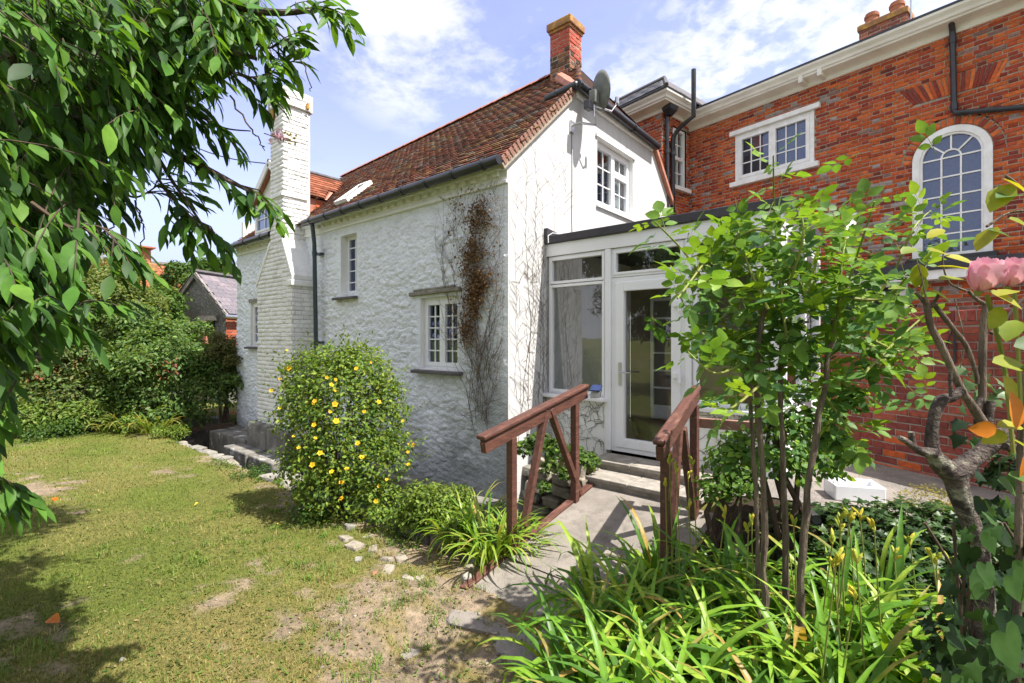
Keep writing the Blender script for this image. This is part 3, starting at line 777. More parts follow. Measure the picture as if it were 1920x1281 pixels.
# plinth and buttress blocks down in the ditch
def block(x0, x1, y0, y1, z0, z1, name='plinth', m='plinth', top=None):
    s = MB(); s.box(x0, x1, y0, y1, z0, z1); o = s.build(name, M[m], cot, bevel=.025); return o
x = XL
for wdt in (1.0, .9, 1.1, .8, 1.2, .9, 1.0, 1.1):
    if x + wdt > -3.72: wdt = -3.72 - x
    if wdt > .2: block(x, x + wdt - .012, 4.10 + rng.random() * .03, YA + .05, -1.35, -.385 - rng.random() * .015)
    x += wdt
block(-11.6, -10.9, 3.75, 4.09, -1.35, -.42); block(-10.88, -9.70, 3.72, 4.09, -1.35, -.36)
block(-9.72, -8.9, 3.78, 3.945, -1.35, -.02); block(-8.88, -8.16, 3.78, 3.945, -1.35, -.06)
block(-9.9, -8.9, 3.44, 3.775, -1.35, -.45); block(-8.88, -7.95, 3.47, 3.775, -1.35, -.47)

# white chimney breast and stack
wch = MB()
YB = 3.95; XC = -8.27; XB = -9.67
poly_front = [(XB, -1.3), (XC, -1.3), (XC, 2.60), (-8.60, 3.28), (-9.10, 3.28), (XB, 2.55)]
wch.prism([(x_, YB + .012, z_) for x_, z_ in poly_front], (0, YA - YB, 0))
wch.box(-9.09, -8.61, YB + .012, 4.46, 3.28, 6.0)
wc_o = wch.build('chimney', M['wmortar'], cot); wc_o['label'] = 'tall white painted brick chimney'
wb = Bricks(M['wbrick']); mm = MB()
def bl_front(z):
    z0 = z - 1.3
    r = []
    if z0 > 2.55:
        t = (z0 - 2.55) / .73; r = [(-1, (XB + .57 * t - XB)), ((XC - .33 * t) - XB, 5)]
    return r
lay(wb, wc_o, mm, (XB, YB + .011, -1.3), (1, 0, 0), (0, -1, 0), 1.40, 4.58, bl_front, .215, .066, .010, 'flemish', pal_white, D=.010)
lay(wb, wc_o, mm, (XC + .001, YB + .01, -1.3), (0, 1, 0), (1, 0, 0), .43, 3.88, None, .215, .066, .010, 'flemish', pal_white, D=.010)
lay(wb, wc_o, mm, (-9.10, YB + .011, 3.30), (1, 0, 0), (0, -1, 0), .50, 2.42, None, .215, .066, .010, 'english', pal_white, D=.010)
lay(wb, wc_o, mm, (-8.611, YB + .01, 3.30), (0, 1, 0), (1, 0, 0), .46, 2.42, None, .215, .066, .010, 'english', pal_white, D=.010)
lay(wb, wc_o, mm, (-9.125, YB - .02, 5.745), (1, 0, 0), (0, -1, 0), .55, .30, None, .215, .066, .010, 'stretcher', pal_white, D=.010)
lay(wb, wc_o, mm, (-8.575, YB - .02, 5.745), (0, 1, 0), (1, 0, 0), .52, .30, None, .215, .066, .010, 'stretcher', pal_white, D=.010)
mm.build('joint', M['wmortar'], wc_o)
s = MB(); s.box(-9.13, -8.58, YB - .018, 4.50, 5.74, 6.04); s.build('chimney_cap', M['wmortar'], wc_o)
s = MB(); s.box(-9.11, -8.59, YB - .03, 4.36, 4.10, 4.13); s.box(-8.61, -8.58, YB - .03, 4.4, 4.101, 4.129); s.build('drip_course', M['wbrick'], wc_o, usecol=True)
# sloping weathered shoulder, its nib and cap stones
s = MB(); s.prism([(XC + .02, YB - .015, 2.58), (XC + .035, YB - .015, 2.66), (-8.60, YB - .015, 3.34), (-8.63, YB - .015, 3.27)], (0, .44, 0)); s.build('shoulder', M['plinth'] if False else M['wbrick'], wc_o, usecol=True, bevel=.01)
s = MB(); s.box(XC - .16, XC + .06, YB - .03, YA + .02, 2.47, 2.575); s.build('shoulder_ledge', M['wbrick'], wc_o, usecol=True, bevel=.015)
s = MB(); s.prism([(XB - .02, YB - .015, 2.53), (XB - .035, YB - .015, 2.6), (-9.12, YB - .015, 3.33), (-9.09, YB - .015, 3.26)][::-1], (0, .44, 0)); s.build('shoulder', M['wbrick'], wc_o, usecol=True, bevel=.01)
def wvis(px, py): return 480 < px < 600 and 150 < py < 700
wb.finish(wc_o, 150, wvis)
s = MB(); s.tube([(-8.85, 4.2, 6.03), (-8.85, 4.2, 6.22)], [.10, .085], 12); s.build('chimney_pot', M['wbrick'], wc_o, usecol=True, smooth=True)
for (x, y, z) in ((-9.0, 3.93, 5.66), (-8.95, 3.93, 5.58), (-8.57, 4.38, 5.82)):
    s = MB(); s.box(x - .03, x + .05, y - .02, y + .03, z - .05, z + .06); s.build('lichen_patch', M['lichen'], wc_o, bevel=.012)
# TV aerial on the white chimney: a thing of its own
ae = thing('tv_aerial', (-9.10, 3.9, 5.5), 'grey television aerial with many thin rods on the white chimney', 'aerial')
b = MB(); b.tube([(-9.06, 3.90, 5.5), (-9.06, 3.90, 7.35)], .016, 6); b.build('mast', M['metal'], ae)
b = MB(); b.tube([(-9.06, 3.90, 7.25), (-8.72, 3.80, 6.35)], .01, 5); b.build('boom', M['metal'], ae)
b = MB()
for k in range(14):
    t = k / 13; p = np.array([-9.04, 3.90, 7.2]) * (1 - t) + np.array([-8.74, 3.80, 6.42]) * t
    b.tube([p - (.07, 0.06, 0), p + (.13, .10, 0.0)], .004, 4)
b.build('rod', M['metal'], ae)

# red chimney at the ridge end
rch = MB(); rch.box(-4.765, -4.385, 6.762, 7.115, 5.5, 6.84); rc_o = rch.build('chimney', M['mortar'], cot); rc_o['label'] = 'red brick chimney at the ridge'
rb = Bricks(M['brick']); mm = MB()
def pal_ch(x, z, L):
    if z > .82 + .05 * rng.normal(): c = np.array([(.36, .085, .06), (.32, .07, .05), (.40, .10, .07)][rng.integers(3)])
    elif rng.random() < .5: c = np.array([(.07, .05, .04), (.10, .06, .045)][rng.integers(2)])
    else: c = np.array([(.25, .075, .05), (.20, .10, .055)][rng.integers(2)])
    return tuple(c * rng.uniform(.85, 1.15))
lay(rb, rc_o, mm, (-4.775, 6.756, 5.5), (1, 0, 0), (0, -1, 0), .40, 1.30, None, .20, .062, .010, 'flemish', pal_ch, D=.008)
lay(rb, rc_o, mm, (-4.379, 6.752, 5.5), (0, 1, 0), (1, 0, 0), .372, 1.30, None, .20, .062, .010, 'flemish', pal_ch, D=.008)
mm.build('joint', M['mortar'], rc_o)
rb.finish(rc_o, 120, lambda px, py: 20 < py < 160)
s = MB(); s.box(-4.82, -4.33, 6.70, 7.17, 6.80, 6.93); s.build('chimney_cap', M['lichen'], rc_o, bevel=.015)
s = MB(); s.box(-4.79, -4.36, 6.73, 7.14, 6.755, 6.80); s.build('chimney_cap', M['lichen'], rc_o)
s = MB(); s.tube([(-4.62, 6.95, 6.92), (-4.62, 6.95, 7.0)], .05, 8); s.build('chimney_pot', M['metal'], rc_o)

# dormer
D0, D1, DC = -10.75, -8.85, -9.80
zf0, ze, zr_ = 3.66, 4.28, 5.03; YD = YA - .02
dr = MB()
dr.quad((D0, YD, zf0), (D1, YD, zf0), (D1, YD, ze), (DC, YD, zr_ - .06), (D0, YD, ze))
dorm = dr.build('dormer', M['white_wood'], cot)
s = MB(); s.quad((D1 - .02, YD, zf0), (D1 - .02, YD + .66, zf0 + .5), (D1 - .02, YD + .66, ze - .03), (D1 - .02, YD, ze - .03)); s.build('cheek', M['ridge'], dorm)
hang = Bricks(M['tile'])
for r_ in range(5):
    z = zf0 + r_ * .11; y = YD + max(0, (z - 3.72) / .93)
    yy = y - .05 + (.08 if r_ % 2 else 0)
    while yy < YD + 1.0:
        hang.add((D1 - .018, yy, z), (0, 1, 0), (-.1, 0, .995), (1, 0, .1), .16, .12, .012, np.array([.50, .135, .06]) * rng.uniform(.85, 1.15), dorm); yy += .165
hang.finish(dorm, 60, lambda px, py: True, 'tile', .003)
rs = MB()
pR = lambda y, t: np.array([DC + (D1 + .05 - DC) * t, y, zr_ + (ze - .02 - zr_) * t])
pL = lambda y, t: np.array([DC + (D0 - .14 - DC) * t, y, zr_ + (ze - .1 - zr_) * t])
rs.quad(pR(YD - .12, 0), pR(YD - .12, 1), pR(YD + .55, 1), pR(YD + 1.45, 0)); rs.quad(pL(YD - .12, 1), pL(YD - .12, 0), pL(YD + 1.45, 0), pL(YD + .55, 1))
rs.build('dormer_roof', M['ridge'], dorm)
dt = Bricks(M['tile'])
for r_ in range(10):
    t = 1 - r_ / 10; p0 = pR(0, t); upv = pR(0, 0) - pR(0, 1); Hh = .16; upv /= np.linalg.norm(upv); n = np.array([-upv[2] * -1, 0, upv[0] * -1]); n = np.array([upv[2], 0, -upv[0]])
    y = YD - .12 + (.08 if r_ % 2 else 0)
    up2 = upv * Hh - n * .024; up2 /= np.linalg.norm(up2)
    while y < YD + .5 + (1 - t) * .9:
        dt.add(p0 + np.array([0, y, 0]) + n * .024, (0, 1, 0), up2, n, .158, Hh, .013, np.array([.30, .10, .055]) * rng.uniform(.6, 1.3), dorm); y += .163
dt.finish(dorm, 130, lambda px, py: px > 575, 'tile', .003)
s = MB(); s.tube([pR(YD - .14, 0) + (0, 0, .03), pR(YD + 1.4, 0) + (0, 0, .03)], .055, 8); s.build('ridge_tile', M['slate_sill'], dorm)
for sgn, pf in ((1, pR), (-1, pL)):
    s = MB(); s.bar(pf(YD - .13, 0), pf(YD - .13, 1.02), .03, .13, up=(0, 1, 0) if False else (0, 0, 1)); s.build('bargeboard', M['white_wood'], dorm)
window(dorm, (D0 + .12, YD, 3.70), (1, 0, 0), (0, -1, 0), 1.66, .64, [(.05, .05, .83, .59, 2, 2, True), (.83, .05, 1.61, .59, 2, 2, True)], recess=-.045, fd=.05, room=False, glass='glass_dark', frame='white_wood', name='dormer_window')
# roof window
rw = MB(); c0 = roof_p(-7.75, .10); upv = roof_p(-7.75, 1) - roof_p(-7.75, 0); upv /= np.linalg.norm(upv); n = np.cross((1, 0, 0), upv); n /= np.linalg.norm(n)
for (o, a, b_) in ((c0, (.045, 0, 0), upv * .66), (c0 + np.array([.345, 0, 0]), (.045, 0, 0), upv * .66), (c0 + np.array([.045, 0, 0]), (.30, 0, 0), upv * .06), (c0 + upv * .60 + np.array([.045, 0, 0]), (.30, 0, 0), upv * .06)):
    rw.obox(o, a, b_, n * .10)
ro = rw.build('roof_window', M['white_wood'], roof, bevel=.006)
s = MB(); s.obox(c0 + np.array([.045, 0, 0]) + upv * .06, (.30, 0, 0), upv * .54, n * .07); s.build('roof_pane', M['slate_sill'], roof)

# ================================================================== CONSERVATORY
YC = 5.17
Xf = lambda px: float(onY(px, 635, YC)[0])
XE = -1.0
con = thing('conservatory', (-2.3, 6.3, 0.0), 'white framed glass conservatory with a flat black edged roof beside the gable', 'conservatory')
xl, xm, xd0, xd1, xr = XG + .02, Xf(1141), Xf(1146), Xf(1286), XE
ZS, ZH = .84, 2.60
b = MB(); b.box(XG, XE + .06, YC - .03, YC + .06, 2.625, 2.785); b.box(XE - .03, XE + .06, YC + .06, 7.6, 2.625, 2.785); b.build('fascia', M['upvc'], con, bevel=.004)
b = MB(); b.box(XG, XE + .12, YC - .075, YC + .10, 2.787, 2.885); b.box(XE - .05, XE + .12, YC + .10, 7.6, 2.787, 2.885); b.build('roof_edge', M['felt'], con, bevel=.008)
b = MB(); b.box(XG + .003, XE, YC + .10, 7.7, 2.78, 2.87); b.build('roof', M['felt'], con)
b = MB(); b.prism([(XG + .004, YC - .08, 2.88), (XG + .004, YC + 0.75, 2.88), (XG + .004, YC + .75, 2.90), (XG + .004, YC - .08, 2.99)], (.05, 0, 0)); b.build('flashing', M['felt'], con)
b = MB(); b.tube([(-3.62, YC - .09, 2.79), (-3.62, YC - .095, 2.88), (-3.58, YC - .05, 2.92), (-3.5, YC + .05, 2.905)], .007, 5); b.build('cable', M['upvc'], con)
# left glazed panel: a top light and a large pane
def panel(x0, x1, trans, label, room=False):
    return window(con, (x0, YC, ZS), (1, 0, 0), (0, -1, 0), x1 - x0, ZH - ZS + .02, [(.02, trans - ZS + .005, x1 - x0 - .02, ZH - ZS, 1, 1, True), (.02, .02, x1 - x0 - .02, trans - ZS - .005, 1, 1, True)],
                  recess=0, ft=.04, fd=.07, sash_t=.035, room=False, label=label)
panel(xl, xm - .03, 2.255, 'large glazed panel left of the door')
panel(xd1 + .07, XE - .05, 2.255, 'large glazed panel right of the door')
b = MB(); b.box(xm - .03, xd0 + .005, YC - .035, YC + .07, .22, 2.62); b.box(xd1 + .005, xd1 + .065, YC - .03, YC + .07, .22, 2.62); b.box(XE - .05, XE + .05, YC - .03, YC + .07, .2, 2.62)
b.build('post', M['upvc'], con, bevel=.006)
# top light over the door
window(con, (xd0 + .006, YC, 2.275), (1, 0, 0), (0, -1, 0), xd1 - xd0 - .004, .345, [(.03, .03, xd1 - xd0 - .034, .315, 1, 1, True)], recess=.0, ft=.035, fd=.06, sash_t=.03, room=False, name='top_light')
# door
dw = xd1 - xd0
door = window(con, (xd0 + .006, YC, .215), (1, 0, 0), (0, -1, 0), dw - .004, 2.055, [(.055, .055, dw - .06, 2.0, 1, 1, True)], recess=.0, ft=.06, fd=.07, sash_t=.105, room=False, name='door', label='white door with one tall glass pane and a lever handle')
hx = xd0 + .125
b = MB(); b.box(hx - .016, hx + .016, YC - .03, YC - .012, 1.0, 1.27); b.tube([(hx, YC - .02, 1.16), (hx, YC - .075, 1.16), (hx + .03, YC - .085, 1.16), (hx + .16, YC - .085, 1.155)], .010, 8); b.build('handle', M['metal'], door, smooth=True)
for z in (.55, 1.12, 1.9):
    b = MB(); b.tube([(xd1 - .055, YC - .045, z - .05), (xd1 - .055, YC - .045, z + .06)], .017, 8); b.box(xd1 - .13, xd1 - .055, YC - .04, YC - .014, z, z + .06); b.build('hinge', M['upvc'], door, smooth=True)
# sills and dwarf wall
b = MB(); b.box(xl - .02, xm + .0, YC - .12, YC + .02, ZS - .045, ZS - .002); b.build('sill', M['upvc'], con, bevel=.006)
b = MB(); b.box(xd1 + .05, XE + .08, YC - .12, YC + .02, ZS - .045, ZS - .002); b.build('sill', M['upvc'], con, bevel=.006)
for bx in ((XG + .003, xm - .02, YC - .02, YC + .12, -.3, ZS - .046), (xd1 + .04, XE + .05, YC - .02, YC + .12, -.3, ZS - .046), (XE - .08, XE + .05, YC + .12, 7.6, -.1, ZS - .046)):
    b = MB(); b.box(*bx); b.build('dwarf_wall', M['render'], con)
# right side glazing
window(con, (XE + .05, YC + .1, ZS), (0, 1, 0), (1, 0, 0), 2.3, 1.77, [(.02, .02, 1.15, 1.75, 1, 1, True), (1.15, .02, 2.28, 1.75, 1, 1, True)], recess=0, ft=.05, fd=.07, sash_t=.05, room=False)
# inside
b = MB(); b.quad((XG + .004, YC + .07, .212), (XE, YC + .07, .212), (XE, 7.6, .212), (XG + .004, 7.6, .212)); b.build('floor', M['floorwood'], con)
b = MB(); b.quad((XG + .004, 7.6, .2), (XE + .05, 7.6, .2), (XE + .05, 7.6, 2.78), (XG + .004, 7.6, 2.78)); b.build('back_wall', M['brownwall'], con)
idr = window(con, (-3.32, 7.56, .235), (1, 0, 0), (0, -1, 0), .74, 1.98, [(.0, .18, .74, 1.98, 1, 6, True)], recess=0, ft=.05, fd=.04, sash_t=.05, room=False, name='inner_door', frame='white_wood', label='white glazed inner door', bar_t=.03)
b = MB(); b.box(-3.27, -2.63, 7.525, 7.556, .26, .44); b.build('kick_panel', M['white_wood'], idr)
b = MB(); b.box(-2.3, -1.3, 6.6, 7.2, .75, .80); 
for (x, y) in ((-2.25, 6.65), (-1.35, 6.65), (-2.25, 7.15), (-1.35, 7.15)): b.box(x - .03, x + .03, y - .03, y + .03, .215, .75)
tag(b.build('dark_table', M['floorwood']), 'dark wooden table inside the conservatory right of the door', 'table')
# steps
stp = thing('door_steps', (-2.1, 4.8, 0), 'two low stone paved steps up to the conservatory door', 'steps')
for (y0, z0, x0) in ((4.40, .0, -2.66), (4.74, .095, -2.80)):
    for k, (a, c) in enumerate(((x0, x0 + .48), (x0 + .488, x0 + .93), (x0 + .938, -1.45))):
        s = MB(); s.box(a, c, y0, y0 + .40 if z0 == 0 else YC - .035, z0 + .058, z0 + .098); s.build('tread', M['step'], stp, bevel=.006)
    s = MB(); s.box(x0 + .03, -1.5, y0 + .03, YC - .04, z0 - .12 if z0 == 0 else z0 - .0, z0 + .057); s.build('riser', M['step'], stp)

# ================================================================== RED BRICK HOUSE
XPd = -(FW - 0.789 * RT); XPd = XPd / np.linalg.norm(XPd)
YPd = np.array([-XPd[1], XPd[0], 0.0])
IC = at(1293, 635, 10.07); IC[2] = 0
def fp(px, py, off=0.0):
    p = on_plane(px, py, IC - YPd * off, YPd); return float(np.dot(p - IC, XPd)), float(p[2])
RH = lambda s, z, y=0.0: IC + XPd * s + np.array([0, 0, z]) - YPd * y
NR = -YPd
red = thing('red_brick_house', tuple(IC + XPd * 3 + YPd * 2), 'tall red and grey brick house with a white cornice and an arched window', 'house')
ZT = 5.93; S1 = 7.6
sa, za = fp(1379, 256); sb, _ = fp(1527, 300); _, zb = fp(1379, 343)
W1 = (sa, sb, zb, za)
a0, _ = fp(1711, 300); a1, _ = fp(1862, 300); zsp = fp(1785, 293)[1]; zab = fp(1800, 478)[1]; ar = (a1 - a0) / 2; ac = (a0 + a1) / 2
g0, _ = fp(1545, 540); g1, _ = fp(1702, 540)
f_bl, f_br = fp(1713, 199), fp(1868, 152); f_tl, f_tr = fp(1687, 172), fp(1895, 108)
fz0, fz1 = (f_bl[1] + f_br[1]) / 2, (f_tl[1] + f_tr[1]) / 2
def blk(z):
    r = []
    if W1[2] - .02 < z < W1[3] + .02: r.append((W1[0], W1[1]))
    ra = ar + .13
    if zab < z < zsp: r.append((a0, a1))
    if zsp <= z < zsp + ra:
        d = math.sqrt(max(0, ra * ra - (z - zsp) ** 2)); r.append((ac - d, ac + d))
    if fz0 < z < fz1:
        t = (z - fz0) / (fz1 - fz0); r.append((f_bl[0] + (f_tl[0] - f_bl[0]) * t, f_br[0] + (f_tr[0] - f_br[0]) * t))
    if 1.15 < z < 2.44: r.append((g0, g1))
    return r
wm = MB()
wall = MB(); wall.quad(RH(-.2, -.1, -.12), RH(S1, -.1, -.12), RH(S1, ZT, -.12), RH(-.2, ZT, -.12)); wallo = wall.build('wall', M['gmortar'], red); wallo['label'] = 'red and grey brick facade'
rbk = Bricks(M['brick'])
lay(rbk, wallo, wm, RH(0, .15), XPd, NR, S1, ZT - .15, lambda z: blk(z + .15), .190, .0505, .0095, 'flemish', pal_old(), D=.008)
# wing that steps forward at the left
WC = -0.98     # forward distance
wing0 = lambda y, z, o=0.0: IC - YPd * y + XPd * o + np.array([0, 0, z])
sx = lambda px, py: (lambda p: (float(-np.dot(p - IC, YPd)), float(p[2])))(on_plane(px, py, IC, XPd))
ws0, wz1 = sx(1281, 238); ws1, wz0 = sx(1250, 350)
ws0, ws1 = .13, .62; wz0, wz1 = sx(1270, 352)[1], sx(1262, 236)[1]
ZW = 6.06
lay(rbk, wallo, wm, wing0(.98, .15), YPd, XPd, .98, ZW - .15, lambda z: ([(.98 - ws1, .98 - ws0)] if wz0 < z + .15 < wz1 else []), .190, .0505, .0095, 'flemish', pal_old(seed=5), D=.008)
lay(rbk, wallo, wm, wing0(.98, .15) - XPd * 3.0, XPd, NR, 3.0, ZW - .15, None, .190, .0505, .0095, 'flemish', pal_old(seed=9), D=.008)
# arches
def rad_bricks(n, r0, r1, pal):
    for k in range(n):
        t0 = math.pi * (k + .08) / n; t1 = math.pi * (k + .92) / n
        tm = (t0 + t1) / 2; rad = XPd * math.cos(tm) + np.array([0, 0, math.sin(tm)]); tan = XPd * math.sin(tm) - np.array([0, 0, math.cos(tm)])
        wd = r0 * (t1 - t0) * 1.06
        rbk.add(RH(ac, zsp) + rad * r0 - tan * wd / 2, tan, rad, NR, wd, r1 - r0, .012, pal(), wallo)
rad_bricks(21, ar + .012, ar + .115, lambda: np.array([(.40, .10, .035), (.30, .06, .028), (.46, .12, .04), (.22, .045, .03)][rng.integers(4)]) * rng.uniform(.85, 1.15))
tq = np.linspace(0, math.pi, 24); wm.add([RH(ac + (ar + .13) * math.cos(t), zsp + (ar + .13) * math.sin(t), -.002) for t in tq] + [RH(ac + (ar - .02) * math.cos(t), zsp + (ar - .02) * math.sin(t), -.002) for t in tq], [[i, i + 1, i + 25, i + 24] for i in range(23)])
wm.quad(RH(f_bl[0] - .08, fz0 - .07, -.003), RH(f_br[0] + .08, fz0 - .07, -.003), RH(f_tr[0] + .08, fz1 + .07, -.003), RH(f_tl[0] - .08, fz1 + .07, -.003))
nf = 22
for k in range(nf):
    t = (k + .06) / nf; t2 = (k + .94) / nf
    p0 = RH(f_bl[0] + (f_br[0] - f_bl[0]) * t, fz0); p1 = RH(f_tl[0] + (f_tr[0] - f_tl[0]) * t, fz1); upv = p1 - p0; Hh = np.linalg.norm(upv); upv /= Hh
    rt_ = np.cross(upv, NR); wd = (f_br[0] - f_bl[0]) * .93 / nf * 1.06
    c = np.array([(.42, .10, .035), (.36, .075, .03), (.20, .04, .028), (.48, .13, .04), (.17, .045, .035)][rng.integers(5)])
    rbk.add(p0, -rt_ if np.dot(rt_, XPd) < 0 else rt_, upv, NR, wd, Hh, .010, c, wallo)
wm.build('wall_joint', M['mortar'], red)
rbk.finish(wallo, 300, lambda px, py: (px > 1300 and py < 480) and not (1480 < px < 1900 and py > 415), 'brick', .004)
# cornice, gutters, roof
def along(mb, s0, s1, prof, o, d, outv):
    """profile (out, z) swept from s0 to s1 along d"""
    A = [o + d * s0 + outv * y + np.array([0, 0, z]) for y, z in prof]; B = [o + d * s1 + outv * y + np.array([0, 0, z]) for y, z in prof]; n = len(prof)
    mb.add(A + B, [[i, i + 1, n + i + 1, n + i] for i in range(n - 1)] + [list(range(n)), list(range(2 * n - 1, n - 1, -1))])
prof = [(0, ZT - .06), (.035, ZT - .055), (.04, ZT + .005), (.07, ZT + .02), (.24, ZT + .045), (.25, ZT + .075), (.27, ZT + .08), (.285, ZT + .12), (.33, ZT + .165), (.335, ZT + .20), (0, ZT + .22)]
b = MB(); along(b, .0, S1, prof, IC, XPd, NR); b.build('cornice', M['cornice'], red)
profw = [(y, z + .13) for y, z in prof]
b = MB(); np_ = len(profw); Zq = lambda z: np.array([0, 0, z])
ra_ = [IC + XPd * y - YPd * y + Zq(z) for y, z in profw]; rb_ = [IC - YPd * (.98 + y) + XPd * y + Zq(z) for y, z in profw]; rc_ = [p - XPd * 3.3 for p in rb_]
b.add(ra_ + rb_ + rc_, [[k * np_ + i, k * np_ + i + 1, (k + 1) * np_ + i + 1, (k + 1) * np_ + i] for k in (0, 1) for i in range(np_ - 1)]); b.build('cornice', M['cornice'], red)
for s_ in (fp(1508, 165)[0], fp(1543, 150)[0]):
    b = MB(); b.obox(RH(s_, ZT - .03, .03), XPd * .07, NR * .24, (0, 0, .12)); b.build('bracket', M['cornice'], red, bevel=.008)
b = MB(); b.obox(RH(.0, ZT + .202, .34), XPd * S1, NR * -.5, (0, 0, .035)); b.obox(IC - YPd * 1.34 + XPd * .34 + np.array([0, 0, ZT + .335]), YPd * 1.5, -XPd * .5, (0, 0, .035)); b.obox(IC - YPd * 1.345 + XPd * .34 + np.array([0, 0, ZT + .334]), -XPd * 3.3, YPd * .5, (0, 0, .035)); b.build('roof_edge', M['black'], red)
b = MB(); e0 = RH(.0, ZT + .24, .3); b.quad(e0, RH(S1, ZT + .24, .3), RH(S1, ZT + 1.4, -3), RH(0, ZT + 1.4, -3)); b.build('roof', M['slate_sill'], red)
# wing hip roof in slates
wz = ZT + .37
c0 = IC - YPd * 1.34 + XPd * .34; cL = c0 - XPd * 3.2
rd0 = c0 - XPd * .45 + YPd * .62 + np.array([0, 0, wz + .50]); rdL = cL + YPd * .62 + np.array([0, 0, wz + .50]); cB = c0 + YPd * 3.2
b = MB(); z_ = np.array([0, 0, wz]); b.quad(cL + z_, c0 + z_, rd0, rdL); b.quad(c0 + z_, cB + z_, rd0 + YPd * 2, rd0)
wr = b.build('wing_roof', M['slate_sill'], red)
sl = Bricks(M['slate']); upv = (rdL - (cL + z_)); Ls = np.linalg.norm(upv); upv /= Ls; nn = np.cross(XPd, upv)
for r_ in range(int(Ls / .15)):
    xx = (.0 if r_ % 2 else .14)
    while xx < 3.2 - .45 * r_ * .15 / Ls:
        sl.add(cL + z_ + XPd * xx + upv * r_ * .15 + nn * .012, XPd, upv - nn * .05, nn, max(.02, min(.275, 3.2 - .45 * (r_ + 1.3) * .15 / Ls - xx)), .22, .008, np.array([.10, .10, .11]) * rng.uniform(.7, 1.4), wr); xx += .28
sl.finish(wr, 0, name='slate', bev=.002)
b = MB(); b.tube([rd0 + (0, 0, .02), rdL + (0, 0, .02)], .05, 6); b.tube([c0 + z_, rd0], .045, 6); b.build('ridge', M['slate_sill'], red)
# sash window with head board and sill
w_, h_ = W1[1] - W1[0], W1[3] - W1[2]
window(red, RH(W1[0], W1[2]), XPd, NR, w_, h_, [(.07, .05, w_ / 2, h_ - .05, 3, 3, True), (w_ / 2, .05, w_ - .07, h_ - .05, 3, 3, True)], recess=-.012, ft=.075, fd=.08, sash_t=.06, frame='white_wood', glass='glass_dark', label='white casement window pair with pale blinds',
       blind=[(.05, w_ - .05, h_ * .62, h_)], roomd=.8)
b = MB(); b.obox(RH(W1[0] - .09, W1[3] + .001, .0), XPd * (w_ + .19), NR * .075, (0, 0, .085)); b.build('head_board', M['white_wood'], red, bevel=.006)
b = MB(); b.obox(RH(W1[0] - .08, W1[2] - .09, .0), XPd * (w_ + .16), NR * .085, (0, 0, .088)); b.build('window_sill', M['white_wood'], red, bevel=.006)
# wing side sash
wo_ = wing0(ws1, wz0); ww, wh = ws1 - ws0, wz1 - wz0
window(red, wo_, YPd, XPd, ww, wh, [(.05, .03, ww - .05, wh * .5, 2, 2, True), (.05, wh * .5, ww - .05, wh - .03, 2, 2, True)], recess=.03, ft=.06, fd=.07, sash_t=.035, frame='white_wood', glass='glass', reveal=None, label='narrow sash window in the side of the wing', blind=[(0.04, ww * .42, .05, wh), (ww * .6, ww, .05, wh)])
b = MB(); b.obox(wo_ - YPd * .06 + np.array([0, 0, -.08]), YPd * (ww + .1), XPd * .10, (0, 0, .078)); b.build('window_sill', M['white_wood'], red)
# arched window
aw = MB(); FT = .085
def ring(mb, r0, r1, y0, y1, cz, n=20, a0_=0, a1_=math.pi, cx=ac):
    V, F = [], []
    for i in range(n + 1):
        t = a0_ + (a1_ - a0_) * i / n; c, s_ = math.cos(t), math.sin(t)
        V += [RH(cx + r0 * c, cz + r0 * s_, y0), RH(cx + r1 * c, cz + r1 * s_, y0), RH(cx + r1 * c, cz + r1 * s_, y1), RH(cx + r0 * c, cz + r0 * s_, y1)]
    for i in range(n):
        for j in range(4): F.append([i * 4 + j, i * 4 + (j + 1) % 4, i * 4 + 4 + (j + 1) % 4, i * 4 + 4 + j])
    mb.add(V, F)
ri = ar - FT
ring(aw, ri, ar, -.06, .022, zsp); ring(aw, ri - .03, ri, -.06, .002, zsp)
for s_ in (a0, a1 - FT): aw.obox(RH(s_, zab, -.06), XPd * FT, NR * .082, (0, 0, zsp - zab))
for s_ in (a0 + FT, a1 - FT - .03): aw.obox(RH(s_, zab, -.06), XPd * .03, NR * .062, (0, 0, zsp - zab))
aw.obox(RH(a0 + FT + .03, zab, -.06), XPd * (2 * ri - .06), NR * .062, (0, 0, .05))
awo = aw.build('arched_window', M['white_wood'], red); awo['label'] = 'tall white arched window with a fan head'
gb = MB(); bt = .02; y0, dy = -.035, .022
rin = ri - .03; th = rin * 2 / 3
for s_ in (ac - th / 2, ac + th / 2): gb.obox(RH(s_ - bt / 2, zab + .05, y0), XPd * bt, NR * dy, (0, 0, zsp - zab - .05))
npn = 5
for k in range(npn):
    z = zab + .05 + (zsp - zab - .05) * (k + 1) / npn
    gb.obox(RH(ac - rin, z - bt / 2, y0), XPd * rin * 2, NR * (dy - .002), (0, 0, bt))
ring(gb, th / 2 - bt / 2, th / 2 + bt / 2, y0, y0 + dy, zsp, 14)
for a_ in (45, 90, 135):
    t = math.radians(a_); p = RH(ac + th / 2 * math.cos(t), zsp + th / 2 * math.sin(t), y0 + .01); q = RH(ac + rin * math.cos(t), zsp + rin * math.sin(t), y0 + .01)
    gb.bar(p, q, .02, .022, up=NR)
gb.build('glazing_bar', M['white_wood'], awo)
pm = MB(); pm.add([RH(ac - rin, zab + .05, -.04), RH(ac + rin, zab + .05, -.04)] + [RH(ac + rin * math.cos(t), zsp + rin * math.sin(t), -.04) for t in np.linspace(0, math.pi, 22)], [list(range(24))]); pm.build('pane', M['glass_dark'], awo)
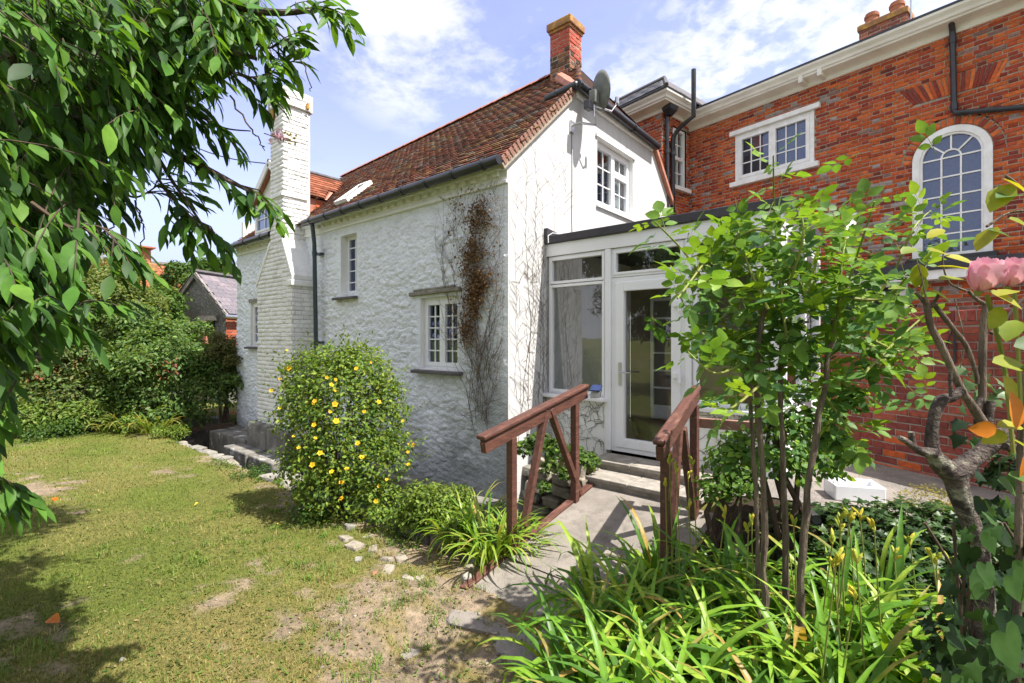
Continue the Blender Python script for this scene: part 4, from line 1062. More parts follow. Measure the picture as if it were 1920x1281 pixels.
rm = MB(); rm.quad(RH(a0, zab, -1.0), RH(a1, zab, -1.0), RH(a1, zsp + ar, -1.0), RH(a0, zsp + ar, -1.0)); rm.quad(RH(a0 - .3, zab, -.08), RH(a0 - .3, zab, -1), RH(a0 - .3, zsp + ar, -1), RH(a0 - .3, zsp + ar, -.08)); rm.build('interior', M['dark'], awo)
rm = MB(); rm.tube([RH(ac + .1, zab, -.4), RH(ac + .1, zab + .75, -.4)], .035, 8); rm.build('newel_post', M['blind'], awo)
b = MB(); b.obox(RH(a0 - .05, zab - .075, .0), XPd * (a1 - a0 + .1), NR * .10, (0, 0, .073)); b.build('window_sill', M['black'], red)
# lean-to roof edge below the arched window and the ground floor window
sl0, zl0 = fp(1600, 520); sl1 = S1; zl = zab - .08
b = MB(); b.obox(RH(sl0, zl - .13, .0), XPd * (S1 - sl0), NR * .30, (0, 0, .12)); b.build('flat_roof', M['felt'], red, bevel=.01)
b = MB(); b.obox(RH(sl0, zl - .26, .0), XPd * (S1 - sl0), NR * .27, (0, 0, .128)); b.build('fascia', M['white_wood'], red)
window(red, RH(g0, 1.15), XPd, NR, g1 - g0, 1.29, [(.05, .05, (g1 - g0) / 2, 1.24, 1, 2, True), ((g1 - g0) / 2, .05, g1 - g0 - .05, 1.24, 1, 2, True)], recess=-.01, ft=.06, frame='white_wood', glass='glass_dark')
p0, p1, p2, p3 = (at(1490, 408, 6.9), at(1606, 402, 7.2), at(1583, 452, 6.4), at(1470, 455, 6.1))
b = MB(); b.quad(p0, p1, p2, p3); b.build('lean_to_glazing', M['glass'], red)
b = MB(); b.bar(p1, p2, .09, .05); b.build('bargeboard', M['white_wood'], red)
# downpipes
def fpt(px, py, off): s_, z = fp(px, py, off); return RH(s_, z, off)
b = MB(); q0, q1, q2 = fpt(1783, 36, .20), fpt(1786, 60, .06), fpt(1789, 208, .06)
s1_, z1_ = fp(1789, 210, .06); s2_, z2_ = fp(1925, 219, .06); z2_ = z1_ - .0 if z2_ > z1_ else z2_
b.tube([q0, q1, q2, RH(s1_ + .02, z1_ - .02, .06), RH(s1_ + .08, z1_ - .035, .06), RH(s2_ + .6, z2_ - .03, .06)], .036, 10)
ro_ = b.build('downpipe', M['black'], red, smooth=True); ro_['label'] = 'black pipe with an elbow above the arched window'
for (px, py) in ((1789, 200), (1786, 75)):
    c = fpt(px, py, .06); bb = MB(); bb.tube([c - (0, 0, .05), c + (0, 0, .05)], .044, 10); bb.build('collar', M['black'], ro_)
for off, y, top, r in ((.07, .90, 5.92, .036), (.07, .72, 5.6, .045)):
    b = MB()
    if r < .04: b.tube([wing0(y, .2, off), wing0(y, top, off)], r, 10)
    else: b.tube([wing0(y, .2, off), wing0(y, 5.55, off), wing0(y - .03, 5.72, off + .14), wing0(y - .06, 5.85, off + .42), wing0(y - .06, 6.75, off + .42)], r, 10)
    pp = b.build('downpipe', M['black'], red, smooth=True)
    for z in (5.2, 3.6):
        bb = MB(); c = wing0(y, z, off); bb.tube([c, c + (0, 0, .07)], r * 1.25, 10); bb.build('collar', M['black'], pp)
b = MB(); c = wing0(.90, 5.92, .1); V = []
for (z, k) in ((0, .05), (.10, .12), (.24, .16), (.27, .16)): V += [c + YPd * k * sy + XPd * k * sx_ + np.array([0, 0, z]) for (sx_, sy) in ((-.55, -1), (.9, -1), (.9, 1), (-.55, 1))]
b.add(V, [[i * 4 + j, i * 4 + (j + 1) % 4, i * 4 + 4 + (j + 1) % 4, i * 4 + 4 + j] for i in range(3) for j in range(4)] + [[12, 13, 14, 15]]); b.build('rain_hopper', M['black'], red)
# stack with two pots
sc_ = at(1660, 45, 10.3); sc_[2] = 0
chm = MB(); chm.obox(sc_ - XPd * .40 - YPd * .22 + np.array([0, 0, 6.2]), XPd * .80, YPd * .44, (0, 0, 2.17)); cho = chm.build('chimney', M['mortar'], red); cho['label'] = 'brick chimney with two terracotta pots'
cb = Bricks(M['brick']); mm = MB()
pc_ = lambda x, z, L: np.array([(.26, .09, .06), (.20, .075, .06), (.33, .12, .075)][rng.integers(3)]) * rng.uniform(.8, 1.2)
lay(cb, cho, mm, sc_ - XPd * .41 - YPd * .228 + np.array([0, 0, 6.2]), XPd, NR, .82, 2.18, None, .215, .065, .011, 'flemish', pc_, D=.008)
lay(cb, cho, mm, sc_ + XPd * .408 - YPd * .23 + np.array([0, 0, 6.2]), YPd, XPd, .46, 2.18, None, .215, .065, .011, 'flemish', pc_, D=.008)
mm.build('joint', M['mortar'], cho); cb.finish(cho, 0)
b = MB(); b.obox(sc_ - XPd * .44 - YPd * .26 + np.array([0, 0, 8.24]), XPd * .88, YPd * .52, (0, 0, .12)); b.build('chimney_cap', M['lichen'], cho, bevel=.012)
for k in (-.24, .2):
    c = sc_ + XPd * k; b = MB(); b.tube([c + (0, 0, z) for z in (8.34, 8.54, 8.55, 8.60, 8.605, 8.64)], [.13, .12, .14, .14, .12, .12], 14); b.build('chimney_pot', M['pot'], cho, smooth=True)
b = MB(); c = at(1708, 30, 9.6); b.tube([c - (0, 0, 1.2), c + (0, 0, .9)], .014, 5); tag(b.build('aerial_pole', M['metal']), 'thin grey pole standing up beside the two chimney pots', 'pole')

# ================================================================== LOW RED BRICK GARDEN WALL
ug = -(FW - 0.4 * RT); ug = ug / np.linalg.norm(ug); ng = -(0.371 * FW + 0.9285 * RT); ng /= np.linalg.norm(ng)
G0 = at(1545, 635, 5400 / 945.0); G0[2] = 0; G1 = at(1985, 635, 5400 / 1385.0); LG = float(np.dot(G1 - G0, ug)) + 2.2
gw = thing('brick_wall', tuple(G0 + ug * LG / 2 + np.array([0, 0, .19])), 'low red brick wall with a soldier course on top behind the rose', 'wall')
b = MB(); b.obox(G0 + np.array([0, 0, .1]) - ng * .012, ug * LG, -ng * .2, (0, 0, 1.70)); go = b.build('wall', M['gmortar'], gw)
gb_ = Bricks(M['brick']); mm = MB()
lay(gb_, go, mm, G0 + np.array([0, 0, .155]), ug, ng, LG, 1.555, None, .215, .065, .011, 'stretcher', pal_new, D=.011)
lay(gb_, go, mm, G0 + np.array([0, 0, 1.713]), ug, ng, LG, .105, None, .066, .102, .011, 'soldier', lambda x, z, L: np.array([(.24, .06, .05), (.20, .05, .045), (.27, .065, .05)][rng.integers(3)]) * rng.uniform(.85, 1.15), D=.012)
mm.build('wall_joint', M['gmortar'], gw)
gb_.finish(go, 300, lambda px, py: px > 1560, 'brick', .005)
b = MB(); c = G0 + ug * 1.28 + ng * .03; b.tube([c + (0, 0, 1.40) - ug * .09, c + (0, 0, 1.62) - ug * .02], .006, 5); b.tube([c + (0, 0, 1.32), c + (0, 0, 1.66)], .012, 6); b.tube([c + (0, 0, 1.40) - ug * .09, c + (0, 0, 1.33)], .005, 5)
tag(b.build('wall_bracket', M['black']), 'small black iron bracket on the red brick garden wall', 'bracket')

# ================================================================== STONE OUTBUILDING, FAR HOUSE
ob = thing('stone_outbuilding', tuple(onY(400, 700, 9.0) * np.array([1, 1, 0])), 'small stone outbuilding with a purple slate roof behind the hedge', 'outbuilding')
O_apex = at(369, 513, 14.2)
# gable faces the camera side; ridge runs right and away
gd = FW * .62 + RT * -.78; gd /= np.linalg.norm(gd)       # along gable, towards the left/far side
gd = -RT * .80 + FW * .10; gd /= np.linalg.norm(gd)
rdn = np.array([-gd[1], gd[0], 0]); rdn = rdn if np.dot(rdn, FW) > 0 else -rdn
ridge_dir = RT * .267 + FW; ridge_dir /= np.linalg.norm(ridge_dir); ridge_dir[2] = 0
gdir = np.array([ridge_dir[1], -ridge_dir[0], 0]); gdir = gdir if np.dot(gdir, FW) < 0 else -gdir     # towards the camera along the gable
A0 = O_apex.copy(); ez = A0[2] - 1.12
hw = 1.05
gR = A0 + gdir * hw; gL = A0 - gdir * hw
zz = lambda p, z: np.array([p[0], p[1], z])
b = MB(); b.quad(zz(gL, -1.2), zz(gR, -1.2), zz(gR, ez), A0, zz(gL, ez)); b.build('gable_wall', M['flint'], ob)
b = MB(); b.quad(zz(gR, -1.2), zz(gR + ridge_dir * 5, -1.2), zz(gR + ridge_dir * 5, ez), zz(gR, ez)); sw = b.build('side_wall', M['flint'], ob)
b = MB(); rl = A0 - ridge_dir * .14
er = zz(gR + gdir * .10, ez - .1); b.quad(er - ridge_dir * .14, er + ridge_dir * 5, A0 + ridge_dir * 5 + (0, 0, .03), rl + (0, 0, .03))
el = zz(gL - gdir * .10, ez - .1); b.quad(el - ridge_dir * .14, rl + (0, 0, .03), A0 + ridge_dir * 5 + (0, 0, .03), el + ridge_dir * 5)
rf = b.build('roof', M['slate_sill'], ob)
sb_ = Bricks(M['slate']); e0 = er - ridge_dir * .14; upv = rl + np.array([0, 0, .03]) - e0; Ls = np.linalg.norm(upv); upv /= Ls; nn = np.cross(ridge_dir, upv)
nn = nn if nn[2] > 0 else -nn
for r_ in range(int(Ls / .17)):
    xx = 0 if r_ % 2 else .15
    while xx < 3.6:
        c = np.array([(.17, .145, .155), (.14, .125, .135), (.20, .165, .172)][rng.integers(3)]) * rng.uniform(.85, 1.15)
        sb_.add(e0 + ridge_dir * xx + upv * r_ * .17 + nn * .02, ridge_dir, upv - nn * .06, nn, .295, .24, .014, c, rf); xx += .30
sb_.finish(rf, 130, lambda px, py: 300 < px < 470, 'slate', .002)
b = MB(); b.tube([rl + (0, 0, .06), A0 + ridge_dir * 5 + (0, 0, .06)], .07, 6); b.build('ridge', M['slate_sill'], ob)
b = MB(); b.bar(A0 - ridge_dir * .08 - (0, 0, .02), zz(gR + gdir * .1, ez - .16) - ridge_dir * .08, .06, .14); b.bar(A0 - ridge_dir * .08 - (0, 0, .02), zz(gL - gdir * .1, ez - .16) - ridge_dir * .08, .06, .14); b.build('bargeboard', M['stone'], ob)
b = MB()
for (c0_, w2_, zt, zb2) in ((A0 + gdir * .48, .20, ez - .28, ez - 2.3), (A0 - gdir * .62, .22, ez - .36, ez - 1.9)):
    p = c0_ - ridge_dir * .012; b.quad(zz(p - gdir * w2_, zb2), zz(p + gdir * w2_, zb2), zz(p + gdir * w2_, zt), zz(p - gdir * w2_, zt))
b.build('doorway', M['dark'], ob)
for (c0_, w2_, zt, zb2) in ((A0 + gdir * .48, .20, ez - .28, ez - 2.3), (A0 - gdir * .62, .22, ez - .36, ez - 1.9)):
    s = MB(); p = c0_ - ridge_dir * .10
    s.obox(zz(p - gdir * (w2_ + .14), zt), gdir * (2 * w2_ + .28), ridge_dir * .12, (0, 0, .14)); s.build('lintel', M['stone'], ob)
    s = MB(); s.obox(zz(p - gdir * w2_, zb2), gdir * .16, ridge_dir * .10, (0, 0, zt - zb2)); s.build('door_jamb', M['ridge'], ob)
ql = Bricks(M['brick']); mm = MB()
lay(ql, sw, mm, zz(gR, ez - 1.9) + gdir * .01, ridge_dir, gdir, 2.2, 1.72, None, .22, .068, .012, 'flemish', lambda x, z, L: (np.array([.42, .11, .055]) if (x < .35 + .25 * (int(z / .25) % 2) or z > 1.3 or z % .5 > .38) else np.array([.30, .26, .20])) * rng.uniform(.7, 1.15), D=.01, keep=lambda x, z: rng.random() > .10)
mm.build('wall_joint', M['mortar'], ob); ql.finish(sw, 120, lambda px, py: px < 460)
gutter(ob, [zz(gR + gdir * .16, ez - .17) - ridge_dir * .2, zz(gR + gdir * .16, ez - .17) + ridge_dir * 4], .06, 0, 'metal')

fh = thing('brick_cottage', tuple(at(330, 635, 24) * np.array([1, 1, 0])), 'distant red brick house with an orange tiled roof and lichened chimney', 'house')
ra, rb2 = at(262, 489, 23), at(520, 517, 27); ra[2] = rb2[2] = (ra[2] + rb2[2]) / 2
ra, rb2 = ra - (rb2 - ra) * .35, rb2 + (rb2 - ra) * .3
dn = -FW * 2.4; dn2 = np.array([0, 0, -2.6])
b = MB(); b.quad(ra + dn + dn2, rb2 + dn + dn2, rb2, ra); b.quad(ra, rb2, rb2 + FW * 3 + dn2, ra + FW * 3 + dn2)
fr_ = b.build('roof', M['ridge'], fh)
tl = Bricks(M['tile']); ud = rb2 - ra; LL = np.linalg.norm(ud); ud /= LL; upv = -(dn + dn2); Ls = np.linalg.norm(upv); upv /= Ls; nn = np.cross(ud, upv)
for r_ in range(int(Ls / .2)):
    xx = 0 if r_ % 2 else .12
    while xx < LL:
        tl.add(ra + dn + dn2 + ud * xx + upv * r_ * .2 + nn * .02, ud, upv - nn * .1, nn, .235, .26, .02, np.array([.36, .12, .06]) * rng.uniform(.6, 1.35), fr_); xx += .24
tl.finish(fr_, 120, lambda px, py: 250 < px < 320, 'tile', .003)
b = MB(); b.bar(ra + (0, 0, .05), rb2 + (0, 0, .05), .2, .12); b.build('ridge', M['stone'], fh)
b = MB(); b.quad(*[p + dn * .98 for p in (ra + (0, 0, -6), rb2 + (0, 0, -6), rb2 + (0, 0, -2.55), ra + (0, 0, -2.55))]); b.build('wall', M['brick'], fh, usecol=True).data.color_attributes['Col'].data.foreach_set('color', np.tile(np.array([.3, .1, .06, 1], np.float32), 4))
cc_ = at(272, 520, 22); 
b = MB(); b.box(cc_[0] - .3, cc_[0] + .3, cc_[1] - .3, cc_[1] + .3, 1.5, 4.95); cf = b.build('chimney', M['mortar'], fh)
cb = Bricks(M['brick']); mm = MB()
pcf = lambda x, z, L: np.array([(.45, .12, .05), (.36, .10, .05), (.5, .18, .07)][rng.integers(3)]) * rng.uniform(.85, 1.1)
lay(cb, cf, mm, (cc_[0] - .305, cc_[1] - .31, 1.5), (1, 0, 0), (0, -1, 0), .62, 3.45, None, .22, .068, .012, 'flemish', pcf, D=.01)
lay(cb, cf, mm, (cc_[0] + .31, cc_[1] - .31, 1.5), (0, 1, 0), (1, 0, 0), .62, 3.45, None, .22, .068, .012, 'flemish', pcf, D=.01)
mm.build('joint', M['mortar'], cf); cb.finish(cf, 60, lambda px, py: True)
b = MB(); b.box(cc_[0] - .4, cc_[0] + .4, cc_[1] - .4, cc_[1] + .4, 4.6, 4.98); b.build('chimney_cap', M['lichen'], cf, bevel=.04)
b = MB(); b.tube([cc_ * (1, 1, 0) + (0, 0, 4.97), cc_ * (1, 1, 0) + (0, 0, 5.65)], [.24, .22], 12); b.box(cc_[0] - .3, cc_[0] + .5, cc_[1] - .3, cc_[1] + .3, 5.66, 5.72); b.build('chimney_pot', M['pot'], cf)

# ================================================================== HANDRAILS
def rail_z(Y, h=1.076): return h + 0.187 * (Y - 4.23)
hl = thing('handrail', (-2.57, 3.6, -.2), 'brown timber handrail with V braces left of the ramp', 'handrail')
XR = -2.57; P_ = lambda Y, z: np.array([XR, Y, z])
b = MB(); p, q = P_(2.70, rail_z(2.70)), P_(4.26, rail_z(4.26)); b.bar(p + (0, 0, -.012), q + (0, 0, -.012), .095, .035); b.build('top_rail', M['wood'], hl, bevel=.010)
b = MB(); b.bar(p + (0, .03, -.036), q + (0, 0, -.036), .066, .02); b.bar(p + (0, .03, -.092), q + (0, 0, -.092), .055, .092); b.build('rail_board', M['wood'], hl, bevel=.005)
for (pxt, pxb) in ((957, 962), (1074, 1082)):
    Yp = float(onX((pxt + pxb) / 2, 700, XR)[1]); zb2 = slab_z(Yp) - .14
    b = MB(); b.box(XR - .033, XR + .033, Yp - .033, Yp + .033, zb2, rail_z(Yp) - .137); b.build('post', M['wood'], hl, bevel=.005)
ap = onX(1026, 772, XR); f1_ = onX(982, 975, XR); f2_ = onX(1086, 920, XR)
b = MB(); b.bar(f1_ + (0.004, 0, -.05), ap + (0.004, -.035, .02), .05, .062, up=(1, 0, 0)); b.build('brace', M['wood'], hl, bevel=.004)
b = MB(); b.bar(f2_ + (0.004, 0, -.03), ap + (0.004, .035, .02), .05, .062, up=(1, 0, 0)); b.build('brace', M['wood'], hl, bevel=.004)
b = MB(); b.bar(P_(2.55, slab_z(2.55) - .03) + (-.03, 0, 0), P_(4.45, slab_z(4.45) - .03) + (-.03, 0, 0), .075, .10); b.build('kick_board', M['wood'], hl, bevel=.006)
hr = thing('handrail', (-1.4, 3.6, -.2), 'brown timber handrail right of the ramp beside the day lilies', 'handrail')
a_, c_ = np.array([-1.29, 3.06, rail_z(3.06)]), np.array([-1.50, 4.42, rail_z(4.42)])
b = MB(); b.bar(a_, c_, .085, .042); b.build('top_rail', M['wood'], hr, bevel=.018)
b = MB(); b.bar(a_ + (0, 0.02, -.075), c_ + (0, 0, -.075), .05, .10); b.build('rail_board', M['wood'], hr, bevel=.006)
for t in (.16, .92):
    p = a_ * (1 - t) + c_ * t
    b = MB(); b.box(p[0] - .033, p[0] + .033, p[1] - .033, p[1] + .033, slab_z(p[1]) - .2, p[2] - .13); b.build('post', M['wood'], hr, bevel=.005)
mid_ = a_ * .5 + c_ * .5
for t in (.2, .88):
    p = a_ * (1 - t) + c_ * t; b = MB(); b.bar(np.array([p[0], p[1], slab_z(p[1]) + .0]), mid_ + np.array([0, .04 if t > .5 else -.04, -.14]), .05, .06, up=(1, 0, 0)); b.build('brace', M['wood'], hr, bevel=.004)
b = MB(); b.bar((-1.47, 4.36, .80), (-1.0, 4.46, .80), .045, .085); b.build('side_rail', M['woodgrey'], hr, bevel=.005)
# solar lamp under the far end of the left rail
sl_ = thing('solar_lamp', (-2.50, 4.24, 1.0), 'small solar garden lamp fixed under the end of the left handrail', 'lamp')
b = MB(); c = np.array([-2.49, 4.22, 1.02]); b.obox(c, (.10, .02, 0), (-.01, .07, .05), (0, -.01, .012)); b.build('solar_panel', M['solar'], sl_)
b = MB(); b.obox(c + (0, 0, -.075), (.095, .02, .01), (-.01, .05, .015), (0, 0, .055)); b.build('lamp_body', M['metal'], sl_, bevel=.004)
b = MB(); b.obox(c + (0.005, -.004, -.07), (.08, .017, .01), (0, -.003, 0), (0, 0, .035)); b.build('lens', M['blind'], sl_)

# satellite dish
ds = thing('satellite_dish', (-3.68, 6.0, 4.85), 'grey satellite dish on a bracket high on the white gable', 'satellite dish')
c = onX(1127, 170, -3.36); V, F = [], []
dn_ = np.array([.42, .90, .12]); dn_ = dn_ / np.linalg.norm(dn_)          # faces right and away
da = np.cross((0, 0, 1), dn_); da /= np.linalg.norm(da); db = np.cross(dn_, da)
for i in range(6):
    r = i / 5
    for j in range(24):
        t = 2 * math.pi * j / 24; V.append(c + da * .21 * r * math.cos(t) + db * .275 * r * math.sin(t) + dn_ * .06 * (r * r - 1))
for i in range(5):
    for j in range(24): F.append([i * 24 + j, i * 24 + (j + 1) % 24, (i + 1) * 24 + (j + 1) % 24, (i + 1) * 24 + j])
b = MB(); b.add(V, F); o = b.build('dish', M['dish'], ds, smooth=True); md = o.modifiers.new('solid', 'SOLIDIFY'); md.thickness = .01
mt = onX(1072, 236, -3.69); jn = c - dn_ * .12 + np.array([0, 0, -.12])
b = MB(); b.tube([mt, mt + (.12, .05, .02), mt + (.22, .30, .05), jn + (0, 0, -.25), jn], [.018, .018, .018, .018, .018], 8); b.box(XG, XG + .03, mt[1] - .05, mt[1] + .05, mt[2] - .10, mt[2] + .06); b.build('arm', M['metal'], ds, smooth=True)
b = MB(); b.box(jn[0] - .05, jn[0] + .05, jn[1] - .06, jn[1] + .06, jn[2] - .08, jn[2] + .10); b.build('clamp', M['dish'], ds, bevel=.01)
b = MB(); b.tube([jn + (0, 0, -.1), jn + dn_ * .3 + (0, 0, -.16), jn + dn_ * .42 + (0, 0, -.02)], .012, 6); b.tube([jn + dn_ * .40 + (0, 0, -.04), jn + dn_ * .40 + (0, 0, .05)], .03, 8); b.build('feed_arm', M['metal'], ds)
b = MB(); b.obox(jn + (-.06, -.18, -.20), (.09, 0, 0), (0, .12, 0), (0, 0, .12)); b.build('junction_box', M['black'], ds, bevel=.008)
b = MB(); b.tube([mt + (0, 0, -.08), mt + (0, 0.01, -.7), mt + (0, 0, -1.3), mt + (0, .03, -1.9)], .005, 5); b.build('cable', M['dish'], ds)

# butler sink and pipe
sk = onZ(1608, 948, .2); sk = np.array([-.38, 4.98, .204])
s = MB(); ax_ = RT * .97 + FW * -.25; ax_ /= np.linalg.norm(ax_); ay = np.array([-ax_[1], ax_[0], 0]); Lx, Ly, Hz, tw_ = .37, .26, .13, .025
o = sk - ax_ * Lx / 2 - ay * Ly / 2
for (p, a, b2) in ((o, ax_ * Lx, ay * tw_), (o + ay * (Ly - tw_), ax_ * Lx, ay * tw_), (o + ay * tw_, ax_ * tw_, ay * (Ly - 2 * tw_)), (o + ax_ * (Lx - tw_) + ay * tw_, ax_ * tw_, ay * (Ly - 2 * tw_))): s.obox(p, a, b2, (0, 0, Hz))
s.obox(o + ax_ * tw_ + ay * tw_, ax_ * (Lx - 2 * tw_), ay * (Ly - 2 * tw_), (0, 0, .04))
tag(s.build('butler_sink', M['ceramic'], bevel=.010), 'white ceramic sink standing on the yard behind the ivy', 'sink')
c = at(1532, 976, 3.3); b = MB(); dd = at(1517, 962, 3.55) - c; b.tube([c, c + dd * 1.5], .036, 14, cap=False); b.tube([c + dd * .05, c + dd * 1.4], .030, 14)
tag(b.build('drain_pipe', M['black']), 'short open end of a black plastic pipe poking out of the ivy', 'pipe')

# overhead cable to the dormer
b = MB(); e = np.array([DC - .1, YD - .1, zr_ + .02]); s0 = at(250, 205, 9.0); b.tube([s0 * (1 - t) + e * t + np.array([0, 0, -.25 * math.sin(math.pi * t)]) for t in np.linspace(0, 1, 12)], .012, 5)
tag(b.build('overhead_cable', M['black']), 'thin black cable running through the tree to the dormer', 'cable')

# stones: retaining wall under the conservatory, kerb along the lawn edge, loose rubble
rwl = thing('rubble_retaining_wall', (-3.1, 4.7, -1.2), 'rubble stone retaining wall under ivy left of the door steps', 'wall')
k = 0
for zi, z in enumerate(np.arange(-1.2, -.02, .15)):
    x = -3.66 - .1 * (zi % 2)
    while x < -2.64:
        w = .16 + .24 * rng.random(); 
        if x + w > -2.5: break
        stone('stone', (x + w / 2, 4.68 + .05 * rng.random(), z + .07), (w * 1.0, .26, .145 + .02 * rng.random()), rng.normal() * .06, M['palestone'] if rng.random() < .7 else M['stone'], 100 + k % 9, rwl, tilt=rng.normal() * .05); x += w * .96; k += 1
for i in range(5): stone('stone', (-3.5 + .2 * i, 4.74, .02), (.14, .10, .2), rng.random() * 3, M['palestone'], 120 + i, rwl, tilt=.3)
b = MB(); b.box(-3.72, -2.62, 4.72, 4.80, -1.3, -.03); b.build('wall_core', M['plinth'], rwl)
x = -10.6; k = 0
while x < -5.4:
    w = .25 + .30 * rng.random(); y = 2.90 + .07 * rng.normal()
    stone('kerb_stone', (x + w / 2, y, -.425 + .02 * rng.random()), (w, .24 + .1 * rng.random(), .13), rng.normal() * .12, M['stone'] if k % 6 else M['palestone'], 140 + k % 8, label='flat grey stone edging the lawn along the ditch', cat='stone', group='stones edging the lawn along the ditch'); x += w * .97; k += 1
stone('kerb_stone', tuple(onZ(528, 893, -.3) * np.array([1, 1, 0]) + np.array([0, 0, -.38])), (.66, .40, .26), .25, M['stone'], 150, label='large square edged stone slab left of the yellow flowered bush', cat='stone')
rub = [(655, 985, .30, .2, .16), (648, 1005, .34, .2, .12), (665, 1022, .3, .24, .16), (700, 1025, .2, .15, .1), (672, 1045, .16, .12, .1), (725, 1045, .26, .14, .12), (752, 1042, .24, .2, .09), (728, 1065, .3, .16, .1), (700, 1072, .14, .1, .07), (766, 1080, .2, .1, .09), (790, 1078, .22, .12, .07), (740, 1085, .12, .1, .06), (872, 1085, .14, .14, .2), (880, 1060, .16, .13, .14), (610, 1000, .14, .1, .06), (690, 1000, .2, .12, .07), (640, 1040, .1, .09, .05), (802, 1100, .1, .07, .04), (660, 1070, .1, .08, .05)]
for i, (px, py, a, b2, c) in enumerate(rub):
    p = onZ(px, py + 6, -.35); p[2] = -.365 + c * .04
    stone('rubble_stone', p, (a * .62, b2 * .62, c * .8), rng.random() * 3, M['palestone'] if i % 4 else M['pot'] if i == 8 else M['stone'], 160 + i, tilt=rng.normal() * .2, label='pale broken stone lying in the bare soil at the lawn edge', cat='stone', group='pale broken stones in the bare soil')

# ================================================================== PLANTS: shared leaf tools
def tmpl(rows, fold=0.25, droop=0.2, twist=0.0):
    """leaf along +x, length 1; rows = [(t, halfwidth)]; triangles only"""
    V = [(0, 0, 0)]
    for t, w in rows:
        z = -droop * t * t
        V += [(t, w, z + fold * w), (t, 0, z), (t, -w, z + fold * w)]
    V.append((1, 0, -droop)); F = []
    F += [(0, 2, 1), (0, 3, 2)]
    for i in range(len(rows) - 1):
        a = 1 + 3 * i; b_ = a + 3
        for j in (0, 1): F += [(a + j, a + j + 1, b_ + j + 1), (a + j, b_ + j + 1, b_ + j)]
    a = 1 + 3 * (len(rows) - 1); e = len(V) - 1
    F += [(a, a + 1, e), (a + 1, a + 2, e)]
    return np.array(V, float), np.array(F, int)
T_DIAM = (np.array([(0, 0, 0), (.45, .26, .05), (1, 0, -.06), (.45, -.26, .05)], float), np.array([(0, 2, 1), (0, 3, 2)]))
T_OVAL = tmpl([(.22, .20), (.5, .27), (.8, .16)], .22, .18)
T_LONG = tmpl([(.15, .08), (.4, .135), (.68, .11), (.87, .05)], .30, .30)
T_ROSE = tmpl([(.15, .20), (.42, .33), (.72, .24), (.9, .1)], .20, .12)
def ivy_t():
    out = [(0, 0), (.05, .16), (-.08, .42), (.22, .34), (.38, .52), (.48, .28), (1, 0)]
    V = [(.25, 0, .03)] + [(x, y, -.05 * abs(y) * 2 - .06 * x) for x, y in out] + [(x, -y, -.05 * abs(y) * 2 - .06 * x) for x, y in out[1:-1][::-1]]
    n = len(V) - 1
    return np.array(V, float), np.array([(0, 1 + i, 1 + (i + 1) % n) for i in range(n)][::1])
T_IVY = ivy_t()
def heart_t():
    out = [(0, 0), (-.14, .16), (-.12, .34), (.08, .46), (.36, .44), (.66, .26), (1, 0)]
    V = [(.3, 0, -.02)] + [(x, y, .06 - .10 * (x - .3) ** 2 - .10 * y) for x, y in out] + [(x, -y, .06 - .10 * (x - .3) ** 2 - .10 * y) for x, y in out[1:-1][::-1]]
    n = len(V) - 1
    return np.array(V, float), np.array([(0, 1 + i, 1 + (i + 1) % n) for i in range(n)])
T_HEART = heart_t()
def norm(a): return a / (np.linalg.norm(a, axis=-1, keepdims=True) + 1e-9)
def frames(A, Nn):
    A = norm(A); y = norm(np.cross(Nn, A)); z = np.cross(A, y)
    return np.stack([A, y, z], -1)            # columns
def scatter(T, P, A, Nn, S, C, asp=1.0):
    TV, TF = T; R = frames(A, Nn); tv = TV * np.array([1, asp, 1])
    V = np.einsum('nij,kj->nki', R, tv) * S[:, None, None] + P[:, None, :]
    F = (TF[None] + (np.arange(len(P)) * len(TV))[:, None, None]).reshape(-1, 3)
    Cc = np.repeat(C[:, None, :], len(TV), 1)
    # lighter midrib tone is natural to the leaf
    return V.reshape(-1, 3), F, Cc.reshape(-1, 3)
def merge(parts):
    VV, FF, CC, n = [], [], [], 0
    for V, F, C in parts: VV.append(V); FF.append(F + n); CC.append(C); n += len(V)
    return np.concatenate(VV), np.concatenate(FF), np.concatenate(CC)
def foliage(name, parts, parent, m='leaf', stuff=True, smooth=False):
    V, F, C = merge(parts) if isinstance(parts, list) else parts
    o = link(name, raw_mesh(name, V - WL[parent.name], F, M[m], C, smooth), parent)
    if stuff: o['kind'] = 'stuff'
    return o
def leafcol(pal, N, var=.22):
    pal = np.array(pal, float); i = rng.integers(0, len(pal), N); f = rng.random((N, 1))
    j = rng.integers(0, len(pal), N)
    return (pal[i] * (1 - f * .5) + pal[j] * f * .5) * (1 + var * rng.normal(size=(N, 1))).clip(.5, 1.6)
_lm = {}
def leaf_obj(name, T, p, a, n, s, col, parent, m='leaf', q=9, asp=1.0, smooth=True):
    key = (id(T), m, tuple(round(float(c) * q * 3) for c in col), asp)
    if key not in _lm: _lm[key] = raw_mesh(name, T[0] * np.array([1, asp, 1]), T[1], M[m], np.tile(np.array(col), (len(T[0]), 1)), smooth)
    o = link(name, _lm[key], parent, p)
    R = frames(np.asarray(a, float)[None], np.asarray(n, float)[None])[0]
    o.rotation_euler = Matrix(R.tolist()).to_euler(); o.scale = (s, s, s)
    return o
def rdir(N): return norm(rng.normal(size=(N, 3)))
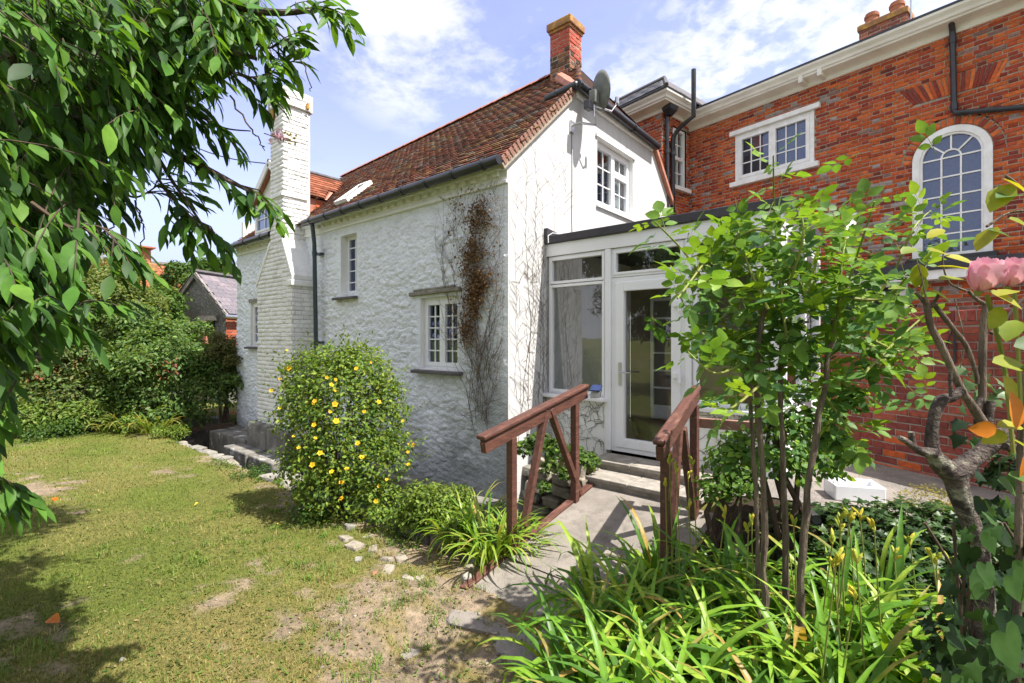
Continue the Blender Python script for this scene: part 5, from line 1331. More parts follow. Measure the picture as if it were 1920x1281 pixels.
def blob(centers, radii, N, size, pal, T=T_DIAM, up=.5, depth=.35, squash=1.0, asp=1.0, hollow=.62, cl=1.0, zmin=-9):
    centers = np.array(centers, float); radii = np.array(radii, float)
    w = radii ** 2; k = rng.choice(len(centers), N, p=w / w.sum())
    d = rdir(N); d[:, 2] = np.where(d[:, 2] < -.35, -d[:, 2], d[:, 2])
    lump = 1 + .36 * (fbm(d[:, 0] * 3.6 + k * 3.1, d[:, 1] * 3.6 + d[:, 2] * 2.4 + k, 3) - .5) * 2
    r = radii[k] * lump * (1 - depth * rng.random(N) ** 1.6)
    P = centers[k] + d * r[:, None] * np.array([1, 1, squash])
    keep = np.ones(N, bool)
    for i, (c, R) in enumerate(zip(centers, radii)):
        q = (P - c) / np.array([1, 1, squash]); keep &= ~((np.linalg.norm(q, axis=1) < R * hollow) & (k != i))
    keep &= P[:, 2] > zmin
    P, d = P[keep], d[keep]; n = len(P)
    Nn = norm(d * .7 + np.array([0, 0, up]) + rdir(n) * .75)
    A = norm(np.cross(Nn, rdir(n)) + d * .3 - np.array([0, 0, .25]))
    S = size * rng.uniform(.65, 1.3, n)
    return scatter(T, P, A, Nn, S, leafcol(pal, n), asp)
GRN = [(.055, .115, .022), (.075, .15, .028), (.04, .09, .02), (.095, .17, .03)]
DRK = [(.03, .068, .018), (.045, .09, .024), (.06, .11, .028), (.025, .055, .016)]
LIM = [(.15, .22, .03), (.11, .18, .028), (.19, .25, .045), (.08, .14, .025)]
OLV = [(.13, .145, .04), (.10, .12, .035), (.16, .165, .055), (.075, .10, .03)]

# ------------------------------------------------------------------ lawn grass and small weeds
N = 210000
px = rng.uniform(-500, 1350, N); py = 796 + (1800 - 796) * rng.random(N) ** 1.25
d_ = 1.9 * 900 / (py - 635); r_ = (px - 960) / 900
PX = d_ * (FW[0] + r_ * RT[0]); PY = d_ * (FW[1] + r_ * RT[1])
k = (PY < 2.95) & (PX < -1.35) | ((PX >= -1.4) & (PY < 1.3))
k &= rng.random(N) > baremask(PX, PY) * .93
k &= ~((PX > -2.62) & (PX < -1.3) & (PY > 2.25)); k &= ~((PX > -2.5) & (PX < -1.4) & (PY > 1.9) & (rng.random(N) < .8))
PX, PY = PX[k], PY[k]; n = len(PX); dist = np.hypot(PX, PY)
patch = fbm(PX * 1.7 + 30, PY * 1.7 + 12, 4); dr_ = drymask(PX, PY)
Hh = (.008 + .017 * rng.random(n)) * (.6 + .8 * patch) * (1 + .06 * dist); Ww = .0016 + .0009 * dist * .55
ang = rng.random(n) * 2 * np.pi; ln = rng.uniform(.2, 1.0, n)
B = np.stack([PX, PY, hgt(PX, PY) - .003], -1)
sd = np.stack([np.cos(ang), np.sin(ang), ang * 0], -1); ld = np.stack([-np.sin(ang), np.cos(ang), ang * 0], -1)
tip = B + ld * (Hh * ln)[:, None]; tip[:, 2] += Hh
V = np.stack([B - sd * Ww[:, None], B + sd * Ww[:, None], tip], 1).reshape(-1, 3)
cg1 = np.array([.14, .245, .038]); cg2 = np.array([.23, .275, .055]); cd = np.array([.28, .235, .085])
dry = (rng.random(n) < dr_ * .55)[:, None]; f = rng.random((n, 1)); g2 = (patch[:, None] * 1.5 - .3).clip(0, 1)
tn_ = fbm(PX * 5 + 3, PY * 5 + 8, 3)[:, None]; Hh = Hh * (.55 + .9 * tn_[:, 0]); tip[:, 2] = B[:, 2] + Hh; V = np.stack([B - sd * Ww[:, None], B + sd * Ww[:, None], tip], 1).reshape(-1, 3)
C = ((cg1 * (1 - f) + cg2 * f) * (.32 + .72 * g2) * (.42 + 1.15 * tn_)) * (1 - dry) + cd * (.7 + .6 * f) * dry
o = link('grass', raw_mesh('grass', V, np.arange(n * 3).reshape(-1, 3), M['grass'], np.repeat(C, 3, 0)))
tag(o, 'short mown lawn, green with dry straw coloured patches', 'grass', kind='stuff')
nt_ = 420; tx = rng.uniform(-6, -1.5, nt_); ty = rng.uniform(.2, 2.8, nt_); kk = (fbm(tx * 1.5 + 3, ty * 1.5 + 7, 3) > .46); tx, ty = tx[kk], ty[kk]; nt_ = len(tx); m_ = 26
BX = np.repeat(tx, m_) + rng.normal(size=nt_ * m_) * .028; BY = np.repeat(ty, m_) + rng.normal(size=nt_ * m_) * .028; n = len(BX); B = np.stack([BX, BY, hgt(BX, BY) - .003], -1)
ang = rng.random(n) * 6.283; sd = np.stack([np.cos(ang), np.sin(ang), ang * 0], -1); ld = np.stack([-np.sin(ang), np.cos(ang), ang * 0], -1); H2 = rng.uniform(.022, .055, n); md_ = B + ld * (H2 * .25)[:, None] + np.array([0, 0, 1.]) * (H2 * .7)[:, None]; tp_ = B + ld * (H2 * .8)[:, None] + np.array([0, 0, 1.]) * H2[:, None]
w_2 = .0024; V = np.stack([B - sd * w_2, B + sd * w_2, md_ + sd * w_2 * .8, md_ - sd * w_2 * .8, tp_], 1).reshape(-1, 3); ix = np.arange(n)[:, None] * 5
tc_ = np.repeat(np.array([(.12, .21, .035), (.17, .25, .045), (.10, .18, .03), (.26, .24, .09)])[rng.integers(0, 4, nt_)], m_, 0) * rng.uniform(.7, 1.25, (n, 1))
o = link('grass_tufts', raw_mesh('grass_tufts', V, np.concatenate([ix + np.array([0, 1, 2]), ix + np.array([0, 2, 3]), ix + np.array([3, 2, 4])]), M['grass'], np.repeat(tc_, 5, 0)))
tag(o, 'longer tufts of grass standing out of the mown lawn', 'grass', kind='stuff')
n = 3000
px = rng.uniform(100, 1000, n); py = rng.uniform(840, 1281, n); P = np.stack([onZ(a, b_, -.335) for a, b_ in zip(px, py)]); P = P[(P[:, 1] < 2.85) & (P[:, 0] < -1.5)]; n = len(P); P[:, 2] = hgt(P[:, 0], P[:, 1]) + .012
o = link('weeds', raw_mesh('weeds', *scatter(T_OVAL, P, norm(rdir(n) * (1, 1, .2)), norm(np.array([0, 0, 1.]) + rdir(n) * .4), rng.uniform(.012, .03, n), leafcol([(.12, .2, .04), (.09, .16, .03), (.30, .24, .12)], n))[:2], M['leaf'], None))
bpy.data.objects.remove(o)
sc3 = scatter(T_OVAL, P, norm(rdir(n) * (1, 1, .2)), norm(np.array([0, 0, 1.]) + rdir(n) * .4), rng.uniform(.012, .03, n), leafcol([(.12, .2, .04), (.09, .16, .03), (.30, .24, .12)], n))
tag(link('lawn_weeds', raw_mesh('weeds', sc3[0], sc3[1], M['leaf'], sc3[2])), 'tiny clover leaves and bits of straw scattered through the lawn', 'weeds', kind='stuff')
n = 3200
xw = rng.uniform(-10.5, -3.4, n); yw = 2.80 + rng.normal(size=n) * .10; P = np.stack([xw, yw, hgt(xw, yw) + .01 + .05 * rng.random(n) ** 2], -1); kk = fbm(xw * 2.2, yw * 2.2 + 9, 3) > .5; P = P[kk]; n = len(P)
sc3 = scatter(T_OVAL, P, norm(rdir(n) * (1, 1, .5)), norm(np.array([0, 0, 1.]) + rdir(n) * .5), rng.uniform(.018, .045, n), leafcol(GRN + LIM, n))
tag(link('edge_weeds', raw_mesh('weeds', sc3[0], sc3[1], M['leaf'], sc3[2])), 'little green weeds growing between the stones along the ditch edge', 'weeds', kind='stuff')
n = 2600
px = rng.uniform(300, 1120, n); py = rng.uniform(930, 1300, n); P = np.stack([onZ(a, b_, -.335) for a, b_ in zip(px, py)]); kk = (baremask(P[:, 0], P[:, 1]) > .35) & (P[:, 0] < -1.35) & (P[:, 1] < 2.9) & (rng.random(n) < .45); P = P[kk]; n = len(P); P[:, 2] = hgt(P[:, 0], P[:, 1]) + .004
me = stone_mesh(5, .5, .5, .35, 1); tv = np.array([v.co for v in me.vertices]); tf = np.array([p.vertices for p in me.polygons])
sc3 = scatter((tv, tf), P, norm(rdir(n) * (1, 1, .1)), norm(np.array([0, 0, 1.]) + rdir(n) * .3), .005 + .022 * rng.random(n) ** 4, leafcol([(.27, .225, .17), (.20, .165, .13), (.33, .29, .24)], n))
tag(link('gravel', raw_mesh('gravel', sc3[0], sc3[1], M['tile'], sc3[2])), 'small pebbles and grit in the bare soil', 'gravel', kind='stuff')
for i, (px, py, s, c, lb) in enumerate([(97, 934, .11, (.62, .17, .02), 'orange fallen leaf on the lawn at the far left'), (92, 1160, .10, (.50, .16, .02), 'orange fallen leaf lying near the bottom left of the lawn'), (113, 915, .07, (.55, .42, .06), 'yellow fallen leaf on the grass behind the orange one'), (228, 1232, .05, (.7, .68, .6), 'whitish dry leaf on the lawn near the bottom edge'), (372, 942, .05, (.62, .5, .05), 'yellow fallen petal on the lawn left of the bush')]):
    p = onZ(px, py, -.31); b = MB(); R = frames(rdir(1), np.array([[.2, -.4, 1.]]))[0]
    TV, TF = T_OVAL; b.add([p + R @ (v * s * np.array([1, 1.4, 2.2])) for v in TV], TF.tolist(), c)
    tag(b.build('fallen_leaf', M['petal'], usecol=True), lb, 'leaf')
for i in range(26):
    p = onZ(rng.uniform(500, 660), rng.uniform(915, 985), -.32); b = MB(); R = frames(rdir(1) * (1, 1, .1), np.array([[.1, .1, 1.]]))[0]
    TV, TF = T_DIAM; b.add([p + R @ (v * .035) for v in TV], TF.tolist(), (.72, .45, .03))
    tag(b.build('fallen_petal', M['petal'], usecol=True), 'yellow petal fallen on the grass below the flowering bush', 'petal', 'yellow petals fallen under the flowering bush')

# ------------------------------------------------------------------ hypericum bush
hb = onZ(640, 962, -.36); hyp = thing('flowering_bush', tuple(hb), 'rounded green bush with yellow orange flowers in front of the white wall', 'bush')
dh = proj(hb)[2]
sc_px = dh / FPX
def hp(px, py, dd=0): return at(px, py, dh + dd)
cs_, rs_ = [], []
for (px, py, r, dd) in [(640, 760, 95, 0), (575, 790, 62, -.05), (710, 790, 60, .05), (600, 700, 55, .1), (680, 705, 58, .1), (560, 745, 42, .1), (725, 740, 36, .1), (640, 850, 92, -.1), (575, 880, 58, -.1), (705, 870, 66, -.05), (735, 840, 36, 0), (640, 925, 80, -.1), (700, 940, 50, -.15), (590, 925, 45, -.1), (650, 670, 22, .1), (540, 700, 20, .1)]:
    cs_.append(hp(px, py, dd)); rs_.append(r * sc_px)
HYP = [(.20, .28, .035), (.145, .24, .035), (.25, .30, .045), (.095, .18, .035), (.085, .165, .045)]
parts = [blob(cs_, rs_, 21000, .043, HYP, T_OVAL, up=.45, depth=.55, hollow=.45, asp=.95)]
# shoots standing out of the outline
sh = []
for i in range(260):
    j = rng.integers(len(cs_)); d = rdir(1)[0]; d[2] = abs(d[2]) * 1.3 + .1; d /= np.linalg.norm(d)
    p0 = cs_[j] + d * rs_[j] * .85; L = rng.uniform(.10, .30)
    for q in range(9):
        sh.append((p0 + d * L * q / 8 + rng.normal(size=3) * .006, norm(d * .6 + rdir(1)[0] * .8), rng.uniform(.025, .042)))
parts.append(scatter(T_OVAL, np.array([s[0] for s in sh]), np.array([s[1] for s in sh]), norm(rdir(len(sh)) + np.array([0, 0, .8])), np.array([s[2] for s in sh]), leafcol(LIM, len(sh))))
foliage('foliage', parts, hyp)
b = MB()
for i in range(26):
    j = rng.integers(len(cs_)); q = cs_[j] + rng.normal(size=3) * .1; m_ = hb * .6 + q * .4 + np.array([0, 0, .1])
    b.tube([hb + rng.normal(size=3) * (.12, .12, .02), m_, q], [.010, .007, .004], 5)
b.build('stem', M['twig'], hyp)
fl = [(538, 657), (541, 690), (613, 708), (629, 712), (621, 722), (628, 733), (668, 692), (695, 680), (628, 758), (710, 754), (590, 752), (524, 766), (588, 756), (619, 772), (683, 772), (630, 790), (589, 797), (629, 792), (550, 819), (591, 822), (671, 832), (765, 833), (765, 848), (775, 705 + 130), (678, 858), (766, 871), (586, 872), (622, 885), (640, 905), (710, 912), (640, 935), (705, 940), (525, 711), (508, 733), (668, 690), (755, 790), (600, 850), (560, 840), (650, 880), (725, 900)]
cen = np.array(hp(640, 810))
for (px, py) in fl:
    # the flower sits on the outer side of the bush along its own direction
    base = hp(px, py, -.02); best = None
    v = ray(px, py); 
    for c, R in zip(cs_, rs_):
        oc = CAM - c; B_ = np.dot(oc, v) / np.dot(v, v); D_ = B_ * B_ - (np.dot(oc, oc) - (R * 1.02) ** 2) / np.dot(v, v)
        if D_ > 0:
            t = -B_ - math.sqrt(D_); best = t if best is None else min(best, t)
    p = CAM + v * (best - .01) if best else base
    b = MB(); nn = norm(-v * .8 + rdir(1)[0] * .5 + np.array([0, 0, .5])); R = frames(np.cross(nn, rdir(1)[0])[None], nn[None])[0]
    s = rng.uniform(.015, .036)
    for q in range(5):
        a = 2 * math.pi * q / 5; x = R[:, 0] * math.cos(a) + R[:, 1] * math.sin(a); y = np.cross(R[:, 2], x)
        b.add([p, p + x * s * .6 + y * s * .42 + R[:, 2] * s * .25, p + x * s + R[:, 2] * s * .3, p + x * s * .6 - y * s * .42 + R[:, 2] * s * .25], [[0, 1, 2, 3]], (.86, .46 + .1 * rng.random(), .02))
    b.tube([p, p + R[:, 2] * s * .35], [s * .22, s * .12], 5, (.8, .3, .02)); b.build('flower', M['petal'], hyp, usecol=True)

# ------------------------------------------------------------------ strap leaved clumps (day lilies)
def strap(seg=8, w=.5, bend=1.0, fold=.35, tipdry=0.0):
    V, C = [], []; x = z = 0.0; a = math.radians(84); L = 1.0 / seg
    for i in range(seg + 1):
        t = i / seg; ww = w * (.62 + .38 * min(1, t * 4)) * (1 - max(0, (t - .45) / .55) ** 1.8) + .001
        V += [(x, ww, z + fold * ww), (x, 0, z), (x, -ww, z + fold * ww)]
        c = np.array([.85, .95, .8]) * (1 - max(0, t - .8) * tipdry) ; C += [c, c * np.array([1.25, 1.2, 1.1]), c]
        a -= math.radians(bend * 165 / seg) * (.35 + 1.2 * t); x += math.cos(a) * L; z += math.sin(a) * L
    F = []
    for i in range(seg):
        for j in (0, 1): F.append([i * 3 + j, i * 3 + j + 1, i * 3 + 4 + j, i * 3 + 3 + j])
    return np.array(V), F, np.array(C)
STR = {}
LILY = [(.14, .27, .028), (.20, .33, .04), (.10, .21, .028), (.29, .38, .06), (.08, .17, .03)]
def lily(parent, base, n, L, wid, spread, pal, name='leaf', lean=(0, 0), bmin=.45, bmax=1.05, dry=.012):
    for i in range(n):
        bd = rng.choice([.45, .6, .75, .9, 1.05, 1.2, 1.3]); bd = min(max(bd, bmin), bmax); ci = rng.integers(len(pal)); dr = rng.random() < dry
        tp = rng.random() < .12
        key = (bd, ci, dr, id(pal), round(wid, 3), tp)
        if key not in STR:
            V, F, C = strap(8, wid, bd); col = np.array((.42, .26, .09) if dr else pal[ci])
            CC_ = C * col
            if tp: CC_[-9:] = CC_[-9:] * .35 + np.array([.40, .26, .10]) * .65
            STR[key] = raw_mesh('leaf', V, F, M['gloss_leaf'], CC_, True)
        a = rng.random() * 2 * math.pi; p = np.asarray(base) + np.array([math.cos(a), math.sin(a), 0]) * spread * rng.random() ** .6
        az = a + rng.normal() * .5 + (0 if lean == (0, 0) else 0)
        o = link(name, STR[key], parent, p); s = L * rng.uniform(.6, 1.15)
        o.rotation_euler = (rng.normal() * .08, rng.normal() * .08 + lean[0], az); o.scale = (s * rng.uniform(.9, 1.1), s, s)
def scape(parent, p0, p1, buds=4, s=.05):
    b = MB(); p0, p1 = np.asarray(p0), np.asarray(p1); m_ = (p0 + p1) / 2 + rng.normal(size=3) * .01
    b.tube([p0, m_, p1], [.0045, .004, .003], 5); sc0 = b.build('scape', M['greenstem'], parent)
    for k in range(buds):
        d = norm(np.array([0, 0, 1.]) + rdir(1)[0] * .75); q = p1 + np.array([0, 0, -.01 * k]); L = s * rng.uniform(.6, 1.2)
        b = MB(); col = [(.48, .50, .06), (.6, .50, .06), (.34, .42, .06)][rng.integers(3)]
        b.tube([q, q + d * L * .3, q + d * L * .7, q + d * L], [.003, .007, .008, .002], 6, col); b.build('bud', M['petal'], sc0, usecol=True)
spots = [(1240, 3.35, .2), (1130, 3.02, 0), (1215, 2.85, .1), (1320, 2.95, .2), (1100, 2.55, 0), (1190, 2.45, 0), (1290, 2.42, 0), (1400, 2.62, .1), (1500, 2.55, .1), (1130, 2.12, 0), (1220, 2.05, 0), (1330, 2.0, 0), (1430, 2.02, 0), (1530, 2.05, 0), (1620, 2.15, 0), (1560, 2.5, 0), (1660, 2.45, 0), (1390, 3.15, .1), (1490, 1.72, 0), (1350, 1.7, 0), (1600, 1.75, 0), (1230, 1.78, 0), (1690, 1.9, 0), (1090, 1.95, 0), (1740, 2.3, 0), (1590, 2.75, 0), (1680, 2.75, 0), (1460, 2.25, 0)]
spot_lb = ['beside the right handrail post', 'arching over the ramp edge', 'between the ramp and the rose stems', 'just behind the leftmost rose stem', 'spilling over the path below the ramp', 'at the left edge of the bed, in half shade', 'in front of the leftmost rose stem', 'at the foot of the middle rose stems', 'at the foot of the rightmost rose stem', 'at the front left corner of the bed', 'at the front of the bed, left part', 'at the front of the bed below the rose', 'at the front of the bed, broad pale leaves', 'at the front of the bed right of centre', 'before the dark ivy on the right', 'right of the rose stems', 'in front of the ivy covered bank', 'behind the rose stems near the handrail', 'at the bottom edge right of centre', 'at the bottom edge in the middle', 'at the bottom edge near the big ivy leaves', 'at the bottom edge left of the bed', 'beside the large ivy leaves at the lower right', 'with thin pale blades at the path edge', 'lowest before the ivy at the right', 'under the yellow bud stalks before the ivy bank', 'between the ivy bank and the gnarled rose trunk', 'between the two right hand rose stems']
for i, (px, d, zo) in enumerate(spots):
    p = at(px, 635, d); p[2] = float(hgt(p[0], p[1])) + (.0 if d > 2.3 else .02)
    t = thing('day_lily', tuple(p), 'arching strap leaved day lily clump ' + spot_lb[i], 'plant', 'day lily clumps in the bed right of the ramp')
    lily(t, p, 54, rng.uniform(.72, .92) if d > 2.3 else rng.uniform(.66, .84), .021, .14, LILY, bmax=1.3)
    if i in (3, 7, 8, 13, 14, 15, 16):
        for q in range(2):
            a = p + rng.normal(size=3) * (.06, .06, 0); scape(t, a, a + np.array([rng.normal() * .08, rng.normal() * .08, rng.uniform(.82, .98)]))
# flower scapes seen against the handrail and the ivy
p0 = at(1265, 635, 3.2); p0[2] = -.2
t = thing('day_lily', tuple(p0), 'day lily with several tall bud stalks in front of the right handrail', 'plant', 'day lily clumps in the bed right of the ramp')
lily(t, p0, 14, .6, .02, .08, LILY)
for (px, py, dd) in ((1255, 862, 3.1), (1298, 865, 3.2), (1248, 905, 3.05), (1290, 890, 3.3), (1268, 880, 3.0)):
    a = at(px, py, dd); scape(t, np.array([a[0] + .02, a[1], -.2]), a, 4, .045)
p0 = at(1660, 635, 2.9); p0[2] = -.1
t = thing('day_lily', tuple(p0), 'day lily with yellow bud stalks standing before the ivy bank', 'plant', 'day lily clumps in the bed right of the ramp')
lily(t, p0, 14, .6, .02, .1, LILY)
for (px, py, dd) in ((1676, 1035, 2.7), (1705, 1012, 2.75), (1745, 1035, 2.6), (1755, 1045, 2.65), (1590, 960, 2.8), (1575, 985, 2.6), (1612, 965, 2.9), (1780, 1050, 2.5)):
    a = at(px, py, dd); scape(t, np.array([a[0] + .03, a[1] - .05, -.1]), a, 5, .05)
# left clump at the ditch edge
for i, (px, py, n, L, lb) in enumerate([(920, 1060, 110, .62, 'full green and yellow strap leaved clump at the foot of the left handrail'), (862, 1035, 70, .56, 'smaller strap leaved clump left of the handrail foot'), (968, 1050, 60, .55, 'strap leaves leaning over the ramp kick board'), (895, 1000, 60, .60, 'strap leaved clump behind the full one at the handrail foot'), (815, 1000, 50, .50, 'strap leaved clump rising out of the yellow green leafy plants')]):
    p = onZ(px, py, -.36); t = thing('day_lily', tuple(p), lb, 'plant')
    lily(t, p, n, L, .019, .14, [(.17, .28, .035), (.25, .32, .05), (.12, .23, .03), (.20, .29, .04), (.30, .33, .07)], dry=.03)
# leafy low plants between the bush and the clump
def low_plant(px, py, name, lb, r, n, size, pal, h=.25, T=T_OVAL):
    p = onZ(px, py, -.36); t = thing(name, tuple(p), lb, 'plant')
    cs, rs = [], []
    for k in range(7): cs.append(p + np.array([rng.normal() * r * .5, rng.normal() * r * .4, h * rng.uniform(.2, .9)])); rs.append(r * rng.uniform(.35, .6))
    foliage('foliage', [blob(cs, rs, n, size, pal, T, up=.6, depth=.6, hollow=.3)], t); return t
low_plant(800, 1010, 'low_leafy_plant', 'low yellow green leafy plant between the bush and the day lily clump', .40, 3600, .038, LIM, .40)
low_plant(735, 985, 'low_leafy_plant', 'low leafy weed spilling onto the soil below the flowering bush', .30, 1900, .034, HYP, .22)
low_plant(850, 985, 'low_leafy_plant', 'yellowish leafy shoots behind the small strap leaved clump', .26, 1500, .036, LIM, .34)
low_plant(600, 975, 'low_leafy_plant', 'low grassy weeds at the left foot of the flowering bush', .25, 1200, .03, GRN, .12)
for (px, py, n, L, lb) in ((770, 1000, 36, .28, 'thin grassy tuft in front of the low wall ledge'), (600, 985, 30, .17, 'short grass tuft below the flowering bush on the left'), (720, 1000, 30, .2, 'short grass tuft beside the pale broken stones')):
    p = onZ(px, py, -.36); t = thing('grass_tuft', tuple(p), lb, 'grass tuft'); lily(t, p, n, L, .014, .16, LILY)

# ------------------------------------------------------------------ rose tree
ros = thing('rose_tree', tuple(at(1470, 635, 2.5) * (1, 1, 0) + np.array([0, 0, -.25])), 'tall leafy rose with four bare stems in front of the conservatory', 'rose')
def curve(pts, n=14):
    P = np.array(pts, float); m = len(P); out = []
    for i in range(n):
        t = i / (n - 1) * (m - 1); k = min(int(t), m - 2); f = t - k
        p0, p1, p2, p3 = P[max(k - 1, 0)], P[k], P[k + 1], P[min(k + 2, m - 1)]
        out.append(.5 * ((2 * p1) + (-p0 + p2) * f + (2 * p0 - 5 * p1 + 4 * p2 - p3) * f * f + (-p0 + 3 * p1 - 3 * p2 + p3) * f ** 3))
    return np.array(out)
def pxl(L, d): return [at(a[0], a[1], a[2] if len(a) > 2 else d) for a in L]
for (L, d, r) in (([(1434, 1300), (1434, 1110), (1431, 900), (1418, 760), (1424, 640), (1440, 560)], 2.45, .024), ([(1474, 1290), (1472, 1080), (1467, 850), (1463, 700), (1470, 560)], 2.62, .026), ([(1496, 1300), (1502, 1110), (1517, 900), (1545, 725), (1562, 600)], 2.42, .027), ([(1424, 1260), (1420, 1000), (1411, 800), (1402, 700), (1390, 600)], 2.58, .020)):
    P = curve(pxl(L, d), 22); P[1:-1] += rng.normal(size=P[1:-1].shape) * .004
    b = MB(); b.tube(P, .72 * np.linspace(r, r * .62, 22) * (1 + .10 * rng.normal(size=22)), 9); b.build('stem', M['stembark'], ros, smooth=True)
canes = [[(1475, 640), (1462, 520), (1452, 400), (1450, 292)], [(1400, 720), (1352, 590), (1296, 490), (1228, 416)], [(1560, 620), (1600, 500), (1640, 378)], [(1590, 620), (1670, 520), (1712, 430), (1745, 395)], [(1620, 700), (1680, 640), (1735, 590)],
         [(1440, 580), (1400, 490), (1382, 425)], [(1510, 580), (1535, 470), (1548, 400)], [(1555, 720), (1600, 700), (1665, 690)], [(1430, 640), (1370, 560), (1335, 520)], [(1470, 560), (1505, 450), (1500, 390)], [(1570, 600), (1580, 480), (1592, 430)],
         [(1395, 680), (1340, 700), (1290, 660)], [(1400, 640), (1330, 640), (1290, 560)], [(1450, 700), (1380, 760), (1350, 770)], [(1545, 740), (1590, 800), (1625, 810)], [(1600, 560), (1660, 560), (1700, 520)], [(1640, 640), (1690, 660), (1715, 640)], [(1420, 520), (1350, 470), (1270, 560)], [(1530, 640), (1590, 640), (1640, 600)], [(1480, 480), (1420, 430), (1340, 480)]]
ROSE = [(.14, .26, .042), (.105, .215, .045), (.07, .16, .052), (.20, .32, .045), (.095, .19, .07)]
def compound(k, col, T=T_ROSE, nl=5):
    V, F, C, n = [], [], [], 0
    TV, TF = T
    lay_ = [(.55, .95, .42), (.40, 0.62, -1), (.40, -.62, -1), (.36, .30, 1), (.36, -.30, 1)]
    items = [((.60, 0, 0), 0, .40), ((.50, .02, 0), 62, .33), ((.50, -.02, 0), -62, .33), ((.25, .02, 0), 66, .26), ((.25, -.02, 0), -66, .26)][:nl]
    r = np.random.default_rng(k)
    for (p, a, s) in items:
        a = math.radians(a + r.normal() * 8); tl = r.normal() * .25 - .15
        c, s_ = math.cos(a), math.sin(a); R = np.array([[c, -s_, 0], [s_, c, 0], [0, 0, 1]]); Rx = np.array([[1, 0, 0], [0, math.cos(tl), -math.sin(tl)], [0, math.sin(tl), math.cos(tl)]])
        V.append((TV * s) @ Rx.T @ R.T + np.array(p) - np.array([0, 0, .1 * p[0]])); F.append(TF + n); n += len(TV); C.append(np.tile(col * r.uniform(.85, 1.15), (len(TV), 1)))
    st = np.array([(0, .008, 0), (0, -.008, 0), (.62, -.004, -.06), (.62, .004, -.06)]); V.append(st); F.append(np.array([(0, 1, 2), (0, 2, 3)]) + n); C.append(np.tile(np.array([.16, .2, .04]), (4, 1)))
    return np.concatenate(V), np.concatenate(F), np.concatenate(C)
CMP = {}
def comp_obj(parent, p, a, n, s, pal, m='leaf'):
    ci, k = rng.integers(len(pal)), rng.integers(3); key = (id(pal), ci, k, m)
    if key not in CMP:
        V, F, C = compound(int(k) + 10 * int(ci), np.array(pal[ci])); CMP[key] = raw_mesh('leaf', V, F, M[m], C, True)
    o = link('leaf', CMP[key], parent, p); o.rotation_euler = Matrix(frames(np.asarray(a)[None], np.asarray(n)[None])[0].tolist()).to_euler(); o.scale = (s, s, s)
nl = 0
for L in canes:
    d0 = rng.uniform(2.3, 2.65); P = curve([at(a, c, d0 + .12 * rng.normal() * i) for i, (a, c) in enumerate(L)], 16)
    b = MB(); b.tube(P, np.linspace(.008, .0035, 16), 6); b.build('cane', M['greenstem'], ros, smooth=True)
    LL = np.linalg.norm(np.diff(P, axis=0), axis=1).sum(); q = max(6, int(LL / .05))
    for k in range(q):
        t = .12 + .88 * k / (q - 1); i = min(int(t * 15), 14); p = P[i] + (P[i + 1] - P[i]) * (t * 15 - i); tg = norm(P[i + 1] - P[i])
        ph = k * 2.4 + rng.normal() * .3; s1 = norm(np.cross(tg, (0.3, .2, 1.))); s2 = np.cross(tg, s1)
        a = norm(tg * .45 + (s1 * math.cos(ph) + s2 * math.sin(ph)) + np.array([0, 0, -.05])); comp_obj(ros, p, a, norm(np.array([0, 0, 1.]) + tg * .2 + rdir(1)[0] * .35), rng.uniform(.17, .24) * (1 - .35 * (t > .93)), ROSE[:2] + ROSE[3:4] if t > .6 else ROSE); nl += 1
pal_up = [ROSE[0], ROSE[3], ROSE[1]]
big_parts = []
for k in range(270):
    u_ = rng.normal(size=2) * .42; px, py = 1500 + u_[0] * 215, 580 + u_[1] * 200
    if py > 800: continue
    p = at(px, py, rng.uniform(2.25, 2.95)); comp_obj(ros, p, norm(rdir(1)[0] + np.array([0, 0, -.1])), norm(np.array([0, -.15, 1.]) + rdir(1)[0] * .5), rng.uniform(.18, .25), pal_up if py < 480 else ROSE)
# small lower shoots of the rose
bl_ = []
for (px, py, r) in ((1590, 760, 40), (1560, 830, 35), (1600, 860, 32), (1390, 860, 45)): bl_.append((at(px, py, 2.8), r * 2.8 / 900))
foliage('foliage', [blob([c[0] for c in bl_], [c[1] for c in bl_], 700, .05, ROSE, T_ROSE, hollow=.2, depth=.8)], ros)

# ------------------------------------------------------------------ old pruned rose at the right, close to the camera
old = thing('pruned_rose', tuple(at(1830, 1010, 1.30) * (1, 1, 0) + np.array([0, 0, -.2])), 'old gnarled rose with cut branches and two pink blooms at the right', 'rose')
def limb(L, R, d, m='bark', k=12, n=None, kn=.12):
    n = n or len(L) * 4; P = curve(pxl(L, d), n); r = np.interp(np.linspace(0, 1, n), np.linspace(0, 1, len(R)), R) * d / 900
    r = .72 * r * (1 + kn * np.array([float(fbm(i * .45 + R[0], R[-1], 3)) - .5 for i in range(n)]) * 2)
    b = MB(); b.tube(P, r, k); return b.build('stem', M[m], old, smooth=True)
limb([(1846, 1260), (1838, 1080), (1828, 1005), (1800, 930), (1788, 885)], [28, 25, 22, 24, 30], 1.30)
limb([(1788, 892), (1760, 866), (1748, 840), (1750, 790), (1764, 752), (1785, 745), (1803, 732)], [30, 22, 16, 13, 15, 12, 11], 1.30)
limb([(1752, 850), (1725, 845), (1700, 828), (1684, 820)], [15, 10, 8, 6], 1.29)
limb([(1712, 838), (1710, 822), (1708, 810)], [8, 7, 7], 1.29)
limb([(1784, 744), (1782, 720), (1782, 696)], [6, 4.5, 4], 1.28)
limb([(1790, 890), (1815, 868), (1845, 845), (1870, 822), (1890, 815)], [30, 22, 19, 24, 20], 1.31)
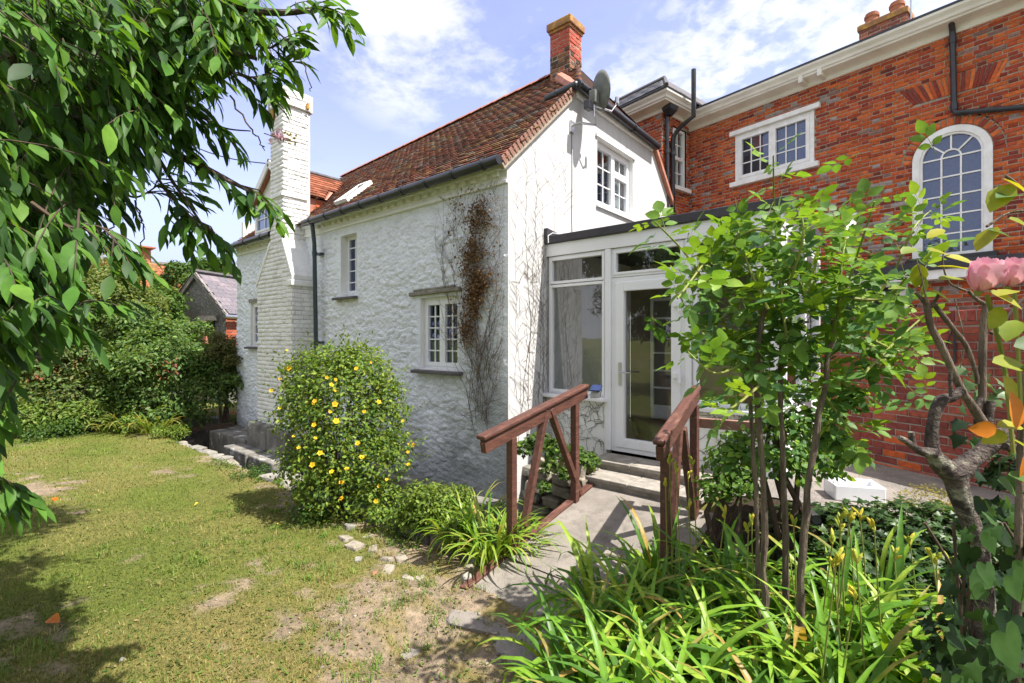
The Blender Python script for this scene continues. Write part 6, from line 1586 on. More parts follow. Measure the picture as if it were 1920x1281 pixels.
limb([(1862, 828), (1838, 785), (1815, 750), (1802, 730), (1770, 660), (1745, 610), (1738, 570)], [16, 12, 10, 9, 8, 8, 8], 1.33, 'stembark')
limb([(1738, 572), (1728, 560), (1716, 548)], [6, 5, 3.5], 1.33, 'stembark'); limb([(1745, 575), (1756, 560), (1766, 538)], [6, 4, 3.5], 1.33, 'stembark')
limb([(1752, 572), (1790, 620), (1812, 650), (1830, 700), (1832, 720)], [6, 6, 6, 5, 5], 1.34, 'stembark')
limb([(1842, 790), (1842, 700), (1844, 620), (1850, 565)], [9, 8, 8.5, 8], 1.35, 'stembark'); limb([(1846, 570), (1830, 560), (1815, 545)], [6, 4.5, 4], 1.35, 'stembark')
limb([(1858, 625), (1880, 605), (1900, 580), (1925, 555)], [5, 4, 4, 4], 1.36, 'twig'); limb([(1812, 546), (1780, 530), (1768, 495), (1770, 470)], [3, 2.2, 2, 1.6], 1.36, 'stembark', 6)
limb([(1738, 568), (1728, 520), (1718, 485)], [3, 2, 1.6], 1.32, 'stembark', 6); limb([(1790, 560), (1808, 640), (1800, 690)], [1.6, 1.5, 1.2], 1.36, 'stembark', 5)
limb([(1852, 800), (1855, 780), (1858, 752)], [11, 9, 9], 1.33); limb([(1832, 800), (1834, 775), (1836, 750)], [8, 7, 7], 1.34)
limb([(1820, 760), (1828, 770), (1838, 745)], [7, 6, 6], 1.33); limb([(1886, 838), (1905, 840), (1930, 848)], [10, 9, 8], 1.28)
limb([(1905, 1300), (1908, 1100), (1912, 900), (1920, 700)], [9, 9, 8, 7], 1.12, 'stembark')
YEL = [(.26, .30, .025), (.20, .27, .03), (.33, .33, .03), (.13, .21, .03)]
near_leaves = [(1740, 470, 1.33, 60, 2), (1752, 500, 1.33, 70, 2), (1725, 495, 1.33, 55, 0), (1770, 480, 1.32, 60, 2), (1760, 525, 1.32, 60, 0), (1735, 520, 1.33, 50, 1), (1715, 465, 1.33, 46, 1), (1700, 540, 1.34, 50, 1), (1745, 545, 1.32, 50, 0), (1770, 430, 1.32, 45, 2),
    (1870, 425, 1.1, 70, 2), (1890, 410, 1.1, 72, 0), (1850, 430, 1.1, 50, 3), (1895, 345, 1.05, 80, 0), (1880, 335, 1.05, 60, 2), (1912, 365, 1.05, 70, 3), (1850, 545, 1.0, 75, 2), (1905, 545, 1.0, 60, 2), (1878, 575, 1.0, 60, 0), (1905, 600, 1.05, 70, 1), (1900, 650, 1.0, 90, 3), (1860, 680, 1.0, 85, 0), (1880, 705, 1.0, 90, 2), (1905, 690, 1.0, 80, 3), (1885, 810, 1.0, 60, 2), (1900, 825, 1.0, 70, 0), (1915, 800, 1.0, 60, 2), (1890, 890, .98, 80, 3), (1912, 925, .98, 75, 3), (1870, 900, 1.0, 70, 3)]
for (px, py, d, s, ci) in near_leaves:
    p = at(px, py, d); a = norm(RT * rng.normal() * .8 + np.array([0, 0, -.25]) - FW * .2 + rdir(1)[0] * .35)
    leaf_obj('leaf', T_ROSE, p, a, norm(-FW * .45 + np.array([0, 0, .8]) + rdir(1)[0] * .3), s * d / 900 * .82, YEL[ci] if ci < 3 else (.075, .155, .035), old)
for (px, py, d, s, a2) in ((1905, 805, .98, 72, (0, 0, 1)), (1870, 805, .98, 50, (-1, 0, 0)), (1922, 850, .98, 60, (0, 0, -1))):
    p = at(px, py, d); lo = leaf_obj('leaf', T_ROSE, p, np.array(a2) @ np.array([RT, FW, (0, 0, 1.)]), -FW + RT * .3, s * d / 900, (.60, .20, .02), old, 'petal'); lo['label'] = 'orange autumn leaf'
def bloom(c, R, seed, nlayers=3):
    r = np.random.default_rng(seed); ax = norm(np.array([0, 0, 1.]) + RT * .15 - FW * .25); s1 = norm(np.cross(ax, FW)); s2 = np.cross(ax, s1)
    root = MB(); root.tube([c - ax * R * 1.3, c - ax * R * .95], [R * .12, R * .3], 8); bo = root.build('bloom', M['greenstem'], old, smooth=True); bo['label'] = 'pink cup shaped rose bloom'
    for ly in range(nlayers):
        n = (5, 5, 4)[ly]; rr = R * (1.0, .80, .52)[ly]; hh = R * (1.95, 2.25, 2.3)[ly]
        for k in range(n):
            t0 = 2 * math.pi * (k + .5 * ly + .2 * r.random()) / n; V, F = [], []; nu, nv = 9, 8
            wv = 2 * math.pi / n * 1.5
            for i in range(nv + 1):
                v = i / nv; prof = rr * (math.sin(min(1, v * 1.15) * math.pi / 2) ** .75) * (1 - .30 * max(0, v - .55) * (1.3 + ly * .5) + (.22 * max(0, v - .9) * 5 if ly == 0 else 0))
                for j in range(nu + 1):
                    u = j / nu - .5; sh = 1 - (2 * abs(u)) ** 3 * .18; th = t0 + wv * u * (.35 + .65 * min(1, v * 1.6))
                    zz_ = -R * 1.0 + hh * v * sh + .04 * R * math.sin(j * 2.1 + k); rad = prof * (1 + .05 * math.sin(3 * u + k)) + .02 * R * k
                    V.append(c + ax * zz_ + (s1 * math.cos(th) + s2 * math.sin(th)) * rad)
            for i in range(nv):
                for j in range(nu): q = i * (nu + 1) + j; F.append([q, q + 1, q + nu + 2, q + nu + 1])
            b = MB(); b.add(V, F, np.array([(.86, .42, .52), (.90, .52, .60), (.82, .36, .47)][k % 3])); b.build('petal', M['petal'], bo, usecol=True, smooth=True)
bloom(at(1845, 520, 1.0), .031, 3); bloom(at(1898, 515, 1.08), .029, 8)
b = MB(); b.tube(curve([at(1851, 555, 1.0), at(1868, 620, 1.05), at(1885, 700, 1.1), at(1900, 850, 1.12)], 10), .0045, 6); b.tube(curve([at(1902, 548, 1.08), at(1908, 640, 1.1), at(1915, 800, 1.12)], 8), .0045, 6); b.build('cane', M['greenstem'], old)
b = MB(); b.tube(curve([at(1925, 395, 1.08), at(1890, 400, 1.1), at(1850, 425, 1.1)], 8), .003, 6); b.tube(curve([at(1935, 370, 1.05), at(1900, 340, 1.05), at(1885, 330, 1.05)], 8), .003, 6); b.build('cane', M['stembark'], old)

# ivy on the right and its big leaves
iv = thing('ivy', tuple(at(1870, 635, 1.35) * (1, 1, 0) + np.array([0, 0, -.2])), 'dark ivy with large heart shaped leaves at the lower right corner', 'ivy')
IV = [(.035, .085, .022), (.055, .12, .032), (.025, .06, .02), (.02, .045, .02)]
for k in range(240):
    px, py = rng.uniform(1760, 1960), rng.uniform(930, 1330)
    if px < 1760 + max(0, (1180 - py)) * .40 - 20: continue
    d = rng.uniform(1.0, 1.5); p = at(px, py, d); a = norm(RT * rng.normal() * .7 + np.array([0, 0, -.8]) + rdir(1)[0] * .3)
    leaf_obj('leaf', T_HEART if rng.random() < .55 else T_IVY, p, a, norm(-FW * .6 + np.array([0, 0, .6]) + RT * .2 + rdir(1)[0] * .75), rng.uniform(.030, .055), IV[rng.integers(4)], iv, 'gloss_leaf')
for (px, py, d, s) in ((1880, 1185, .92, .085), (1790, 1200, 1.1, .06), (1895, 1080, 1.0, .06), (1800, 1265, 1.05, .07), (1850, 1000, 1.1, .055)):
    leaf_obj('leaf', T_HEART, at(px, py, d), norm(RT * .35 + np.array([0, 0, -1.])), norm(-FW * .8 + np.array([0, 0, .6])), s, IV[1], iv, 'gloss_leaf')
b = MB()
for k in range(14):
    x = rng.uniform(1780, 1930); b.tube(curve([at(x, 1300, 1.3), at(x + rng.normal() * 30, 1150, 1.3), at(x + rng.normal() * 30, 980, 1.3)], 8), .004, 5)
b.build('stem', M['twig'], iv)
foliage('foliage', [blob([at(1885, 1150, 1.75), at(1900, 1020, 1.8), at(1860, 1250, 1.7), at(1930, 900, 1.9)], [.16, .14, .18, .14], 900, .055, [(.03, .06, .025), (.045, .09, .03), (.02, .04, .02)], T_IVY, hollow=.2, depth=.7)], iv)
for (px, py, s) in ((1840, 700, .05), (1820, 715, .045), (1855, 720, .05), (1868, 712, .045), (1832, 730, .04), (1870, 745, .05), (1885, 735, .045), (1810, 690, .04), (1845, 740, .04)):
    leaf_obj('leaf', T_IVY, at(px, py, 1.42), norm(RT * rng.normal() + np.array([0, 0, -.6])), norm(-FW * .6 + np.array([0, 0, .8]) + rdir(1)[0] * .3), s, (.14, .22, .10), iv, 'gloss_leaf')
for k in range(18):
    px, py = rng.uniform(1800, 1915), rng.uniform(740, 900); leaf_obj('leaf', T_IVY, at(px, py, rng.uniform(1.45, 1.6)), norm(RT * rng.normal() + np.array([0, 0, -.7])), norm(-FW * .6 + np.array([0, 0, .8]) + rdir(1)[0] * .4), rng.uniform(.04, .055), IV[rng.integers(4)], iv, 'gloss_leaf')

# ivy covered bank in front of the yard
ib = thing('ivy_bank', tuple(at(1690, 635, 3.5) * (1, 1, 0)), 'low bank thickly covered in small dark ivy leaves before the yard', 'ivy')
cs_, rs_ = [], []
for (px, d, z) in ((1530, 3.6, .12), (1580, 3.55, .16), (1630, 3.5, .18), (1680, 3.45, .2), (1730, 3.4, .2), (1780, 3.35, .17), (1830, 3.35, .12), (1560, 3.25, -.02), (1620, 3.2, .02), (1680, 3.15, .02), (1740, 3.1, .02), (1800, 3.1, -.02), (1880, 3.3, .1), (1940, 3.2, .1), (1850, 3.0, -.05), (1490, 3.7, .0), (1560, 3.0, -.2), (1620, 2.95, -.16), (1680, 2.9, -.16), (1740, 2.85, -.18), (1800, 2.85, -.2), (1580, 2.75, -.3), (1660, 2.7, -.3), (1740, 2.65, -.3), (1820, 2.6, -.3)):
    c = at(px, 635, d); c[2] = max(z - .10, float(hgt(c[0], c[1])) - .10); cs_.append(c); rs_.append(.27)
foliage('foliage', [blob(cs_, rs_, 11000, .048, [(.035, .08, .022), (.055, .11, .03), (.025, .06, .018), (.08, .14, .035)], T_IVY, up=.8, depth=.25, hollow=.75, asp=1.1)], ib, 'gloss_leaf')
c = at(1752, 635, 3.75); foliage('moss', [blob([np.array([c[0], c[1], .12]), np.array([c[0] + .2, c[1] + .15, .1])], [.26, .2], 2500, .022, [(.20, .19, .03), (.26, .20, .05), (.16, .17, .03)], T_DIAM, up=1.0, depth=.1)], ib)
# leafy ferny plants by the conservatory foot
def shrub(name, lb, blobs, n, size, pal, T=T_DIAM, shoots=0, knobs=0, trunk=None, cat='shrub', m='leaf', depth=.4, hollow=.6, up=.5, base=None, asp=1.0, group=None, squash=1.0, stems=0, parts_extra=None):
    cs = [at(a, c, d) for (a, c, d, r) in blobs]; rs = [r * d / 900 for (a, c, d, r) in blobs]
    bp = base if base is not None else np.array([*np.mean(cs, 0)[:2], -.3])
    t = thing(name, tuple(bp), lb, cat, group)
    for c, R in (list(zip(cs, rs)) if knobs else []):
        for k in range(knobs):
            d = rdir(1)[0]; d[2] = abs(d[2]) * 1.1 - .15; d = norm(d); cs.append(c + d * R * rng.uniform(.75, 1.05)); rs.append(R * rng.uniform(.22, .42))
    pr = [blob(cs, rs, n, size, pal, T, up, depth, squash, asp, hollow)]
    if shoots:
        q_, a_, s_ = [], [], []
        for i in range(shoots):
            j = rng.integers(len(cs)); d = rdir(1)[0]; d[2] = abs(d[2]) + .1; d = norm(d); p0 = cs[j] + d * rs[j] * .8; L = rs[j] * rng.uniform(.2, .75)
            if any(np.linalg.norm(p0 + d * L - c) < R * .9 for c, R in zip(cs, rs)): continue
            for k in range(12): q_.append(p0 + d * L * k / 11 + rng.normal(size=3) * size * .25); a_.append(norm(d * .6 + rdir(1)[0])); s_.append(size * rng.uniform(.5, .95))
        if q_: pr.append(scatter(T, np.array(q_), np.array(a_), norm(rdir(len(q_)) + np.array([0, 0, .8])), np.array(s_), leafcol(pal, len(q_)) * 1.12))
    foliage('foliage', pr + (parts_extra or []), t, m)
    if stems:
        b = MB()
        for i in range(stems):
            j = rng.integers(len(cs)); q = cs[j]; mid = bp * .45 + q * .55 + rng.normal(size=3) * .1; b.tube([bp + rng.normal(size=3) * (.1, .1, 0), mid, q], [.03 if trunk is None else trunk, .02 if trunk is None else trunk * .7, .006], 6)
        b.build('trunk' if trunk else 'stem', M['bark' if trunk else 'twig'], t, smooth=True)
    return t
shrub('leafy_shrub', 'leafy shoots covering the right corner of the conservatory behind the rose stems', [(1450, 800, 3.6, 48), (1500, 820, 3.55, 55), (1550, 800, 3.5, 42), (1480, 880, 3.4, 50), (1540, 880, 3.4, 48), (1450, 740, 3.7, 32), (1520, 750, 3.6, 36)], 1700, .055, ROSE, T_ROSE, depth=.7, hollow=.3, stems=6)
shrub('leafy_shrub', 'bright green leafy plant between the right handrail and the rose stems', [(1365, 875, 3.6, 42), (1345, 925, 3.5, 36), (1390, 920, 3.5, 40), (1375, 830, 3.7, 24)], 1100, .05, [(.12, .23, .04), (.16, .27, .045), (.09, .18, .035)], T_OVAL, depth=.7, hollow=.3, stems=6)
shrub('ivy_bed', 'green ivy on the ledge of the rubble wall left of the steps', [(985, 845, 5.4, 20), (1010, 835, 5.4, 24), (1045, 850, 5.3, 26), (1075, 860, 5.25, 26), (1105, 868, 5.15, 18), (1030, 880, 5.1, 16), (1020, 915, 5.05, 12), (1060, 890, 5.1, 14)], 1900, .045, GRN + LIM[:1], T_IVY, cat='ivy', hollow=.3)

# ------------------------------------------------------------------ hedge and border on the left
HB = [(.09, .175, .045), (.12, .215, .052), (.065, .14, .038), (.16, .25, .065), (.15, .195, .068)]
shrub('dense_shrub', 'dense dark green shrub against the left end of the white cottage', [(330, 710, 10.8, 85), (400, 700, 11.0, 52), (270, 700, 10.6, 78), (380, 745, 10.7, 60), (310, 660, 11.2, 62), (425, 720, 11.2, 34), (300, 770, 10.4, 60), (415, 685, 11.4, 34), (250, 640, 11.0, 62), (200, 700, 10.8, 60), (350, 780, 10.5, 45), (240, 760, 10.3, 50)], 52000, .09, HB, depth=.45, hollow=.6, stems=8, shoots=160, knobs=7)
shrub('dense_shrub', 'dark shrub at the far left edge behind the overhanging branches', [(150, 690, 10.5, 80), (90, 680, 10.3, 70), (190, 640, 10.9, 65), (60, 740, 10.1, 60), (210, 730, 10.4, 55), (20, 690, 10.1, 80), (-60, 680, 10.1, 80), (120, 760, 10.0, 60), (180, 770, 10.2, 50)], 36000, .09, OLV + HB, depth=.45, hollow=.6, stems=6, shoots=120, knobs=6)
shrub('tall_shrub', 'tall loose olive green shrub rising above the hedge on the left', [(190, 600, 12.0, 60), (250, 590, 12.2, 48), (140, 590, 11.8, 60), (220, 545, 12.4, 40), (170, 545, 12.2, 40), (270, 620, 12.0, 40), (90, 600, 11.6, 60), (280, 570, 12.5, 26)], 26000, .085, [(.17, .22, .06), (.12, .185, .045), (.21, .235, .07), (.095, .155, .04)], depth=.6, hollow=.4, stems=6, shoots=140, knobs=6)
shrub('rounded_shrub', 'rounded bright green shrub in front of the red tiled roof', [(295, 590, 13.2, 42), (312, 570, 13.4, 28), (260, 605, 13.2, 42), (305, 550, 13.6, 18), (285, 625, 13.0, 45), (325, 610, 13.4, 24)], 12000, .10, [(.085, .16, .03), (.065, .13, .03), (.11, .19, .035)], depth=.35, stems=4, shoots=60)
shrub('willow_tree', 'pale feathery olive green tree behind the hedge on the left', [(215, 560, 13.0, 50), (180, 520, 13.5, 45), (235, 510, 13.5, 34), (160, 580, 13, 55), (250, 560, 13.0, 30), (205, 470, 14, 26), (255, 490, 14, 16), (120, 540, 13, 55), (230, 600, 12.5, 40), (70, 560, 13, 60), (190, 620, 12.0, 45), (100, 620, 12, 60), (40, 620, 12, 60)], 17000, .12, [(.17, .18, .06), (.13, .15, .045), (.20, .20, .075)], depth=.7, hollow=.35, trunk=.09, stems=7, cat='tree', asp=.7)
shrub('round_tree', 'green leafy tree behind the slate roof of the outbuilding', [(345, 520, 17, 26), (330, 510, 17, 18), (375, 505, 17.5, 20), (400, 505, 18, 22), (310, 530, 17, 16), (365, 540, 16.5, 26)], 5000, .12, GRN, depth=.4, trunk=.1, stems=5, cat='tree')
shrub('lime_tree', 'yellow green leafy tree between the outbuilding and the cottage', [(425, 512, 19, 18), (440, 520, 19, 16), (405, 518, 19, 14)], 2600, .12, LIM, depth=.4, trunk=.1, stems=4, cat='tree')
shrub('climbing_shrub', 'olive and brown climber in front of the outbuilding brick wall', [(410, 640, 10.8, 18), (425, 655, 10.8, 20), (400, 670, 10.6, 20), (435, 680, 10.6, 16), (440, 640, 11, 10)], 2200, .06, OLV + [(.17, .13, .06)], depth=.6, hollow=.3, stems=4)
shrub('purple_shrub', 'small dark red leaved shrub below the distant brick chimney', [(285, 560, 13.5, 20), (265, 575, 13.5, 18)], 1300, .07, [(.09, .035, .035), (.06, .03, .03), (.12, .06, .05)], depth=.5, stems=3)
shrub('fern', 'mixed green ferns along the far edge of the lawn', [(110, 790, 9.6, 36), (70, 795, 9.4, 34), (150, 785, 9.7, 36), (195, 780, 9.9, 36), (40, 790, 9.3, 36), (0, 790, 9.2, 40), (225, 770, 10.1, 30), (240, 800, 9.7, 22)], 8000, .085, [(.12, .21, .04), (.15, .25, .045), (.20, .24, .06)], T_DIAM, depth=.6, hollow=.3, asp=.8)
for (px, py, n, L, lb) in ((245, 812, 60, .62, 'clump of arching yellow green leaves at the far lawn edge'), (290, 815, 56, .60, 'arching iris like leaves right of the ferns near the ditch'), (205, 812, 34, .5, 'thin leaved clump left of the arching leaves')):
    p = onZ(px, py, -.36); t = thing('strap_leaf_clump', tuple(p), lb, 'plant'); lily(t, p, n, L, .03, .22, [(.15, .21, .04), (.22, .24, .06), (.10, .17, .03), (.28, .25, .10)])
low_plant(120, 818, 'low_leafy_plant', 'short weeds at the left of the far lawn edge', .5, 1800, .05, GRN, .2)
low_plant(330, 822, 'low_leafy_plant', 'low weeds where the lawn meets the ditch below the hedge', .35, 1300, .04, LIM, .15)
low_plant(470, 895, 'low_leafy_plant', 'little green weeds among the stones at the ditch edge', .22, 600, .03, GRN, .08)
for (px, py, zz_) in ((208, 823, 0),): pass
b = MB(); c = onY(438, 778, 4.0); b.tube([c + (0, 0, -.15), c + (.02, 0, .02)], .005, 5, (.1, .2, .04))
rp = thing('red_flower', tuple(c), 'small red flower growing at the plinth corner by the hedge', 'flower')
b.build('stem', M['petal'], rp, usecol=True)
b = MB()
for q in range(6):
    d = rdir(1)[0] * .04; b.add([c, c + d + (0, 0, .03), c + d * 1.3 + (.01, 0, .05), c + d * .6 + (.02, 0, .06)], [[0, 1, 2, 3]], (.55, .04, .07))
b.build('petals', M['petal'], rp, usecol=True)
# ditch end wall in shadow below the hedge
de = thing('ditch_wall', tuple(onY(380, 800, 4.2) * (1, 1, 0) + np.array([0, 0, -1.2])), 'dark retaining wall at the end of the ditch under the hedge', 'wall')
b = MB(); b.box(-12.75, -12.5, 2.9, 4.3, -1.3, -.30)
b.build('wall', M['plinth'], de, bevel=.03)
b = MB(); b.bar((-12.1, 2.9, -.42), (-11.6, 4.25, -.36), .12, .10); b.build('timber', M['twig'], de)

# ------------------------------------------------------------------ dead creeper on the cottage
dcp = thing('dead_creeper', (-4.2, YA - .03, -.4), 'dead brown climbing plant clinging to the cottage corner', 'creeper')
b = MB(); pts_l = []
def grow(o, u, v, n, p, ang, L, r, step=.05, wob=.35, side=0, out=None, depth=0, br=.16, lim=None):
    x, z = p; P = [o + u * x + v * z + n * r]
    for k in range(int(L / step)):
        ang += rng.normal() * wob * .5; ang += (math.pi / 2 - ang) * .06
        x += math.cos(ang) * step; z += math.sin(ang) * step
        if lim and not lim(x, z): break
        P.append(o + u * x + v * z + n * (r + .004 * rng.random()))
        if out is not None: out.append((x, z))
        if depth < 2 and rng.random() < br: grow(o, u, v, n, (x, z), ang + rng.choice([-1, 1]) * rng.uniform(.5, 1.1), L * .35 * rng.uniform(.4, 1), r * .6, step, wob, side, out, depth + 1, br * .8, lim)
    if len(P) > 2: b.tube(P, np.linspace(r, r * .4, len(P)), 4, cap=False)
ex, ey, ez = np.array([1., 0, 0]), np.array([0, 1., 0]), np.array([0, 0, 1.])
for k in range(25):
    grow(np.array([0, YA - .035, 0]), ex, ez, -ey, (-4.12 + rng.normal() * .12, .3 + rng.random() * 1.0), math.pi / 2 + rng.normal() * .22, rng.uniform(2.0, 3.4), .0048, out=pts_l, lim=lambda x, z: x < -3.72 and x > -5.0 and z < 3.5)
for k in range(16):
    grow(np.array([0, YA - .03, 0]), ex, ez, -ey, (-3.95 + rng.normal() * .12, rng.uniform(.3, 1.6)), math.pi / 2 + rng.normal() * .7, rng.uniform(.5, 1.2), .0024, lim=lambda x, z: x < -3.72)
b.build('stem', M['stembark'], dcp)
P = np.array([(x, z) for x, z in pts_l]); ctr = -4.20 + .05 * np.sin(P[:, 1] * 3); w = np.exp(-((P[:, 0] - ctr) / (.13 + .07 * (P[:, 1] - 1.5))) ** 2) * sstep(1.35, 1.9, P[:, 1]) * sstep(3.5, 3.3, P[:, 1]) * (.12 + sstep(.44, .56, fbm(P[:, 0] * 5, P[:, 1] * 3.2 + 4, 3)))
i = rng.choice(len(P), 4300, p=w / w.sum()); Q2 = P[i] + rng.normal(size=(4300, 2)) * .05; ok_ = Q2[:, 0] < -3.74; Q2 = Q2[ok_]; n = len(Q2)
PP = np.stack([Q2[:, 0], np.full(n, YA - .05) - .06 * rng.random(n), Q2[:, 1]], -1)
foliage('dried_leaves', [scatter(T_DIAM, PP, norm(rdir(n) + np.array([0, -.2, -.6])), norm(rdir(n) + np.array([0, -1., .2])), rng.uniform(.018, .045, n), leafcol([(.21, .125, .062), (.15, .085, .045), (.27, .17, .085), (.11, .068, .04)], n), 1.2)], dcp, 'dryleaf')
# bare tendrils on the gable and the low conservatory wall
gcr = thing('creeper_tendrils', (XG + .01, 4.8, -.2), 'thin dead creeper tendrils on the sunny white gable', 'creeper')
b = MB()
Og = np.array([XG + .006, 0, 0])
def herring(y, z0, z1, r, lean=0.0, tw=.3):
    P = []; z = z0; yy = y
    while z < z1:
        P.append(Og + ey * yy + ez * z); z += .08; yy += rng.normal() * .012 + lean * .08
        if rng.random() < .75 and z > z0 + .3:
            sgn = rng.choice([-1, 1]); L = rng.uniform(.08, .38) * (1 - .4 * (z1 - z < .4)); q = [Og + ey * yy + ez * z]; a = rng.uniform(.55, 1.0)
            for k in range(1, 6): t = k / 5; q.append(Og + ey * min(9.0, max(4.39, yy + sgn * L * t)) + ez * (z + L * a * t + .03 * math.sin(3 * t) + rng.normal() * .006))
            b.tube(q, np.linspace(.0019, .0009, 6), 3, cap=False)
    if len(P) > 2: b.tube(P, .6 * np.linspace(r, r * .45, len(P)), 4, cap=False)
for (y, z0, z1, r, ln) in ((4.62, .5, 3.75, .006, .03), (4.72, .3, 4.05, .006, .05), (4.95, .4, 3.4, .004, .02), (4.55, .2, 2.2, .004, 0), (4.85, .8, 2.6, .003, .04), (5.05, .3, 2.9, .004, .0), (5.12, .5, 2.7, .004, -.03), (4.48, .9, 3.5, .003, .0), (5.3, 2.9, 4.2, .0025, .06), (5.55, 2.95, 4.0, .002, .02), (5.08, .2, 2.8, .004, .02)):
    herring(y, z0, z1, r, ln)
b.build('stem', M['stembark'], gcr)
b = MB()
for k in range(130):
    y, z = rng.normal(4.95, .22), rng.uniform(.3, 2.9)
    if not 4.4 < y < 5.13: continue
    L = rng.uniform(.05, .2); a = rng.normal() * .7 + math.pi / 2; b.tube([Og + ey * (y + L * t * math.cos(a) + rng.normal() * .01) + ez * (z + L * t * math.sin(a)) for t in (0, .33, .66, 1)], .0022, 3, cap=False)
b.build('rootlet', M['stembark'], gcr)['kind'] = 'stuff'
wcr = thing('creeper_tendrils', (-3.2, YC - .03, .2), 'dense tangle of dead tendrils on the low conservatory wall', 'creeper')
b = MB()
for (xa, xb, nn_) in ((XG + .03, xm - .05, 95), (xd1 + .08, XE, 60)):
    for k in range(nn_):
        x, z = rng.uniform(xa, xb), .78 - .62 * rng.random() ** 1.6; a = rng.random() * 6.28; P = []
        for q in range(rng.integers(5, 12)):
            P.append(np.array([min(max(x, xa), xb), YC - .026 - .006 * rng.random(), min(z, .79)])); a += rng.normal() * .5; x += .035 * math.cos(a); z += .035 * math.sin(a)
        b.tube(P, np.linspace(.0032, .0014, len(P)), 3, cap=False)
b.build('stem', M['twig'], wcr)

# ------------------------------------------------------------------ overhanging tree at the upper left
tr = thing('overhanging_tree', tuple(at(-330, 635, 2.6) * (1, 1, 0) + np.array([0, 0, -.35])), 'leafy tree with long drooping leaves hanging in from the upper left', 'tree')
def tl(L, R, m='bark', n=18): 
    P = curve([at(*a) for a in L], n); b = MB(); b.tube(P, np.linspace(R[0], R[1], n), 8); return b.build('branch', M[m], tr, smooth=True)
base_t = at(-330, 635, 2.6); base_t[2] = -.45
b = MB(); b.tube(curve([base_t, at(-320, 700, 2.6), at(-290, 420, 2.6), at(-230, 150, 2.7), at(-150, -150, 2.8)], 16), np.linspace(.13, .07, 16), 10); b.build('trunk', M['bark'], tr, smooth=True)
for L, R in (([(-260, 300, 2.6), (-60, 150, 2.5), (140, 60, 2.3), (330, 70, 2.1), (480, 110, 2.0)], (.05, .008)), ([(-280, 400, 2.6), (-80, 260, 2.4), (120, 210, 2.2), (330, 290, 2.0), (470, 360, 1.95)], (.045, .006)), ([(-230, 120, 2.7), (50, -40, 2.5), (300, -30, 2.2), (480, 20, 2.0), (590, 20, 2.0)], (.045, .007)),
             ([(-290, 450, 2.5), (-100, 400, 2.1), (60, 390, 1.8), (180, 430, 1.7)], (.035, .006)), ([(-290, 520, 2.5), (-100, 580, 2.1), (20, 600, 1.9), (90, 700, 1.8)], (.03, .006)), ([(120, 210, 2.2), (260, 260, 2.0), (330, 350, 2.0), (385, 430, 2.0)], (.012, .004)), ([(-290, 430, 2.55), (-90, 330, 2.8), (120, 300, 2.9), (240, 360, 2.8)], (.03, .006))): tl(L, R)
TREE = [(.065, .165, .024), (.09, .21, .03), (.045, .115, .022), (.125, .25, .034), (.032, .08, .022)]
twigs = []
EDY = [-200, 0, 100, 160, 250, 330, 400, 450, 520, 600, 700, 800, 900, 1000]; EDX = [630, 600, 535, 460, 390, 330, 250, 210, 185, 150, 95, 40, 10, -40]
def add_twigs(px, py, rx, ry, d0, d1, n, L0=.3, L1=.5, sz=.102, nl=12):
    for k in range(n):
        a = rng.random() * 6.283; r = math.sqrt(rng.random()); d = rng.uniform(d0, d1); L = rng.uniform(L0, L1)
        dr_ = norm(RT * rng.uniform(.2, 1.0) + np.array([0, 0, -.55 + .4 * rng.normal()]) + FW * rng.normal() * .5); c = at(px + rx * r * math.cos(a), py + ry * r * math.sin(a), d); s_ = c - dr_ * L * .4
        e = proj(s_ + dr_ * L + np.array([0, 0, -.10])); b_ = proj(s_)
        if e[0] + 28 > np.interp(e[1], EDY, EDX) or b_[0] > np.interp(b_[1], EDY, EDX): continue
        twigs.append((s_, dr_, L, sz, nl))
add_twigs(60, 110, 300, 190, 1.7, 3.2, 330); add_twigs(60, 320, 230, 140, 1.6, 3.0, 260); add_twigs(260, 70, 200, 120, 1.7, 2.8, 260); add_twigs(320, 220, 130, 110, 1.8, 2.4, 70, .2, .35)
add_twigs(460, 60, 150, 90, 1.8, 2.4, 110, .15, .3); add_twigs(60, 480, 140, 110, 1.5, 2.4, 130, .2, .4); add_twigs(20, 650, 110, 120, 1.4, 2.2, 90, .2, .35); add_twigs(-20, 760, 70, 60, 1.5, 2.1, 10); add_twigs(-120, 300, 120, 350, 1.8, 3.0, 60)
add_twigs(100, 330, 90, 60, 2.2, 3.0, 30)
def path_twigs(L, d, n, sz=.092, sp=.22, ln=.22):
    P = curve([at(a, c, d) for a, c in L], 40)
    for k in range(n):
        i = rng.integers(4, 40); tg = norm(P[min(i + 1, 39)] - P[i - 1]); twigs.append((P[i], norm(tg + rdir(1)[0] * .7 + np.array([0, 0, -.3])), rng.uniform(.12, ln), sz, 8))
    b = MB(); b.tube(P, np.linspace(.007, .0025, 40), 5); b.build('twig', M['twig'], tr)
path_twigs([(290, 130), (340, 260), (410, 330), (490, 358)], 1.95, 14); path_twigs([(250, 240), (300, 340), (350, 400), (395, 425)], 2.0, 11); path_twigs([(380, 20), (460, 30), (540, 20), (600, 12)], 2.0, 16); path_twigs([(340, 110), (410, 130), (470, 145), (510, 135)], 1.95, 11)
path_twigs([(310, 170), (370, 215), (420, 240), (470, 246)], 2.0, 6); path_twigs([(200, 330), (250, 370), (300, 345)], 2.1, 10); path_twigs([(60, 380), (130, 425), (185, 425), (215, 450)], 1.65, 10, .09); path_twigs([(-40, 560), (40, 600), (120, 590), (160, 565)], 1.6, 9, .09); path_twigs([(-60, 820), (-20, 870), (10, 905)], 1.6, 8, .085, .2, .16)
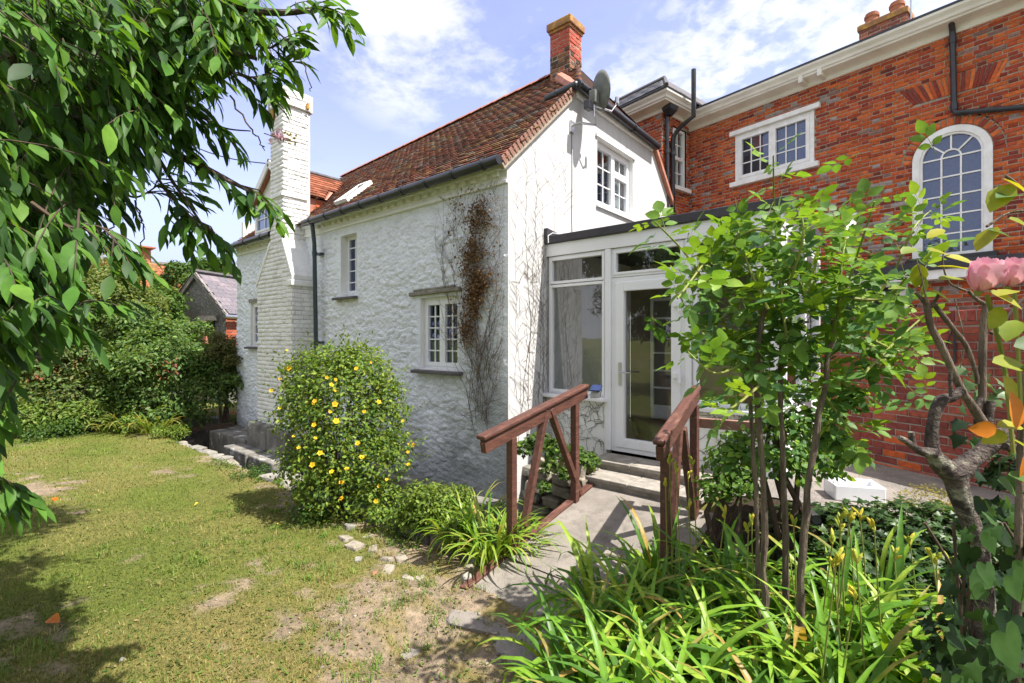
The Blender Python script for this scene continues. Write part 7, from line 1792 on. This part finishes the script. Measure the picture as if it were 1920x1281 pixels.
path_twigs([(440, 60), (500, 90), (535, 70)], 2.0, 8); path_twigs([(-40, 400), (20, 480), (90, 540), (140, 600)], 1.8, 10)
T_LG2 = tmpl([(.18, .075), (.45, .12), (.75, .09)], .45, .45); T_LG3 = tmpl([(.15, .10), (.38, .19), (.65, .16), (.88, .06)], .12, .12)
P_, A_, N2, S_, C_ = [], [], [], [], []
tb = MB()
for (p, d, L, sz, nlv) in twigs:
    pts = [p]; dd = d.copy()
    for k in range(5): dd = norm(dd + np.array([0, 0, -.12])); pts.append(pts[-1] + dd * L / 5)
    tb.tube(pts, np.linspace(.0032, .0012, 6), 4, cap=False, col=(1, 1, 1))
    s1 = norm(np.cross(dd, (0, 0, 1.)))
    for k in range(nlv):
        t = (k + .7) / nlv; i = min(int(t * 5), 4); q = pts[i] + (pts[i + 1] - pts[i]) * (t * 5 - i)
        side = 1 if k % 2 else -1
        a = norm(dd * .5 + s1 * side * .36 + np.array([0, 0, -.36]) + RT * .55 + rdir(1)[0] * .28) if proj(q)[0] < 330 else norm(dd * .6 + s1 * side * .6 + np.array([0, 0, -.16]) + RT * .25 + rdir(1)[0] * .35)
        P_.append(q); A_.append(a); N2.append(norm(np.array([0, 0, .8]) + s1 * side * .2 + RT * .25 + rdir(1)[0] * .35)); S_.append(sz * rng.uniform(.55, 1.3))
P_, A_, N2, S_ = map(np.array, (P_, A_, N2, S_)); C_ = leafcol(TREE, len(P_), .15)
tb.build('twig', M['twig'], tr)
q = np.array([proj(p) for p in P_]); vis = (q[:, 0] > -10) & (q[:, 0] < 660) & (q[:, 1] > -10) & (q[:, 1] < 1290)
score = np.where(vis, S_ / q[:, 2], 0) + np.where(vis & (q[:, 0] > 300), .02, 0); order = np.argsort(-score); big_i, rest = order[:300], order[300:]
PALQ = np.array(TREE)
for i in big_i: leaf_obj('leaf', (T_LONG, T_LG2, T_LG3)[i % 3], P_[i], A_[i], N2[i], S_[i], PALQ[rng.integers(len(PALQ))] * (1.0 if rng.random() < .5 else 1.18), tr)
foliage('foliage', [scatter(T_, P_[rest[j::3]], A_[rest[j::3]], N2[rest[j::3]], S_[rest[j::3]], C_[rest[j::3]]) for j, T_ in enumerate((T_LONG, T_LG2, T_LG3))], tr)
# deeper crown behind, one mass, inner shade put into darker leaf colours
cs_ = [at(a, c, d) for a, c, d in ((20, 60, 3.7), (-120, 200, 3.6), (130, 30, 3.8), (60, 230, 3.6), (-150, 420, 3.4), (10, 390, 3.2), (-100, 600, 3.0), (230, -30, 3.8), (-250, 100, 3.4), (330, -90, 3.6))]
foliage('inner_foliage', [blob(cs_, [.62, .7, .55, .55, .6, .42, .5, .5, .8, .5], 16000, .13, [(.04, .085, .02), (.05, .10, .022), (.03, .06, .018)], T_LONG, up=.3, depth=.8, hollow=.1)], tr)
# bare hanging twigs and the small blossom
for L in ([(515, 55), (548, 85), (566, 110), (578, 150), (582, 170)], [(255, 375), (264, 410), (269, 430), (263, 470)], [(430, 180), (470, 240), (485, 262), (495, 280)]):
    P = curve([at(a, c, 1.9) for a, c in L], 16) + rng.normal(size=(16, 3)) * .003; b = MB(); b.tube(P, np.linspace(.004, .002, 16), 5); b.build('bare_twig', M['twig'], tr)
bo = MB()
for k in range(26):
    t = rng.random(); c = at(510 + 45 * t + rng.normal() * 4, 252 + 14 * t + rng.normal() * 7, 1.9); col = (.74, .50, .62) if t < .45 else (.34, .32, .10); s = .008 + .006 * (t < .45)
    for q_ in range(3 if t < .45 else 1):
        d = rdir(1)[0] * s; e = rdir(1)[0] * s; bo.add([c, c + d, c + d + e, c + e], [[0, 1, 2, 3]], col)
    if t >= .45: bo.tube([c, c + rdir(1)[0] * .008], .004, 5, (.36, .30, .08))
bo.tube([at(495, 250, 1.9), at(530, 262, 1.9), at(558, 268, 1.9)], .002, 4, (.2, .14, .06)); o = bo.build('blossom', M['petal'], tr, usecol=True); o['label'] = 'small pink and yellow blossom'

# garden trees behind the camera, seen only as reflections in the panes
for i, (x, y, h, lb) in enumerate([(-6.5, -6.5, 4.2, 'broad garden tree on the lawn reflected in the left panes'), (-1.0, -8.5, 5.0, 'tall garden tree reflected in the panes above the door'), (3.5, -7.0, 4.4, 'garden tree reflected in the panes of the right windows'), (-13.5, -4.6, 4.6, 'broad garden tree far left, reflected in the casement window'), (-18.5, -6.5, 5.4, 'tall garden tree far left, reflected in the narrow upper window')]):
    t = thing('garden_tree', (x, y, -.35), lb, 'tree')
    b = MB(); b.tube([(x, y, -.4), (x + .1, y, h * .4), (x, y + .1, h * .75)], [.2, .15, .06], 8); b.build('trunk', M['bark'], t, smooth=True)
    cs = [np.array([x, y, h * .7]) + rng.normal(size=3) * (1.1, 1.1, .8) for k in range(7)]; foliage('crown', [blob(cs, [1.2] * 7, 2600, .28, GRN, T_DIAM, depth=.5)], t)
